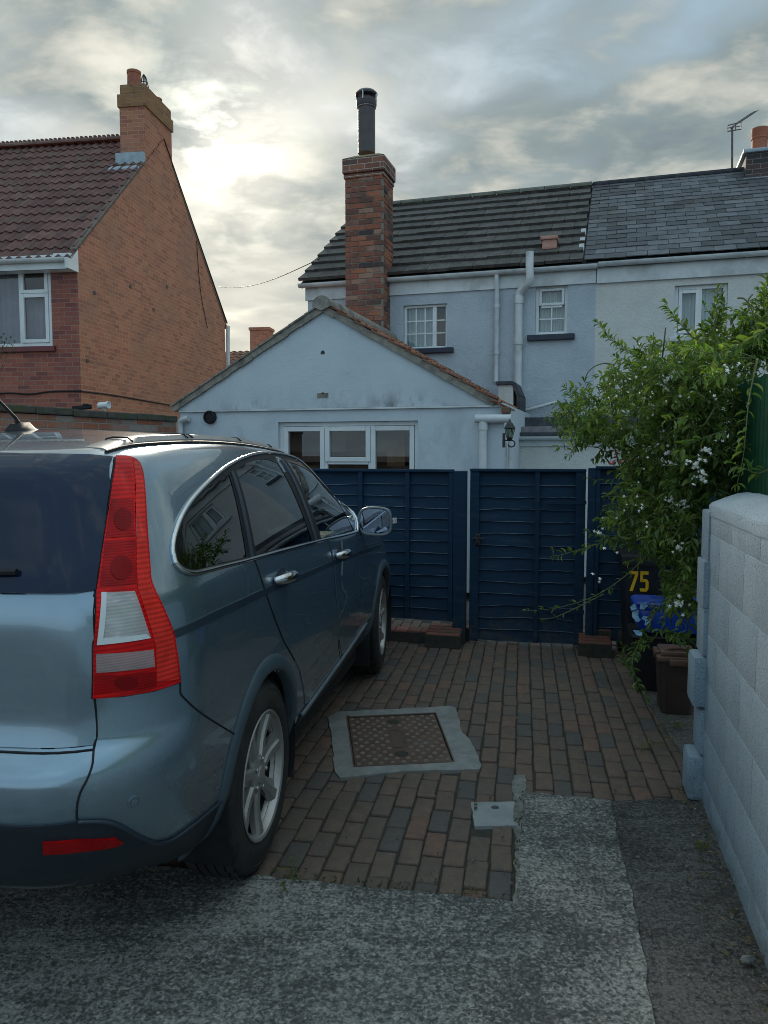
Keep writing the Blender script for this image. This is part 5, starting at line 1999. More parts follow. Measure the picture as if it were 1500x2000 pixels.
def skin(poly, dom, off, grid=.03, depth=.008, hole=None):
    """a piece of skin laid on the body: outline poly in a view domain, lifted off by off, with its edge turned down by depth"""
    poly = resample(poly, grid)
    if area2(poly) < 0:
        poly = poly[::-1]
    pts = [Vector(p) for p in poly]
    loops = [list(range(len(pts)))]
    hl = None
    if hole:
        hl = resample(hole, grid)
        if area2(hl) > 0:
            hl = hl[::-1]
        loops.append(list(range(len(pts), len(pts) + len(hl))))
        pts += [Vector(p) for p in hl]
    xs = [p[0] for p in poly]
    ys = [p[1] for p in poly]
    y = min(ys) + grid / 2
    while y < max(ys):
        x = min(xs) + grid / 2
        while x < max(xs):
            q = (x, y)
            if in2(q, poly) and not (hl and in2(q, hl)):
                if min((q[0] - p.x) ** 2 + (q[1] - p.y) ** 2 for p in pts[:len(poly) + (len(hl) if hl else 0)]) > (grid * .45) ** 2:
                    pts.append(Vector(q))
            x += grid
        y += grid
    v2, _, f2_, *_r = geometry.delaunay_2d_cdt(pts, [], loops, 0, 1e-7)
    hit = HIT[dom]
    P, N = [], []
    for p in v2:
        h, n_ = hit(p.x, p.y)
        P.append(h)
        N.append(n_)
    vs = [p + n_ * off for p, n_ in zip(P, N)]
    fs = []
    for f in f2_:
        c = sum((v2[i] for i in f), Vector((0, 0))) / len(f)
        if in2((c.x, c.y), poly) and not (hl and in2((c.x, c.y), hl)):
            fs.append(tuple(f))
    # orient along the body normal
    out = []
    cnt = {}
    for f in fs:
        n_ = (vs[f[1]] - vs[f[0]]).cross(vs[f[2]] - vs[f[0]])
        if n_.dot(N[f[0]]) < 0:
            f = f[::-1]
        out.append(f)
        for i in range(len(f)):
            cnt[(f[i], f[(i + 1) % len(f)])] = 1
    if depth:
        base = {}
        edges = [(a, b) for a, b in cnt if (b, a) not in cnt]
        for a, b in edges:
            for q in (a, b):
                if q not in base:
                    base[q] = len(vs)
                    vs.append(vs[q] - N[q] * depth)
            out.append((b, a, base[a], base[b]))
    return vs, out


def mirror(vf):
    return [Vector((-v.x, v.y, v.z)) for v in vf[0]], [f[::-1] for f in vf[1]]


def part(name, vf, mat, parent=car, both=True, smooth=35, label=None):
    res = []
    for k in range(2 if both else 1):
        q = vf if k == 0 else mirror(vf)
        par_ = parent if not isinstance(parent, (list, tuple)) else parent[k]
        o = MB().add(*q).build(name, mat, par_, local=True, smooth=smooth)
        if label:
            o['label'] = label
        res.append(o)
    return res


def tube_on(pts2, dom, r, lift=0.0, closed=False, n=6):
    P = []
    for p in pts2:
        h, n_ = HIT[dom](*p)
        P.append(h + n_ * lift)
    b = MB()
    b.tube(P, r, n, closed)
    return b.v, b.f


# ---- outlines surveyed off the photograph
win_out = smooth2(to_side([(337, 1087), (343, 1104), (360, 1117), (383, 1119), (430, 1107), (487, 1093), (560, 1073), (630, 1055), (690, 1040), (697, 1032), (677, 990), (650, 950), (613, 916), (580, 898), (547, 888), (513, 886), (480, 893), (443, 911), (410, 938), (377, 972), (353, 1008), (340, 1042), (335, 1070)]), 4)
quarter = smooth2(to_side([(344, 1086), (351, 1101), (366, 1110), (385, 1112), (440, 1098), (480, 1088)]), 4, False) + smooth2(to_side([(446, 928), (412, 948), (380, 982), (358, 1014), (345, 1048), (342, 1072)]), 4, False)
reard = smooth2(to_side([(499, 1083), (555, 1069), (608, 1056)]), 3, False) + smooth2(to_side([(541, 905), (515, 897), (485, 903), (459, 919)]), 3, False)
frontd = smooth2(to_side([(626, 1052), (658, 1044), (688, 1034)]), 3, False) + smooth2(to_side([(670, 997), (645, 958), (610, 926), (580, 908), (559, 902)]), 3, False)
rw_r = to_rear([(219, 897), (213, 950), (203, 1030), (193, 1100), (186, 1153)])
zb = to_rear([(60, 1156)])[0][1]
rear_win = [(rw_r[0][0] - .05, rw_r[0][1] + .006)] + rw_r + [(rw_r[-1][0] - .04, zb - .005)]
rear_win = [(0.0, rear_win[0][1] + .012)] + rear_win + [(0.0, zb - .01)]
rear_win = rear_win + [(-x, z_) for x, z_ in rear_win[::-1] if x > 0]
lamp_o = smooth2(to_diag([(224, 896), (243, 896), (261, 901), (272, 914), (278, 945), (283, 1025), (289, 1105), (294, 1143), (318, 1195), (334, 1235), (338, 1258), (343, 1290), (347, 1331)]), 3, False) + to_diag([(300, 1347), (240, 1357), (181, 1362), (182, 1265), (187, 1157), (197, 1085), (207, 1015), (216, 950)])
lamp_rib = smooth2(to_diag([(256, 903), (268, 914), (274, 945), (279, 1025), (285, 1105), (290, 1145), (314, 1196), (330, 1238), (334, 1262), (342, 1325)]), 3, False) + to_diag([(300, 1330), (299, 1265), (293, 1240), (264, 1152), (262, 1100), (260, 1000)])
lamp_c1 = to_diag([(196, 1159), (259, 1157), (289, 1246), (188, 1259)])
lamp_c2 = to_diag([(187, 1276), (294, 1268), (297, 1301), (188, 1312)])
lamp_d1 = to_diag([(203, 1060), (259, 1058), (261, 1143), (193, 1147)])
lamp_d2 = to_diag([(214, 980), (256, 978), (258, 1052), (204, 1054)])
lens_hole = to_diag([(197, 1161), (258, 1159), (287, 1244), (190, 1257)])
lamp_d3 = to_diag([(184, 1318), (298, 1310), (300, 1338), (184, 1354)])

# ---- the body shell with openings
sideholes = [frontd, reard, quarter]


def shrink(poly, d_):
    cx = sum(p[0] for p in poly) / len(poly)
    cy = sum(p[1] for p in poly) / len(poly)
    out = []
    for p in poly:
        L = math.hypot(p[0] - cx, p[1] - cy)
        out.append((cx + (p[0] - cx) * max(0, (L - d_)) / L, cy + (p[1] - cy) * max(0, (L - d_)) / L))
    return out


holes_s = [shrink(p, .012) for p in sideholes]
WY = (.04, 2.665)                                            # wheel centres along the car
WZ, AR = .362, .385
ws_z0, ws_z1 = 1.13, 1.50
keep = []
for f in bmf:
    c = sum((bmv[i] for i in f), Vector()) / 4
    ax_ = abs(c.x)
    if ax_ > .50 and c.z < 1.0 and any((c.y - wy) ** 2 + (c.z - WZ) ** 2 < (AR - .004) ** 2 for wy in WY):
        continue
    if ax_ > .45 and c.z > .95 and c.y > -.6 and any(in2((c.y, c.z), h) for h in holes_s):
        continue
    if c.y > 1.3 and c.z > 1.16 and c.z < 1.535 - .052 * (c.y - .25) ** 2 + .01 and ax_ < .57 + (c.y - 1.5) * .12:
        continue
    keep.append(f)
b = MB()
b.add(bmv, keep)
body = b.build('body', MT['paint'], car, local=True, smooth='all')
# floor under the shell
b = MB()
b.box((0, 1.45, .30), (1.30, 2.9, .08))
b.box((0, 1.3, .27), (1.62, 1.72, .10))
b.box((0, -.20, .50), (.90, .40, .10))
b.build('underbody', MT['black'], car, local=True)
# windscreen
ws = [(-.52, 1.145), (.52, 1.145), (.50, 1.25), (.45, 1.44), (.42, 1.475), (-.42, 1.475), (-.45, 1.44), (-.50, 1.25)]


def hit_front(x, z_):
    h = BV.ray_cast(Vector((x, 6, z_)), Vector((0, -1, 0)))
    return (h[0], h[1]) if h[0] else BV.find_nearest(Vector((x, 2, z_)))[:2]


HIT['front'] = hit_front
wsp = resample([(-.74, 1.10), (.74, 1.10), (.67, 1.34), (.59, 1.478), (-.59, 1.478), (-.67, 1.34)], .06)
part('windscreen', skin(wsp, 'front', .004, .06, .004), MT['clearglass'], both=False)

# ---- side glass, dark surround, bright trim
SUR = skin(win_out, 'side', .0015, .022, .0)
# surround with three openings: keep only faces outside the panes
vs_, fs_ = SUR
inner = [shrink(p, -.0) for p in (quarter, reard, frontd)]
fine_out = []


def surround():
    outl = resample(win_out, .02)
    pts = [Vector(p) for p in outl]
    loops = [list(range(len(pts)))]
    for h in (quarter, reard, frontd):
        hr = resample(h, .02)
        loops.append(list(range(len(pts), len(pts) + len(hr))))
        pts += [Vector(p) for p in hr]
    v2, _, f2_, *_q = geometry.delaunay_2d_cdt(pts, [], loops, 0, 1e-7)
    fs = []
    P = [hit_side(p.x, p.y) for p in v2]
    for f in f2_:
        c = sum((v2[i] for i in f), Vector((0, 0))) / len(f)
        if in2((c.x, c.y), outl) and not any(in2((c.x, c.y), h) for h in (quarter, reard, frontd)):
            n_ = (P[f[1]][0] - P[f[0]][0]).cross(P[f[2]][0] - P[f[0]][0])
            fs.append(tuple(f) if n_.dot(P[f[0]][1]) > 0 else tuple(f)[::-1])
    return [p[0] + p[1] * .003 for p in P], fs


part('window_surround', surround(), MT['black'])
part('quarter_window', skin(quarter, 'side', .0012, .025, .003), MT['tint'])
part('rear_door_window', skin(reard, 'side', .0012, .025, .003), MT['tint'])
part('front_door_window', skin(frontd, 'side', .0012, .025, .003), MT['clearglass'])
part('window_trim', tube_on(win_out, 'side', .0085, .004, True, 8), MT['chrome'], smooth='all')
# division bars
for (x0, y0, x1, y1, w_) in ((451, 922, 490, 1090, .015), (549, 899, 616, 1058, .02)):
    q = to_side([(x0, y0), (x1, y1)])
    pts = [(q[0][0] + (q[1][0] - q[0][0]) * i / 10, q[0][1] + (q[1][1] - q[0][1]) * i / 10) for i in range(11)]
    poly = [(p[0] - w_, p[1]) for p in pts] + [(p[0] + w_, p[1]) for p in pts[::-1]]
    part('window_pillar', skin(poly, 'side', .007, .03, .006), MT['strip'])

# ---- rear window, tailgate
part('rear_window', skin(rear_win, 'rear', .010, .024, .014), MT['rearglass'], both=False)
tgx = to_rear([(185, 1160), (183, 1250), (182, 1362), (183, 1464)])
tzb = to_rear([(90, 1467)])[0][1]
tg = [(0, zb - .012)] + [(tgx[0][0] - .0, tgx[0][1] - .008)] + tgx[1:-1] + [(tgx[-1][0], tzb + .004), (0, tzb)]
tg = tg + [(-x, z_) for x, z_ in tg[::-1] if x > 0]
tgo = part('tailgate', skin(tg, 'rear', .005, .035, .008), MT['paint'], both=False)[0]
part('shut_line', tube_on([(x, z_) for x, z_ in resample(tgx, .03)[:-2]], 'rear', .0035, .001), MT['black'])
part('shut_line', tube_on([(-(tgx[-1][0]) + 2 * tgx[-1][0] * i / 40, tzb - .004) for i in range(41)], 'rear', .0035, .001), MT['black'], both=False)
seam = smooth2(to_rear([(183, 1464), (181, 1490), (172, 1518), (157, 1548), (151, 1570), (150, 1600)]), 5, False)
part('shut_line', tube_on(seam, 'rear', .003, .001), MT['black'])
# recess for the number plate and a badge bar, left of what the camera sees
b = MB()
P = hit_rear(0, .98)[0]
b.box(P + Vector((0, -.008, 0)), (.56, .02, .14), None, .01)
b.build('number_plate', M('plate_yellow', (.55, .42, .05), (.6, .46, .07), 5, .4), tgo, local=True)
b = MB()
b.box(P + Vector((0, -.02, .11)), (.72, .04, .035), None, .012)
b.build('boot_handle', MT['chrome'], tgo, local=True)

# ---- tail lamps
lo = part('tail_lamp', skin(lamp_o, 'diag', .003, .022, .009), MT['reflector'])
part('red_lens', skin(lamp_o, 'diag', .012, .022, .010, lens_hole), MT['lens_red'], lo)
part('ribbed_lens', skin(lamp_rib, 'diag', .0145, .02, .002), MT['lens_rib'], lo)
part('reversing_lens', skin(lamp_c1, 'diag', .0125, .02, .004), MT['lens_clear'], lo)
part('indicator_lens', skin(lamp_c2, 'diag', .0135, .02, .004), MT['lens_grey'], lo)
part('brake_lens', skin(lamp_d1, 'diag', .0132, .02, .001), MT['lens_red_dark'], lo)
part('side_lens', skin(lamp_d2, 'diag', .0132, .02, .001), MT['lens_red_dark'], lo)
part('fog_lens', skin(lamp_d3, 'diag', .0132, .02, .001), MT['lens_red_dark'], lo)
part('lamp_gasket', tube_on(lamp_o, 'diag', .005, .003, True), MT['black'], lo, smooth='all')

def bowl(cx_, cy_, rx_, ry_, name, off, mat_):
    part(name, skin(to_diag([(cx_ + rx_ * math.cos(a_), cy_ + ry_ * math.sin(a_)) for a_ in (2 * math.pi * i / 20 for i in range(20))]), 'diag', off, .012, .001), mat_, lo)


MT['bowl_red'] = lens_mat('red_bulb_bowl', (.40, .003, .005), .75, 1500)
bowl(233, 1112, 21, 24, 'bulb_bowl', .0146, MT['bowl_red'])
bowl(236, 1018, 17, 22, 'bulb_bowl', .0146, MT['bowl_red'])
bowl(243, 1332, 22, 13, 'bulb_bowl', .0146, MT['bowl_red'])
bowl(238, 1205, 26, 28, 'bulb_bowl', .0040, MT['chrome'])
part('lens_frame', skin(to_diag([(196, 1159), (206, 1159), (200, 1246), (280, 1238), (289, 1246), (188, 1259)]), 'diag', .0142, .02, .002), MT['plastic_white'], lo)

# ---- bumper and cladding
def rear_or_diag(pts):
    return to_diag(pts)


clad = smooth2(to_diag([(152, 1602), (200, 1602), (235, 1612), (270, 1632), (305, 1644), (335, 1636), (370, 1612), (410, 1580), (446, 1548)]), 4, False) + to_diag([(450, 1600), (446, 1640), (440, 1668), (400, 1680), (330, 1702), (260, 1722), (200, 1733), (150, 1728)])
part('bumper_cladding', skin(clad, 'diag', .008, .03, .014), MT['cladding'])
edge = smooth2(to_diag([(152, 1603), (200, 1603), (235, 1613), (270, 1633), (305, 1645), (335, 1637), (370, 1613), (410, 1581), (444, 1550)]), 4, False)
part('cladding_edge', tube_on(edge, 'diag', .006, .006), MT['strip'], smooth='all')
xr = hit_cam(153, 1602)[0]
zc_lo = hit_cam(100, 1722)[0].z
mid_c = [(-xr.x - .01, xr.z), (xr.x + .01, xr.z), (xr.x + .01, zc_lo - .01), (.45, zc_lo - .015), (-.45, zc_lo - .015), (-xr.x - .01, zc_lo - .01)]
part('lower_bumper', skin(mid_c, 'rear', .0075, .045, .014), MT['cladding'], both=False)
rfl = to_diag([(86, 1640), (225, 1630), (238, 1641), (222, 1650), (87, 1662)])
rfl = [hit_cam(*p)[0] for p in [(86, 1640), (160, 1634), (224, 1631), (238, 1641), (222, 1649), (160, 1656), (87, 1662)]]
rfl2 = [(h.x, h.z) for h in rfl]
part('reflector', skin(rfl2, 'rear', .012, .02, .010), MT['lens_red_dark'])
h, n_ = hit_cam(261, 1566)
b = MB()
b.lathe(h, n_, [(.017, 0), (.017, .0035), (.014, .004), (.0135, .0015), (.010, .0015), (.0095, .004), (.002, .005)], 20)
part('parking_sensor', (b.v, b.f), MT['paint'])

# ---- flank: moulding, doors, sill trim, fuel flap line
st = smooth2(to_side([(336, 1240), (400, 1210), (470, 1177), (530, 1149), (600, 1121), (665, 1093), (742, 1066)]), 5, False)
poly = [(y_, z_ + .011) for y_, z_ in st] + [(y_, z_ - .011) for y_, z_ in st[::-1]]
part('side_moulding', skin(poly, 'side', .006, .05, .008), MT['strip'])
d1 = to_side([(497, 1095), (503, 1110), (513, 1140), (528, 1185), (543, 1225), (557, 1258)]) + to_side([(572, 1283), (585, 1310), (592, 1345), (594, 1376)]) + to_side([(657, 1316)]) + to_side([(659, 1262), (656, 1180), (650, 1110), (640, 1058)])
d2 = to_side([(643, 1057), (653, 1110), (659, 1180), (662, 1255), (660, 1314)]) + to_side([(728, 1226)]) + to_side([(733, 1190), (732, 1140), (724, 1090), (708, 1050), (700, 1042)])
h1_ = to_side([(548, 1128)])[0]
h2_ = to_side([(662, 1082)])[0]
dr = [part('rear_door', skin(d1, 'side', .0035, .03, .006), MT['paint']), part('front_door', skin(d2, 'side', .0035, .03, .006), MT['paint'])]
for hp, pr in ((h1_, dr[0]), (h2_, dr[1])):
    P, n_ = hit_side(*hp)
    b = MB()
    along = Vector((0, 1, -.03)).normalized()
    pts = catmull([P + along * t_ + n_ * o_ for t_, o_ in ((-.105, .006), (-.08, .030), (-.03, .042), (.03, .042), (.08, .030), (.105, .006))], 4)
    b.tube(pts, [.012 + .010 * math.sin(math.pi * i / (len(pts) - 1)) for i in range(len(pts))], 10)
    b.v = [P + Vector((v.x - P.x, v.y - P.y, (v.z - P.z) * 1.05)) for v in b.v]
    part('door_handle', (b.v, b.f), MT['chrome'], pr, smooth='all')
    cup = [(hp[0] + .075 * math.cos(a_), hp[1] + .034 * math.sin(a_)) for a_ in (2 * math.pi * i / 24 for i in range(24))]
    part('handle_cup', skin(cup, 'side', .0045, .02, .002), MT['strip'], pr)
for q in ([(497, 1095), (513, 1140), (528, 1185), (543, 1225), (557, 1258), (575, 1290)], [(641, 1058), (651, 1110), (657, 1180), (660, 1260), (658, 1316)], [(703, 1042), (722, 1085), (732, 1140), (733, 1190), (729, 1226)]):
    part('shut_line', tube_on(smooth2(to_side(q), 4, False), 'side', .0028, .0012), MT['black'])
flap = smooth2(to_side([(352, 1320), (352, 1345), (358, 1362), (400, 1398), (458, 1434)]), 4, False)
part('shut_line', tube_on(flap, 'side', .0026, .001), MT['black'])
se = to_side([(588, 1392), (655, 1316), (735, 1224)])
lo_ = se[0][1]
pts = [(se[0][0] - .02 + (se[2][0] - se[0][0] + .06) * i / 24, se[0][1] + (se[2][1] - se[0][1]) * i / 24) for i in range(25)]
part('sill_cladding', skin([(y_, z_ + .012) for y_, z_ in pts] + [(y_, z_ - .105) for y_, z_ in pts[::-1]], 'side', .006, .05, .012), MT['cladding'])
part('sill_trim', tube_on(pts, 'side', .012, .008), MT['trim_grey'], smooth='all')

# ---- wheel arches
for wy in WY:
    b = MB()
    ring = []
    a0_, a1_ = (-14, 196)
    n = 60
    prof = [(AR + .056, .0005), (AR + .048, .009), (AR + .026, .014), (AR + .006, .015), (AR - .004, .008), (AR - .006, -.03)]
    for i in range(n + 1):
        a_ = R(a0_ + (a1_ - a0_) * i / n)
        row = []
        for rr_, o_ in prof:
            y_, z_ = wy + math.cos(a_) * rr_, WZ + math.sin(a_) * rr_
            hh, nn = hit_side(wy + math.cos(a_) * max(rr_, AR + .01), max(.26, WZ + math.sin(a_) * max(rr_, AR + .01)))
            row.append(Vector((hh.x + o_, y_, z_)))
        ring.append(row)
    m_ = len(prof)
    b.add([p for r_ in ring for p in r_], [(i * m_ + j, i * m_ + j + 1, (i + 1) * m_ + j + 1, (i + 1) * m_ + j) for i in range(n) for j in range(m_ - 1)])
    part('wheel_arch', (b.v, b.f), MT['arch'], smooth=60)
    b = MB()
    k = 36
    pr = [(wy + math.cos(R(-25 + 230 * i / k)) * (AR + .004), WZ + math.sin(R(-25 + 230 * i / k)) * (AR + .004)) for i in range(k + 1)]
    for i in range(k):
        (ya, za), (yb_, zb_) = pr[i], pr[i + 1]
        b.quad((.90, ya, za), (.90, yb_, zb_), (.52, yb_, zb_), (.52, ya, za))
    b.add([(.53, wy, WZ)] + [(.53, y_, z_) for y_, z_ in pr], [(0, i + 1, i + 2) for i in range(k)])
    part('arch_liner', (b.v, b.f), MT['black'])

# ---- wheels
RT = .356


def make_wheel(cx, wy, steer=0.0):
    sgn = 1 if cx > 0 else -1
    ctr_ = Vector((cx, wy, RT + .004))
    rot = Matrix.Rotation(steer, 3, 'Z')
    A = rot @ Vector((sgn, 0, 0))
    Yv = rot @ Vector((0, 1, 0))
    wroot = None
    hw = .112
    b = MB()
    prof = [(.225, -hw + .01), (.25, -hw), (.30, -hw), (.335, -hw + .012), (.350, -hw + .035)]
    for i in range(5):
        x_ = -hw + .045 + i * .033
        prof += [(RT, x_), (RT, x_ + .024), (RT - .010, x_ + .0255), (RT - .010, x_ + .0315)]
    prof = prof[:-2]
    prof += [(.350, hw - .035), (.340, hw - .018), (.330, hw - .010), (.318, hw - .003), (.312, hw - .0005), (.309, hw - .003), (.300, hw), (.270, hw + .002), (.250, hw), (.238, hw - .006), (.225, hw - .014)]
    nseg = 96
    n0 = len(b.v)
    b.lathe(ctr_, A, prof, nseg, Yv, cap=False)
    np_ = len(prof)
    # shoulder lugs: pull alternate columns in
    for i, (r_, h_) in enumerate(prof):
        if .332 <= r_ <= .351 and h_ > 0 or (r_ == RT and (h_ > .05 or h_ < -.05)):
            for kk in range(0, nseg, 3):
                v = b.v[n0 + i * nseg + kk]
                d_ = (v - ctr_)
                d_ = d_ - A * d_.dot(A)
                b.v[n0 + i * nseg + kk] = v - d_.normalized() * .009
    ty = b.build('wheel', MT['rubber'], car, local=True, smooth=25)
    b = MB()
    b.lathe(ctr_, A, [(.214, hw - .05), (.222, hw - .022), (.232, hw - .010), (.236, hw - .003), (.232, hw + .001), (.224, hw - .004), (.217, hw - .018), (.214, hw - .03)], 64, Yv, cap=False)
    # seven broad spokes, dished towards the hub
    for s_ in range(7):
        a_ = 2 * math.pi * s_ / 7 + .22
        rd = Yv * math.cos(a_) + Vector((0, 0, 1)) * math.sin(a_)
        td = A.cross(rd)
        rows = []
        for r_, hwid, h_, h2 in ((.045, .023, .088, .050), (.075, .031, .090, .048), (.115, .030, .088, .05), (.155, .031, .090, .055), (.19, .037, .096, .065), (.219, .045, .101, .075)):
            c = ctr_ + rd * r_
            rows.append([c - td * hwid + A * h2, c - td * hwid + A * (h_ - .010), c - td * (hwid * .72) + A * h_, c + td * (hwid * .1) + A * (h_ + .001), c + td * (hwid * .25) + A * (h_ - .010), c + td * hwid + A * (h_ - .016), c + td * hwid + A * h2])
        kk = 7
        vs = [p for r_ in rows for p in r_]
        b.add(vs, [(i * kk + j, i * kk + j + 1, (i + 1) * kk + j + 1, (i + 1) * kk + j) for i in range(len(rows) - 1) for j in range(kk - 1)])
    b.lathe(ctr_, A, [(.072, .055), (.070, .086), (.058, .092), (.034, .094), (.033, .100), (.020, .103), (.002, .104)], 28, Yv)
    b.build('rim', MT['alloy'], ty, local=True, smooth=28)
    b = MB()
    for s_ in range(5):
        a_ = 2 * math.pi * s_ / 5
        rd = Yv * math.cos(a_) + Vector((0, 0, 1)) * math.sin(a_)
        b.lathe(ctr_ + rd * .056 + A * .084, A, [(.0095, 0), (.0095, .014), (.006, .018)], 6)
    b.build('wheel_nut', MT['steel'], ty, local=True)
    b = MB()
    b.lathe(ctr_, A, [(.165, -.02), (.165, .012), (.16, .015), (.08, .015), (.075, .03), (.02, .03)], 40, Yv)
    b.lathe(ctr_, A, [(.214, -.085), (.02, -.085)], 40, Yv)
    b.lathe(ctr_, A, [(.219, hw - .03), (.216, -.085)], 48, Yv, cap=False)
    b.build('brake_disc', MT['alloy_dark'], ty, local=True, smooth=30)


for wy, stv in ((WY[0], 0), (WY[1], R(3))):
    for sx_ in (-1, 1):
        make_wheel(sx_ * .785, wy, stv)

# mud flap ahead of the front wheel, sill end
b = MB()
b.box((.74, WY[0] + .43, .255), (.22, .03, .18), None, .01)
part('mud_flap', (b.v, b.f), MT['black'])
b = MB()
b.box((.78, WY[1] - .42, .265), (.20, .03, .22), None, .01)
part('mud_flap', (b.v, b.f), MT['black'])

# ---- roof rails, aerial, spoiler lip, wiper
def roof_at(x, y):
    h = BV.ray_cast(Vector((x, y, 4)), Vector((0, 0, -1)))
    return h[0], h[1]


b = MB()
rail = []
for i in range(41):
    t_ = i / 40
    y_ = -.50 + 2.05 * t_
    x_ = .60 - .035 * (2 * t_ - 1) ** 2
    P, n_ = roof_at(x_, y_)
    hgt = .015 * min(1, sstep(0, .10, t_) * 1.0, sstep(1, .92, t_)) + .004
    rail.append([P + Vector((-.062, 0, -.006)), P + Vector((-.052, 0, hgt * .75)), P + Vector((-.028, 0, hgt)), P + Vector((.020, 0, hgt - .002)), P + Vector((.036, 0, hgt * .4 - .006)), P + Vector((.040, 0, -.020))])
b.add([p for r_ in rail for p in r_], [(i * 6 + j + 6, i * 6 + j + 7, i * 6 + j + 1, i * 6 + j) for i in range(40) for j in range(5)] + [(5, 4, 3, 2, 1, 0), (240, 241, 242, 243, 244, 245)])
rr2 = part('roof_rail', (b.v, b.f), M('roof_rail_cover', (.24, .245, .25), (.28, .28, .28), 8, .32, Metallic=.4), smooth=35)
b = MB()
for yy in (-.36, .02, .06, .55, 1.0):
    t_ = (yy + .5) / 2.05
    x_ = .60 - .035 * (2 * t_ - 1) ** 2
    P, n_ = roof_at(x_, yy)
    b = MB()
    b.tube([P + Vector((-.060, 0, -.004)), P + Vector((-.053, 0, .0150)), P + Vector((-.028, 0, .0195)), P + Vector((.020, 0, .0180)), P + Vector((.037, 0, .006))], .003, 5)
    part('rail_joint', (b.v, b.f), MT['black'], rr2)
pts = []
for i in range(30):
    y_ = -.52 + 2.1 * i / 29
    t_ = (y_ + .5) / 2.05
    P, n_ = roof_at(.645 - .035 * (2 * t_ - 1) ** 2, y_)
    pts.append(P + n_ * .002)
b = MB()
b.tube(pts, .006, 6)
part('roof_gasket', (b.v, b.f), MT['black'], rr2)
P, n_ = roof_at(0, -.02)
b = MB()
b.add([P + Vector(q) for q in ((-.028, -.07, -.004), (.028, -.07, -.004), (.034, .03, -.004), (.012, .10, -.004), (-.012, .10, -.004), (-.034, .03, -.004),
                               (-.014, -.055, .022), (.014, -.055, .022), (.014, .02, .030), (.003, .07, .010), (-.003, .07, .010), (-.014, .02, .030))],
      [(0, 1, 7, 6), (1, 2, 8, 7), (2, 3, 9, 8), (3, 4, 10, 9), (4, 5, 11, 10), (5, 0, 6, 11), (6, 7, 8, 11), (8, 9, 10, 11)])
an = b.build('aerial_base', MT['black'], car, local=True, smooth=50)
b = MB()
e = P + Vector((-.03, -.30, .24))
b.tube([P + Vector((0, -.02, .02)), P + Vector((0, -.035, .03)), P.lerp(e, .12) + Vector((0, 0, .014)), e], [.009, .009, .006, .0035], 8)
b.build('aerial_rod', MT['black'], an, local=True, smooth=50)
b = MB()
tipw = hit_cam(40, 1121)
q0 = hit_rear(.08, tipw[0].z - .015)
q1 = hit_rear(tipw[0].x, tipw[0].z)
b.tube([q0[0] + q0[1] * .03, (q0[0] + q1[0]) / 2 + q1[1] * .026, q1[0] + q1[1] * .018], [.014, .012, .009], 6)
b.build('rear_wiper', MT['black'], car, local=True, smooth=50)

# ---- door mirrors
b = MB()
Mc = Vector((.985, 1.87, 1.145))
w2, h2 = .098, .082
sec = []
shape = [(-1, -.35), (-.78, -.86), (-.3, -1), (.55, -1), (.93, -.75), (1, -.2), (.97, .35), (.80, .82), (.35, 1), (-.45, 1), (-.88, .75), (-1, .2)]
shape = [(p.x, p.y) for p in catmull([Vector((a_, c_, 0)) for a_, c_ in shape], 3, True)]
for yo, sc_, sh in ((0, 1.0, 0), (.012, 1.05, 0), (.05, 1.02, .0), (.10, .82, -.012), (.135, .5, -.03), (.145, .15, -.04)):
    sec.append([Mc + Vector((a_ * w2 * sc_ + sh, yo, c_ * h2 * sc_)) for a_, c_ in shape])
k = len(shape)
b.add([p for r_ in sec for p in r_], [(i * k + j, i * k + (j + 1) % k, (i + 1) * k + (j + 1) % k, (i + 1) * k + j) for i in range(len(sec) - 1) for j in range(k)] + [tuple(range(5 * k, 6 * k))])
dm = part('door_mirror', (b.v, b.f), MT['paint'], smooth=50)
b = MB()
b.add([Mc + Vector((a_ * w2 * .90, -.004, c_ * h2 * .88)) for a_, c_ in shape], [tuple(range(k))[::-1]])
part('mirror_glass', (b.v, b.f), M('mirror_silver', (.24, .29, .38), None, rough=.02, Metallic=1.0), dm, smooth=False)
b = MB()
b.tube([Mc + Vector((a_ * w2 * .97, -.003, c_ * h2 * .96)) for a_, c_ in shape], .008, 6, closed=True)
part('mirror_rim', (b.v, b.f), MT['trim_grey'], dm, smooth='all')
b = MB()
b.box(Mc + Vector((.100, .055, -.0)), (.014, .07, .034), (Vector((.9, -.4, 0)).normalized(), Vector((.4, .9, 0)).normalized(), Vector((0, 0, 1))), .005)
part('side_repeater', (b.v, b.f), MT['lens_clear'], dm)
b = MB()
b.hexa([Vector(p) for p in ((.80, 1.86, 1.06), (.90, 1.86, 1.09), (.90, 1.96, 1.09), (.80, 1.98, 1.06), (.80, 1.86, 1.12), (.90, 1.86, 1.13), (.90, 1.95, 1.13), (.80, 1.97, 1.12))])
part('mirror_arm', (b.v, b.f), MT['black'], dm)
# headlamps, grille and front bumper, out of sight from here
hl = resample([(.45, .80), (.80, .78), (.84, .90), (.50, .90)], .04)
part('headlamp', skin(hl, 'front', .008, .04, .012), MT['lens_clear'])
part('grille', skin(resample([(-.40, .74), (.40, .74), (.42, .87), (-.42, .87)], .05), 'front', .008, .05, .01), MT['black'], both=False)

# ---- cabin
b = MB()
b.box((0, 1.0, .42), (1.60, 2.6, .06))
b.box((0, 2.05, .85), (1.50, .40, .40), None, .08)
b.box((.72, .9, .70), (.10, 2.4, .50), None, .03)
b.box((-.72, .9, .70), (.10, 2.4, .50), None, .03)
b.box((0, -.30, .70), (1.30, .70, .55), None, .04)
b.build('cabin', MT['black'], car, local=True)


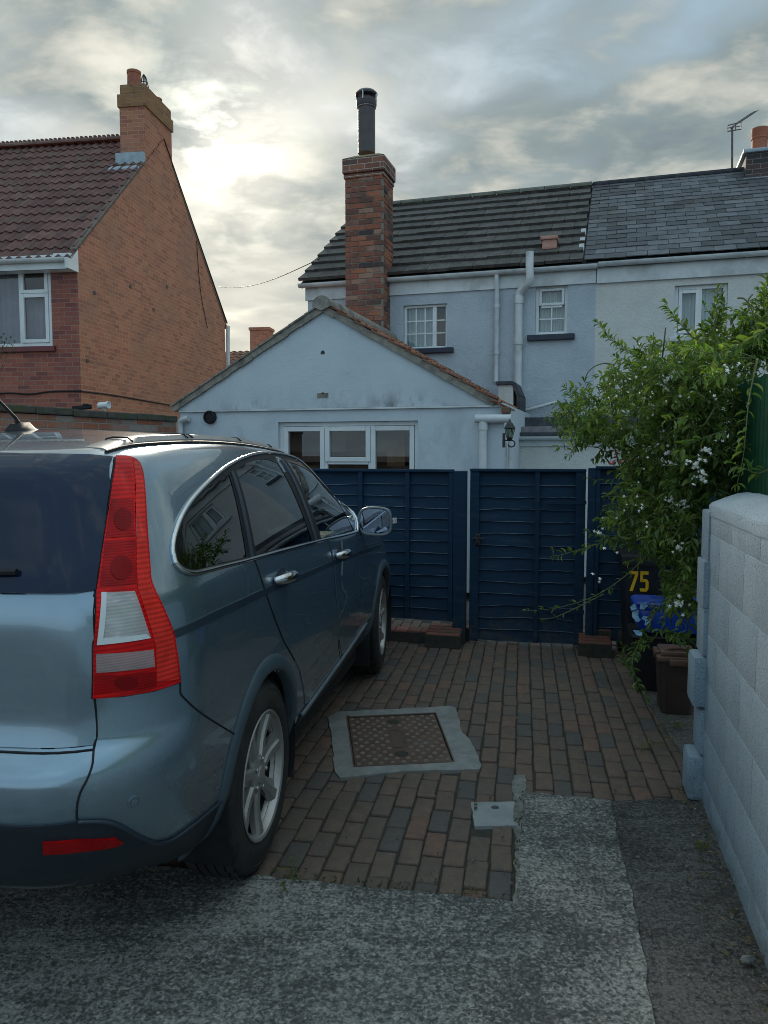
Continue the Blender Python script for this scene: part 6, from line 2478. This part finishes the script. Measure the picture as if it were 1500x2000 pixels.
def seat(x, y, mat, wide=.50):
    b = MB()
    b.box((x, y, .66), (wide, .50, .16), None, .05)
    t_ = R(14)
    axx = (Vector((1, 0, 0)), Vector((0, math.cos(t_), math.sin(t_))), Vector((0, -math.sin(t_), math.cos(t_))))
    b.box((x, y - .28, 1.0), (wide, .13, .60), axx, .05)
    b.box((x, y - .375, 1.37), (wide * .54, .09, .16), axx, .04)
    return b.build('seat', mat, car, local=True, smooth=40)


seat(.37, 1.25, MT['seat'])
seat(-.37, 1.25, MT['seat'])
seat(.35, .42, MT['seat'], .62)
seat(-.35, .42, MT['seat'], .62)
b = MB()
for (x, y, z_, sx_, sy_, sz_, rz) in ((.55, 1.55, 1.06, .20, .22, .16, .3), (.56, 1.68, 1.15, .17, .10, .10, -.5), (.60, 1.42, 1.10, .12, .20, .07, .9), (.50, 1.72, 1.05, .24, .16, .12, 0)):
    b.box((x, y, z_), (sx_, sy_, sz_), (Vector((math.cos(rz), math.sin(rz), .25)).normalized(), Vector((-math.sin(rz), math.cos(rz), 0)), Vector((-.2, .1, 1)).normalized()), .035)
b.build('folded_cloth', MT['teal_cloth'], car, local=True, smooth=40)
b = MB()
b.tube([Vector((.37 + .18 * math.cos(a_), 1.80 + .06 * math.sin(a_), 1.02 + .17 * math.sin(a_))) for a_ in (2 * math.pi * i / 32 for i in range(32))], .014, 8, closed=True)
b.tube([(.37, 1.80, 1.02), (.37, 2.0, .95)], .03, 8)
b.tube([(.20, 1.80, 1.02), (.54, 1.80, 1.02)], .016, 6)
b.build('steering_wheel', MT['black'], car, local=True, smooth=50)

# ================================================================== BINS behind the plant
def tapered(mb, c, wb, db, wt_, dt, h, rad=.03, axx=None, n=5):
    """open-topped or closed tapering box with rounded corners"""
    X, Y = axx
    rings = []
    for w_, d_, z_ in ((wb - .02, db - .02, 0), (wb, db, .012), (wt_, dt, h)):
        ring = []
        for (sx_, sy_, a0_) in ((1, 1, 0), (-1, 1, 90), (-1, -1, 180), (1, -1, 270)):
            for i in range(n):
                a_ = R(a0_ + 90 * i / (n - 1))
                ring.append(c + X * (sx_ * (w_ / 2 - rad) + math.cos(a_) * rad) + Y * (sy_ * (d_ / 2 - rad) + math.sin(a_) * rad) + Z * z_)
        rings.append(ring)
    k = len(rings[0])
    mb.add([p for r_ in rings for p in r_], [(i * k + j, i * k + (j + 1) % k, (i + 1) * k + (j + 1) % k, (i + 1) * k + j) for i in range(2) for j in range(k)] + [tuple(range(k))[::-1], tuple(range(2 * k, 3 * k))])
    return rings[-1]


AX = (-wdir.cross(Z) * -1, -wdir)
AX = (Vector((math.cos(R(-13)), math.sin(R(-13)), 0)), Vector((math.sin(R(13)), math.cos(R(13)), 0)))
MT['brown_plastic'] = M('brown_bin_plastic', (.040, .026, .022), (.052, .034, .028), 8, .5, .15, 150)
MT['brown_lid'] = M('brown_lid_plastic', (.16, .085, .06), (.20, .11, .08), 8, .45, .15, 150, c3=(.10, .08, .07), s3=8, f3=.5)
MT['blue_plastic'] = M('blue_bag_plastic', (.008, .05, .36), (.015, .08, .46), 6, .35, .3, 40)

# brown caddy
cb = G(1322, 1398)
cad = thing('food_waste_caddy', cb, 'brown food-waste caddy with a lighter brown lid beside the block wall', 'bin')
b = MB()
cw = .21
ctop = D(1318, 1290, cb.y).z
tapered(b, cb + AX[1] * .10 + Z * .005, cw - .03, cw, cw + .01, cw + .03, ctop - .01, .03, AX)
b.build('bin_body', MT['brown_plastic'], cad, smooth=40)
b = MB()
lc = cb + AX[1] * .10 + Z * ctop
b.box(lc + Z * .008, (cw + .035, cw + .06, .03), (*AX, Z), .012)
b.box(lc + Z * .034, (cw - .01, cw + .0, .03), (*AX, Z), .014)
b.box(lc - AX[1] * (cw / 2 + .035) - Z * .005, (.11, .03, .035), (*AX, Z), .008)
ld = b.build('bin_lid', MT['brown_lid'], cad, smooth=40)
b = MB()
b.tube(catmull([lc - AX[0] * (cw / 2 + .015) - Z * .01, lc - AX[0] * (cw / 2 + .012) + Z * .03 - AX[1] * .05, lc + Z * .062 - AX[1] * .06, lc + AX[0] * (cw / 2 + .012) + Z * .03 - AX[1] * .05, lc + AX[0] * (cw / 2 + .015) - Z * .01], 5), .008, 8)
b.build('carry_handle', MT['brown_lid'], cad, smooth=50)

# black recycling box with blue bag on top
kb = G(1262, 1355) + AX[1] * .18 + AX[0] * .16
box_ = thing('recycling_box', kb, 'black recycling box tucked behind the brown caddy under the leaves', 'recycling box')
b = MB()
bt = tapered(b, kb + Z * .006, .42, .30, .50, .36, .36, .04, AX)
b.build('box_body', MT['black'], box_, smooth=40)
b = MB()
b.tube(bt, .014, 6, closed=True)
b.build('box_rim', MT['black'], box_, smooth=50)
bagc = kb + Z * .385
bag = thing('recycling_bag', bagc, 'bright blue square recycling bag with a pale crumpled corner on the black box', 'bag')
from mathutils import noise as mnoise
b = MB()
kb2 = bagc + Z * .01
prof_b = [(.40, .27, 0), (.43, .29, .02), (.46, .31, .09), (.475, .315, .135), (.465, .31, .142), (.485, .325, .150), (.49, .33, .185), (.47, .31, .192)]
rings_b = []
for w_, d_, z_ in prof_b:
    ring = []
    for k in range(48):
        a_ = 2 * math.pi * k / 48
        cx_, sy_ = math.cos(a_), math.sin(a_)
        e_ = .32
        px_ = math.copysign(abs(cx_) ** e_, cx_) * w_ / 2
        py_ = math.copysign(abs(sy_) ** e_, sy_) * d_ / 2
        P = kb2 + AX[0] * px_ + AX[1] * py_ + Z * z_
        wob = mnoise.noise(P * 14) * .008
        ring.append(P + (AX[0] * cx_ + AX[1] * sy_) * wob + Z * (mnoise.noise(P * 9 + Vector((3, 1, 2))) * .007))
    rings_b.append(ring)
b.add([p for r_ in rings_b for p in r_], [(i * 48 + j, i * 48 + (j + 1) % 48, (i + 1) * 48 + (j + 1) % 48, (i + 1) * 48 + j) for i in range(len(rings_b) - 1) for j in range(48)] + [tuple(range(48))[::-1], tuple(range((len(rings_b) - 1) * 48, len(rings_b) * 48))])
b.build('bag_body', MT['blue_plastic'], bag, smooth=50)
film = M('pale_blue_film', (.16, .42, .70), (.35, .60, .78), 14, .25)
for q in range(10):
    b = MB()
    p = bagc - AX[0] * (.19 + random.uniform(-.05, .05)) - AX[1] * (.165 + random.uniform(0, .02)) + Z * random.uniform(.02, .17)
    a_ = random.uniform(0, 6)
    d1_ = (AX[0] * math.cos(a_) + Z * math.sin(a_)) * random.uniform(.03, .06)
    d2_ = (AX[0] * -math.sin(a_) + Z * math.cos(a_) + AX[1] * random.uniform(-.5, .5)) * random.uniform(.02, .04)
    b.add([p, p + d1_, p + d1_ * .6 + d2_, p + d2_ - AX[1] * .01], [(0, 1, 2), (0, 2, 3)])
    b.build('pale_film', film, bag)


# dark wheelie bin with yellow numerals
bf = Plane(G(1262, 1308), -13.0)
u0_ = bf.u(1212, 1140)
wbin = thing('wheelie_bin', bf.at(u0_ + .28, 0, .28), 'dark wheelie bin with yellow numerals standing behind the climbing plant', 'bin')
zt_ = bf.z(1245, 1098)
b = MB()
c_ = bf.at(u0_ + .30, 0, .30)
tapered(b, c_ + Z * .06, .48, .50, .56, .60, zt_ - .06, .04, (bf.d, bf.n))
b.build('bin_body', M('dark_bin_plastic', (.010, .014, .020), (.016, .020, .027), 6, .5, .1, 200), wbin, smooth=40)
b = MB()
b.box(c_ + Z * (zt_ + .02), (.60, .66, .05), (bf.d, bf.n, Z), .02)
b.box(c_ + Z * (zt_ - .005) - bf.n * .32, (.60, .05, .05), (bf.d, bf.n, Z), .012)
b.build('bin_lid', MT['black'], wbin, smooth=40)
b = MB()
for s_ in (-1, 1):
    b = MB()
    b.lathe(c_ + bf.d * (s_ * .25) + bf.n * .26 + Z * .10, bf.d, [(.02, -.025), (.10, -.025), (.10, .025), (.02, .025)], 20)
    b.build('wheel', MT['rubber'], wbin, smooth=40)
# numerals, built as strokes on the bin front
z0n, z1n = bf.z(1240, 1155), bf.z(1240, 1115)
hN = z1n - z0n
lean_ = .0
tilt_n = (.60 - .50) / 2 / (zt_ - .06)
front = lambda u, z: bf.at(u, z, -(.0 + .0) - .004 + (.05 * (1 - (z - .06) / (zt_ - .06))))
b = MB()


def stroke(pts):
    n = len(pts)
    F0 = [front(u, z) - bf.n * .003 for u, z in pts]
    b.prism(F0, -bf.n * .0025)


un = bf.u(1228, 1135)
wN = hN * .43
S = lambda x, y: (un + x * wN, z0n + y * hN)
stroke([S(.02, .84), S(1, .84), S(1, 1), S(.02, 1)])
stroke([S(.10, 0), S(.46, 0), S(1, .84), S(.68, .84)])
S2 = lambda x, y: (un + (1.14 + x) * wN, z0n + y * hN)
stroke([S2(.08, .84), S2(.95, .84), S2(.95, 1), S2(.08, 1)])
stroke([S2(.08, .46), S2(.38, .46), S2(.38, .84), S2(.08, .84)])
stroke([S2(.08, .46), S2(.38, .62), S2(.78, .62), S2(1.0, .48), S2(.68, .42), S2(.60, .48), S2(.36, .48)])
stroke([S2(1.0, .48), S2(1.0, .14), S2(.68, .20), S2(.68, .42)])
stroke([S2(1.0, .14), S2(.80, 0), S2(.10, 0), S2(.06, .16), S2(.60, .15), S2(.68, .20)])
b.build('number_sticker', M('yellow_vinyl', (.82, .47, .012), (.86, .50, .02), 8, .45), wbin)

# ================================================================== PLANTS
def leaf_mat(name, cols, trans=.35):
    m, nt = newmat(name)
    geo = nt.n('ShaderNodeNewGeometry')
    rnd = geo.outputs['Random Per Island']
    colr = nt.ramp(rnd, [(i / max(1, len(cols) - 1), c) for i, c in enumerate(cols)])
    colr = nt.mix(1.0, colr, nt.ramp(nt.noise(geo.outputs['Position'], 3.2, 4, .6), [(.32, .62), (.68, 1.35)]), 'MULTIPLY')
    a = nt.n('ShaderNodeBsdfPrincipled', {'Base Color': colr, 'Roughness': .42, 'Specular IOR Level': .45}).outputs[0]
    t_ = nt.n('ShaderNodeBsdfTranslucent', {0: nt.mix(1.0, colr, (1.5, 1.5, .55), 'MULTIPLY')}).outputs[0]
    finish(nt, nt.n('ShaderNodeMixShader', {0: trans, 1: a, 2: t_}).outputs[0])
    return m


MT['leaf'] = leaf_mat('vine_leaf', [(.052, .110, .030), (.098, .172, .042), (.150, .230, .056), (.066, .132, .038), (.225, .290, .085)], .42)
MT['leaf_dark'] = leaf_mat('shrub_leaf', [(.035, .075, .025), (.06, .11, .03), (.09, .13, .035)])
MT['stem'] = M('plant_stem', (.10, .075, .045), (.15, .13, .07), 20, .8)
MT['stem_green'] = M('green_stem', (.10, .12, .045), (.13, .15, .06), 20, .7)
MT['petal'] = M('white_petal', (.78, .78, .72), (.82, .80, .76), 20, .6)
MT['pinkpetal'] = M('pink_petal', (.50, .04, .08), (.60, .10, .14), 20, .6)


def leaf(mb, p, d, up, L, w_):
    """a folded, drooping lance-shaped leaf: a midrib and two half blades"""
    d = d.normalized()
    s_ = d.cross(up)
    if s_.length < 1e-4:
        s_ = d.orthogonal()
    s_.normalize()
    n_ = s_.cross(d)
    m1 = p + d * (L * .35) + n_ * (L * .05)
    m2 = p + d * (L * .72) + n_ * (L * .03)
    t_ = p + d * L - n_ * (L * .08)
    f_ = n_ * (w_ * .28)
    mb.add([p, m1, m2, t_, m1 + s_ * w_ * .5 + f_, m2 + s_ * w_ * .36 + f_, m1 - s_ * w_ * .5 + f_, m2 - s_ * w_ * .36 + f_],
           [(0, 4, 1), (1, 4, 5, 2), (2, 5, 3), (0, 1, 6), (1, 2, 7, 6), (2, 3, 7)])


def rv():
    while True:
        v = Vector((random.uniform(-1, 1), random.uniform(-1, 1), random.uniform(-1, 1)))
        if .05 < v.length < 1:
            return v.normalized()


def spray(lm, sm, pts, n, L, r=.004, droop=.3, spread=.9, tip=True, dens=1.0):
    """leaves along a shoot"""
    c = catmull(pts, 6)
    rs = [max(.0012, r * (1 - .8 * i / (len(c) - 1))) for i in range(len(c))]
    sm.tube(c, rs, 5)
    tot = [0.0]
    for i in range(1, len(c)):
        tot.append(tot[-1] + (c[i] - c[i - 1]).length)
    for k in range(n):
        s_ = tot[-1] * (k + random.random()) / n
        i = next(j for j in range(1, len(tot)) if tot[j] >= s_ or j == len(tot) - 1)
        f_ = (s_ - tot[i - 1]) / max(1e-6, tot[i] - tot[i - 1])
        P = c[i - 1].lerp(c[i], f_)
        t_ = (c[i] - c[i - 1]).normalized()
        o = rv()
        o = (o - t_ * o.dot(t_)).normalized()
        d = (t_ * random.uniform(.3, .9) + o * spread - Z * droop * random.random()).normalized()
        l_ = L * random.uniform(.6, 1.2)
        leaf(lm, P, d, Z + rv() * .5, l_, l_ * random.uniform(.30, .44))
    if tip:
        for k in range(3):
            leaf(lm, c[-1], ((c[-1] - c[-2]).normalized() + rv() * .5), Z + rv() * .3, L * .7, L * .25)


def flower(mb, c, d, r):
    d = d.normalized()
    x_ = d.orthogonal().normalized()
    y_ = d.cross(x_)
    n = 5
    a0_ = random.uniform(0, 6)
    vs = [c + d * r * .25]
    for k in range(n):
        a_ = a0_ + 2 * math.pi * k / n
        b_ = a0_ + 2 * math.pi * (k + .5) / n
        vs.append(c + (x_ * math.cos(a_) + y_ * math.sin(a_)) * r - d * r * .15)
        vs.append(c + (x_ * math.cos(b_) + y_ * math.sin(b_)) * r * .45)
    mb.add(vs, [(0, 1 + i, 1 + (i + 1) % (2 * n)) for i in range(2 * n)])


random.seed(23)
vine = thing('climbing_plant', G(1290, 1330) + Vector((.45, .8, 0)), 'big sprawling green climber with small white flowers hanging over the block wall', 'climbing plant')
lm, sm, fm = MB(), MB(), MB()
foot = G(1290, 1330) + Vector((.50, 1.0, 0))
# main stems
heads = []
for (x, y, dp) in ((1300, 640, 4.6), (1400, 600, 4.2), (1230, 740, 5.2), (1180, 800, 5.4), (1330, 760, 4.4), (1270, 900, 4.7), (1450, 640, 3.9), (1290, 1020, 4.5), (1200, 950, 5.2)):
    e_ = D(x, y, dp)
    m_ = foot.lerp(e_, .5) + rv() * .15
    sm.tube(catmull([foot + rv() * .05, m_, e_], 8), [.016 - .012 * i / 16 for i in range(17)], 6)
    heads.append(e_)
# the mass: short leafy shoots filling a volume whose outline is uneven
mass = [(1108, 770), (1150, 775), (1180, 760), (1200, 735), (1240, 705), (1262, 690), (1300, 705), (1330, 695), (1352, 680), (1385, 650), (1400, 630), (1412, 650), (1430, 675), (1455, 655), (1480, 600), (1520, 570), (1560, 600),
        (1560, 700), (1440, 715), (1425, 800), (1424, 960), (1388, 962), (1370, 990), (1366, 1060), (1352, 1140), (1345, 1200), (1300, 1150), (1268, 1120), (1275, 1060), (1248, 1040), (1225, 1020), (1195, 1010), (1210, 960), (1230, 930), (1215, 905), (1196, 880), (1150, 868), (1118, 850), (1112, 820)]
holes2 = [((1246, 1133), 40), ((1280, 1165), 30), ((1245, 1080), 18), ((1230, 985), 16), ((1385, 640), 12)]
def to_px(P):
    d_ = P - Vector((0, 0, EYE))
    f_, u_ = d_.y * CP - d_.z * SP, d_.y * SP + d_.z * CP
    return 750 + F * d_.x / f_, 1000 - F * u_ / f_


n_sh = 0
while n_sh < 1180:
    x, y = random.uniform(1095, 1560), random.uniform(560, 1200)
    if not in2((x, y), mass):
        continue
    if x < 1250 and random.random() < .35:
        continue
    if any((x - c[0]) ** 2 + (y - c[1]) ** 2 < r_ * r_ for c, r_ in holes2):
        continue
    # depth of the bush: thin at its edges
    dmid = 5.25 - (x - 1100) / 360 * 1.35
    if y > 950:
        dmid = max(dmid, 4.3) - .1
    dp = dmid + random.uniform(-.5, .5)
    if x > 1380 and y > 700:
        dp = max(dp, 3.95)
    if x > 1425:
        dp = max(dp, 4.3) + .1
    P = D(x, y, dp)
    away = Vector((-.35, -.35, .15)) + rv() * .9
    L_ = random.uniform(.08, .21)
    q = P + away.normalized() * L_
    if any((to_px(e)[0] - 1252) ** 2 + (to_px(e)[1] - 1138) ** 2 < 48 ** 2 for e in (P.lerp(q, .5), q)):
        continue
    spray(lm, sm, [P, P.lerp(q, .5) + Vector((0, 0, random.uniform(0, .03))), q - Z * random.uniform(0, .06)], random.randint(9, 14), .058 if y > 820 else .052, .0025, .35)
    n_sh += 1
# the long sprays that stand clear of it
sprays = [
    ([(1300, 735, 4.9), (1250, 700, 4.9), (1200, 665, 4.9), (1165, 630, 4.9)], 74, .050),
    ([(1320, 760, 4.8), (1270, 715, 4.8), (1215, 680, 4.8), (1185, 655, 4.8)], 60, .050),
    ([(1370, 680, 4.4), (1340, 645, 4.4), (1318, 620, 4.4), (1300, 592, 4.4)], 50, .055),
    ([(1395, 680, 4.3), (1390, 630, 4.3), (1398, 600, 4.3), (1402, 566, 4.3)], 46, .055),
    ([(1400, 700, 4.3), (1404, 640, 4.3), (1415, 600, 4.3), (1410, 585, 4.3)], 40, .05),
    ([(1470, 680, 4.0), (1485, 630, 4.0), (1495, 580, 4.0), (1500, 545, 4.0)], 54, .055),
    ([(1500, 690, 3.9), (1515, 620, 3.9), (1520, 560, 3.9)], 50, .055),
    ([(1180, 800, 5.3), (1150, 785, 5.3), (1125, 775, 5.3), (1103, 757, 5.3)], 34, .05),
    ([(1190, 830, 5.3), (1150, 835, 5.3), (1120, 825, 5.3), (1098, 822, 5.3)], 34, .05),
    ([(1200, 860, 5.1), (1160, 860, 5.1), (1130, 870, 5.1), (1108, 890, 5.1)], 30, .05),
    ([(1230, 855, 5.0), (1185, 870, 5.0), (1160, 895, 5.0)], 24, .05),
    ([(1300, 1020, 4.4), (1230, 1045, 4.4), (1160, 1065, 4.4), (1090, 1085, 4.4), (1080, 1078, 4.4)], 46, .050),
    ([(1275, 1070, 4.4), (1230, 1060, 4.4), (1180, 1050, 4.4), (1150, 1040, 4.4)], 40, .055),
    ([(1310, 1050, 4.3), (1262, 1088, 4.3), (1215, 1130, 4.3), (1160, 1165, 4.3), (1090, 1187, 4.3), (1030, 1193, 4.3)], 30, .045),
    ([(1180, 1160, 4.3), (1120, 1190, 4.3), (1085, 1205, 4.3), (1062, 1210, 4.3)], 10, .03),
    ([(1260, 905, 4.9), (1215, 930, 4.9), (1180, 938, 4.9), (1148, 935, 4.9)], 12, .05),
    ([(1290, 960, 4.7), (1240, 975, 4.7), (1205, 1000, 4.7), (1190, 1015, 4.7)], 34, .06),
    ([(1290, 1000, 4.6), (1250, 1030, 4.6), (1225, 1050, 4.6), (1200, 1062, 4.6)], 34, .06),
    ([(1330, 1120, 4.1), (1310, 1180, 4.1), (1290, 1230, 4.1), (1262, 1262, 4.1)], 40, .055),
    ([(1290, 1180, 4.2), (1262, 1230, 4.2), (1240, 1275, 4.2), (1222, 1300, 4.2), (1215, 1262, 4.2)], 54, .050),
    ([(1260, 1230, 4.2), (1235, 1290, 4.1), (1245, 1330, 4.0), (1262, 1365, 3.95)], 56, .048),
    ([(1300, 1230, 4.0), (1320, 1245, 3.9), (1340, 1250, 3.85)], 36, .055),
    ([(1362, 1090, 3.62), (1390, 1130, 3.3), (1420, 1155, 3.1), (1442, 1168, 3.0)], 20, .030),
    ([(1420, 840, 3.75), (1390, 850, 3.7), (1350, 865, 3.7), (1328, 880, 3.7)], 18, .06),
    ([(1480, 700, 3.35), (1465, 770, 3.28), (1458, 830, 3.26), (1452, 890, 3.25), (1440, 945, 3.25)], 22, .055),
    ([(1500, 918, 3.2), (1478, 925, 3.2), (1455, 915, 3.2), (1432, 905, 3.2)], 12, .055),
    ([(1440, 700, 3.5), (1420, 720, 3.45), (1400, 735, 3.45), (1380, 730, 3.45)], 26, .06),
    ([(1500, 640, 3.5), (1470, 660, 3.5), (1430, 680, 3.5), (1390, 690, 3.5), (1350, 680, 3.5)], 46, .065),
]
for pts, n, L_ in sprays:
    P = [D(*p) for p in pts]
    spray(lm, sm, P, int(n * 1.0), L_, .0042, .25)
bare = [[(1270, 770, 5.0), (1225, 740, 5.0), (1195, 712, 5.0), (1170, 712, 5.0), (1150, 725, 5.0), (1141, 745, 5.0)],
        [(1420, 680, 4.2), (1470, 700, 4.2), (1380, 690, 4.2)], [(1490, 690, 3.9), (1470, 610, 3.9), (1455, 585, 3.9), (1440, 582, 3.9)], [(1462, 600, 3.9), (1462, 585, 3.9), (1470, 575, 3.9)],
        [(1345, 855, 3.9), (1375, 830, 3.8), (1400, 790, 3.8)]]
for pts in bare:
    sm.tube(catmull([D(*p) for p in pts], 6), .0042, 5)
for k in range(9):
    p = D(1270 - k * 9, 770 - k * 6.5, 5.0)
    leaf(lm, p, rv() + Z * .3, Z, .045, .02)
clusters = [(1320, 730, 4.4, 16), (1300, 740, 4.4, 10), (1215, 745, 5.0, 6), (1420, 720, 3.75, 6), (1440, 715, 3.7, 4), (1345, 775, 4.2, 4), (1270, 875, 4.5, 7), (1280, 880, 4.5, 5), (1315, 880, 4.3, 16), (1330, 895, 4.3, 10),
            (1310, 905, 4.3, 10), (1380, 880, 3.9, 10), (1360, 905, 3.95, 16), (1372, 920, 3.95, 10), (1365, 932, 3.95, 8), (1200, 860, 5.0, 6), (1310, 975, 4.2, 8), (1325, 990, 4.2, 12), (1335, 980, 4.2, 6), (1168, 1040, 4.35, 4),
            (1325, 1070, 4.1, 8), (1310, 1058, 4.1, 3), (1172, 1130, 4.25, 3), (1322, 1180, 4.0, 12), (1335, 1185, 4.0, 5), (1190, 1080, 4.3, 2), (1390, 770, 3.9, 3), (1250, 800, 4.8, 4), (1240, 760, 4.9, 3), (1290, 850, 4.5, 4), (1255, 985, 4.3, 3)]
for x, y, dp, n in clusters:
    c = D(x, y, dp - .32)
    fc_ = MB()
    for k in range(n):
        flower(fc_, c + rv() * random.uniform(0, .045), Vector((-.1, -1, .2)) + rv() * .8, random.uniform(.008, .014))
    fc_.build('flower_cluster', MT['petal'], vine)
for k in range(70):
    x, y = random.uniform(1200, 1380), random.uniform(700, 1150)
    if in2((x, y), mass):
        flower(fm, D(x, y, 4.05), Vector((-.1, -1, .2)) + rv() * .8, random.uniform(.006, .012))
lm.build('foliage', MT['leaf'], vine)
sm.build('stem', MT['stem_green'], vine, smooth='all')
fm.build('flowers', MT['petal'], vine)
fuch = thing('fuchsia', D(1215, 900, 5.9) * 1.0, 'small bush with dark pink flowers showing over the fence beneath the climber', 'shrub')
fuch.location.z = 0
bpy.context.view_layer.update()
lm, sm, fm = MB(), MB(), MB()
base_ = Vector((fuch.location.x, fuch.location.y + .6, 0))
for k in range(16):
    x, y = random.uniform(1190, 1250), random.uniform(880, 925)
    P = D(x, y, 6.6 + random.uniform(-.15, .3))
    spray(lm, sm, [base_ + rv() * .05, base_.lerp(P, .7) + rv() * .04, P], 16, .045, .004, .3)
    for q in range(2):
        flower(fm, P + rv() * .05 - Vector((0, .12, .02)), -Z + rv() * .4, .016)
for (x, y) in ((1201, 885), (1205, 895), (1215, 900), (1196, 902), (1230, 915), (1222, 890)):
    for q in range(3):
        flower(fm, D(x, y, 6.1) + rv() * .02, Vector((0, -1, -.5)) + rv() * .6, .018)
lm.build('foliage', MT['leaf'], fuch)
sm.build('stem', MT['stem'], fuch)
fm.build('flowers', MT['pinkpetal'], fuch)

shr = thing('shrub', Vector((-4.2, 8.3, 0)), 'small dark green shrub top at the left edge in front of the brick house', 'shrub')
lm, sm = MB(), MB()
bs = Vector((-4.9, 8.35, 0))
for k in range(60):
    x, y = random.uniform(-90, 30), random.uniform(648, 694)
    if x > 12 and (y < 656 or y > 688):
        continue
    P = D(x, y, 8.3 + random.uniform(-.2, .2))
    spray(lm, sm, [bs + rv() * .04, bs.lerp(P, .8) + Vector((-.12, 0, -.1)), P], 30, .045, .006, .3)
lm.build('foliage', MT['leaf_dark'], shr)
sm.build('stem', MT['stem'], shr)

# ================================================================== SMALL GROWTH AND LITTER ON THE GROUND
random.seed(5)
tuft_mat = leaf_mat('weed_leaf', [(.05, .10, .02), (.12, .16, .03), (.16, .15, .04)])
spots = [((583, 1716), 5, 'small tuft of yellow-green moss at the edge of the paving near the car'), ((1296, 1460), 6, 'straggling weed with dry stems in the paving beside the wall end'), ((1385, 1655), 5, 'sparse weed growing at the foot of the block wall'), ((1330, 1420), 7, 'green weed between the brown caddy and the wall')]
for (x, y), n, lab in spots:
    P = G(x, y, .004)
    t = thing('weed', P, lab, 'weed', 'weeds growing in the ground joints')
    lm, sm = MB(), MB()
    for k in range(n):
        q = P + Vector((random.gauss(0, .05), random.gauss(0, .03), 0))
        e_ = q + Vector((random.gauss(0, .05), random.gauss(0, .05), random.uniform(.01, .05)))
        spray(lm, sm, [q, q.lerp(e_, .5) + Z * .015, e_], 6, .022, .0015, .2)
    lm.build('foliage', tuft_mat, t)
    sm.build('stem', MT['stem_green'], t)
mm = MB()
for k in range(260):                                          # moss and grit in the joints, dry leaf bits along the wall
    if k < 90:
        f_ = random.random()
        P = (WB0 - wdir * .1).lerp(WB0 + wdir * 2.6, f_) - wn * abs(random.gauss(0, .07)) - wn * .02
    elif k < 190:
        P = G(random.uniform(1040, 1400), random.uniform(1580, 1990))
    else:
        P = G(random.uniform(560, 1250), random.uniform(1290, 1750))
    s_ = random.uniform(.003, .009)
    P.z = .012
    d_ = rv()
    d_.z *= .2
    mm.box(P, (s_ * random.uniform(1, 2), s_, s_ * .6), (d_.normalized(), d_.orthogonal().normalized(), d_.cross(d_.orthogonal()).normalized()))
tag(mm.build('grit', M('grit', (.16, .15, .13), (.09, .08, .06), 60, .9, island=.6)), 'scattered grit and crumbs on the concrete and tarmac', 'grit', kind='stuff')
mo = MB()
for k in range(190):                                          # moss cushions in the joints
    a_ = random.random()
    if a_ < .45:
        P = jl.lerp(jr, random.random()) + pd * abs(random.gauss(0, .035))
    elif a_ < .7:
        P = G(random.uniform(1003, 1022), random.uniform(1530, 1760))
    else:
        P = (WB0 - wdir * .15).lerp(WB0 + wdir * 2.0, random.random()) - wn * (abs(random.gauss(0, .03)) + .004)
    P.z = .004
    s_ = random.uniform(.003, .008)
    for q in range(3):
        leaf(mo, P + rv() * s_ * .6, (Z * .7 + rv()).normalized(), rv(), s_ * 1.6, s_ * .9)
tag(mo.build('moss', leaf_mat('moss', [(.045, .065, .018), (.08, .095, .025), (.10, .095, .035)], .1)), 'patchy moss in the paving joints and along the wall foot', 'moss', kind='stuff')
lm = MB()
for k in range(150):
    f_ = random.random()
    P = (WB0 - wdir * .12).lerp(WB0 + wdir * 2.2, f_ ** 1.4) - wn * (abs(random.gauss(0, .06)) + .012)
    P.z = .012 + random.uniform(0, .008)
    leaf(lm, P, Vector((random.uniform(-1, 1), random.uniform(-1, 1), random.uniform(-.1, .3))), Z + rv() * .4, random.uniform(.012, .035), random.uniform(.004, .012))
tag(lm.build('leaf_litter', leaf_mat('dry_leaf', [(.10, .07, .03), (.16, .12, .05), (.07, .05, .03), (.10, .12, .04)], .1)), 'dry leaves and twigs along the foot of the block wall', 'leaf litter', kind='stuff')
b = MB()
bm = bmesh.new()
bmesh.ops.create_icosphere(bm, subdivisions=3, radius=1)
bm.verts.index_update()
P = G(1461, 1880, .012)
b.add([P + Vector((v.co.x * .021, v.co.y * .015, v.co.z * .011 + .008)) + v.co * (.006 * mnoise.noise(v.co * 2.3)) for v in bm.verts], [tuple(v.index for v in f.verts) for f in bm.faces])
bm.free()
tag(b.build('stone', MT['mortar_pale'], smooth=50), 'loose grey stone lying on the tarmac near the block wall', 'stone')
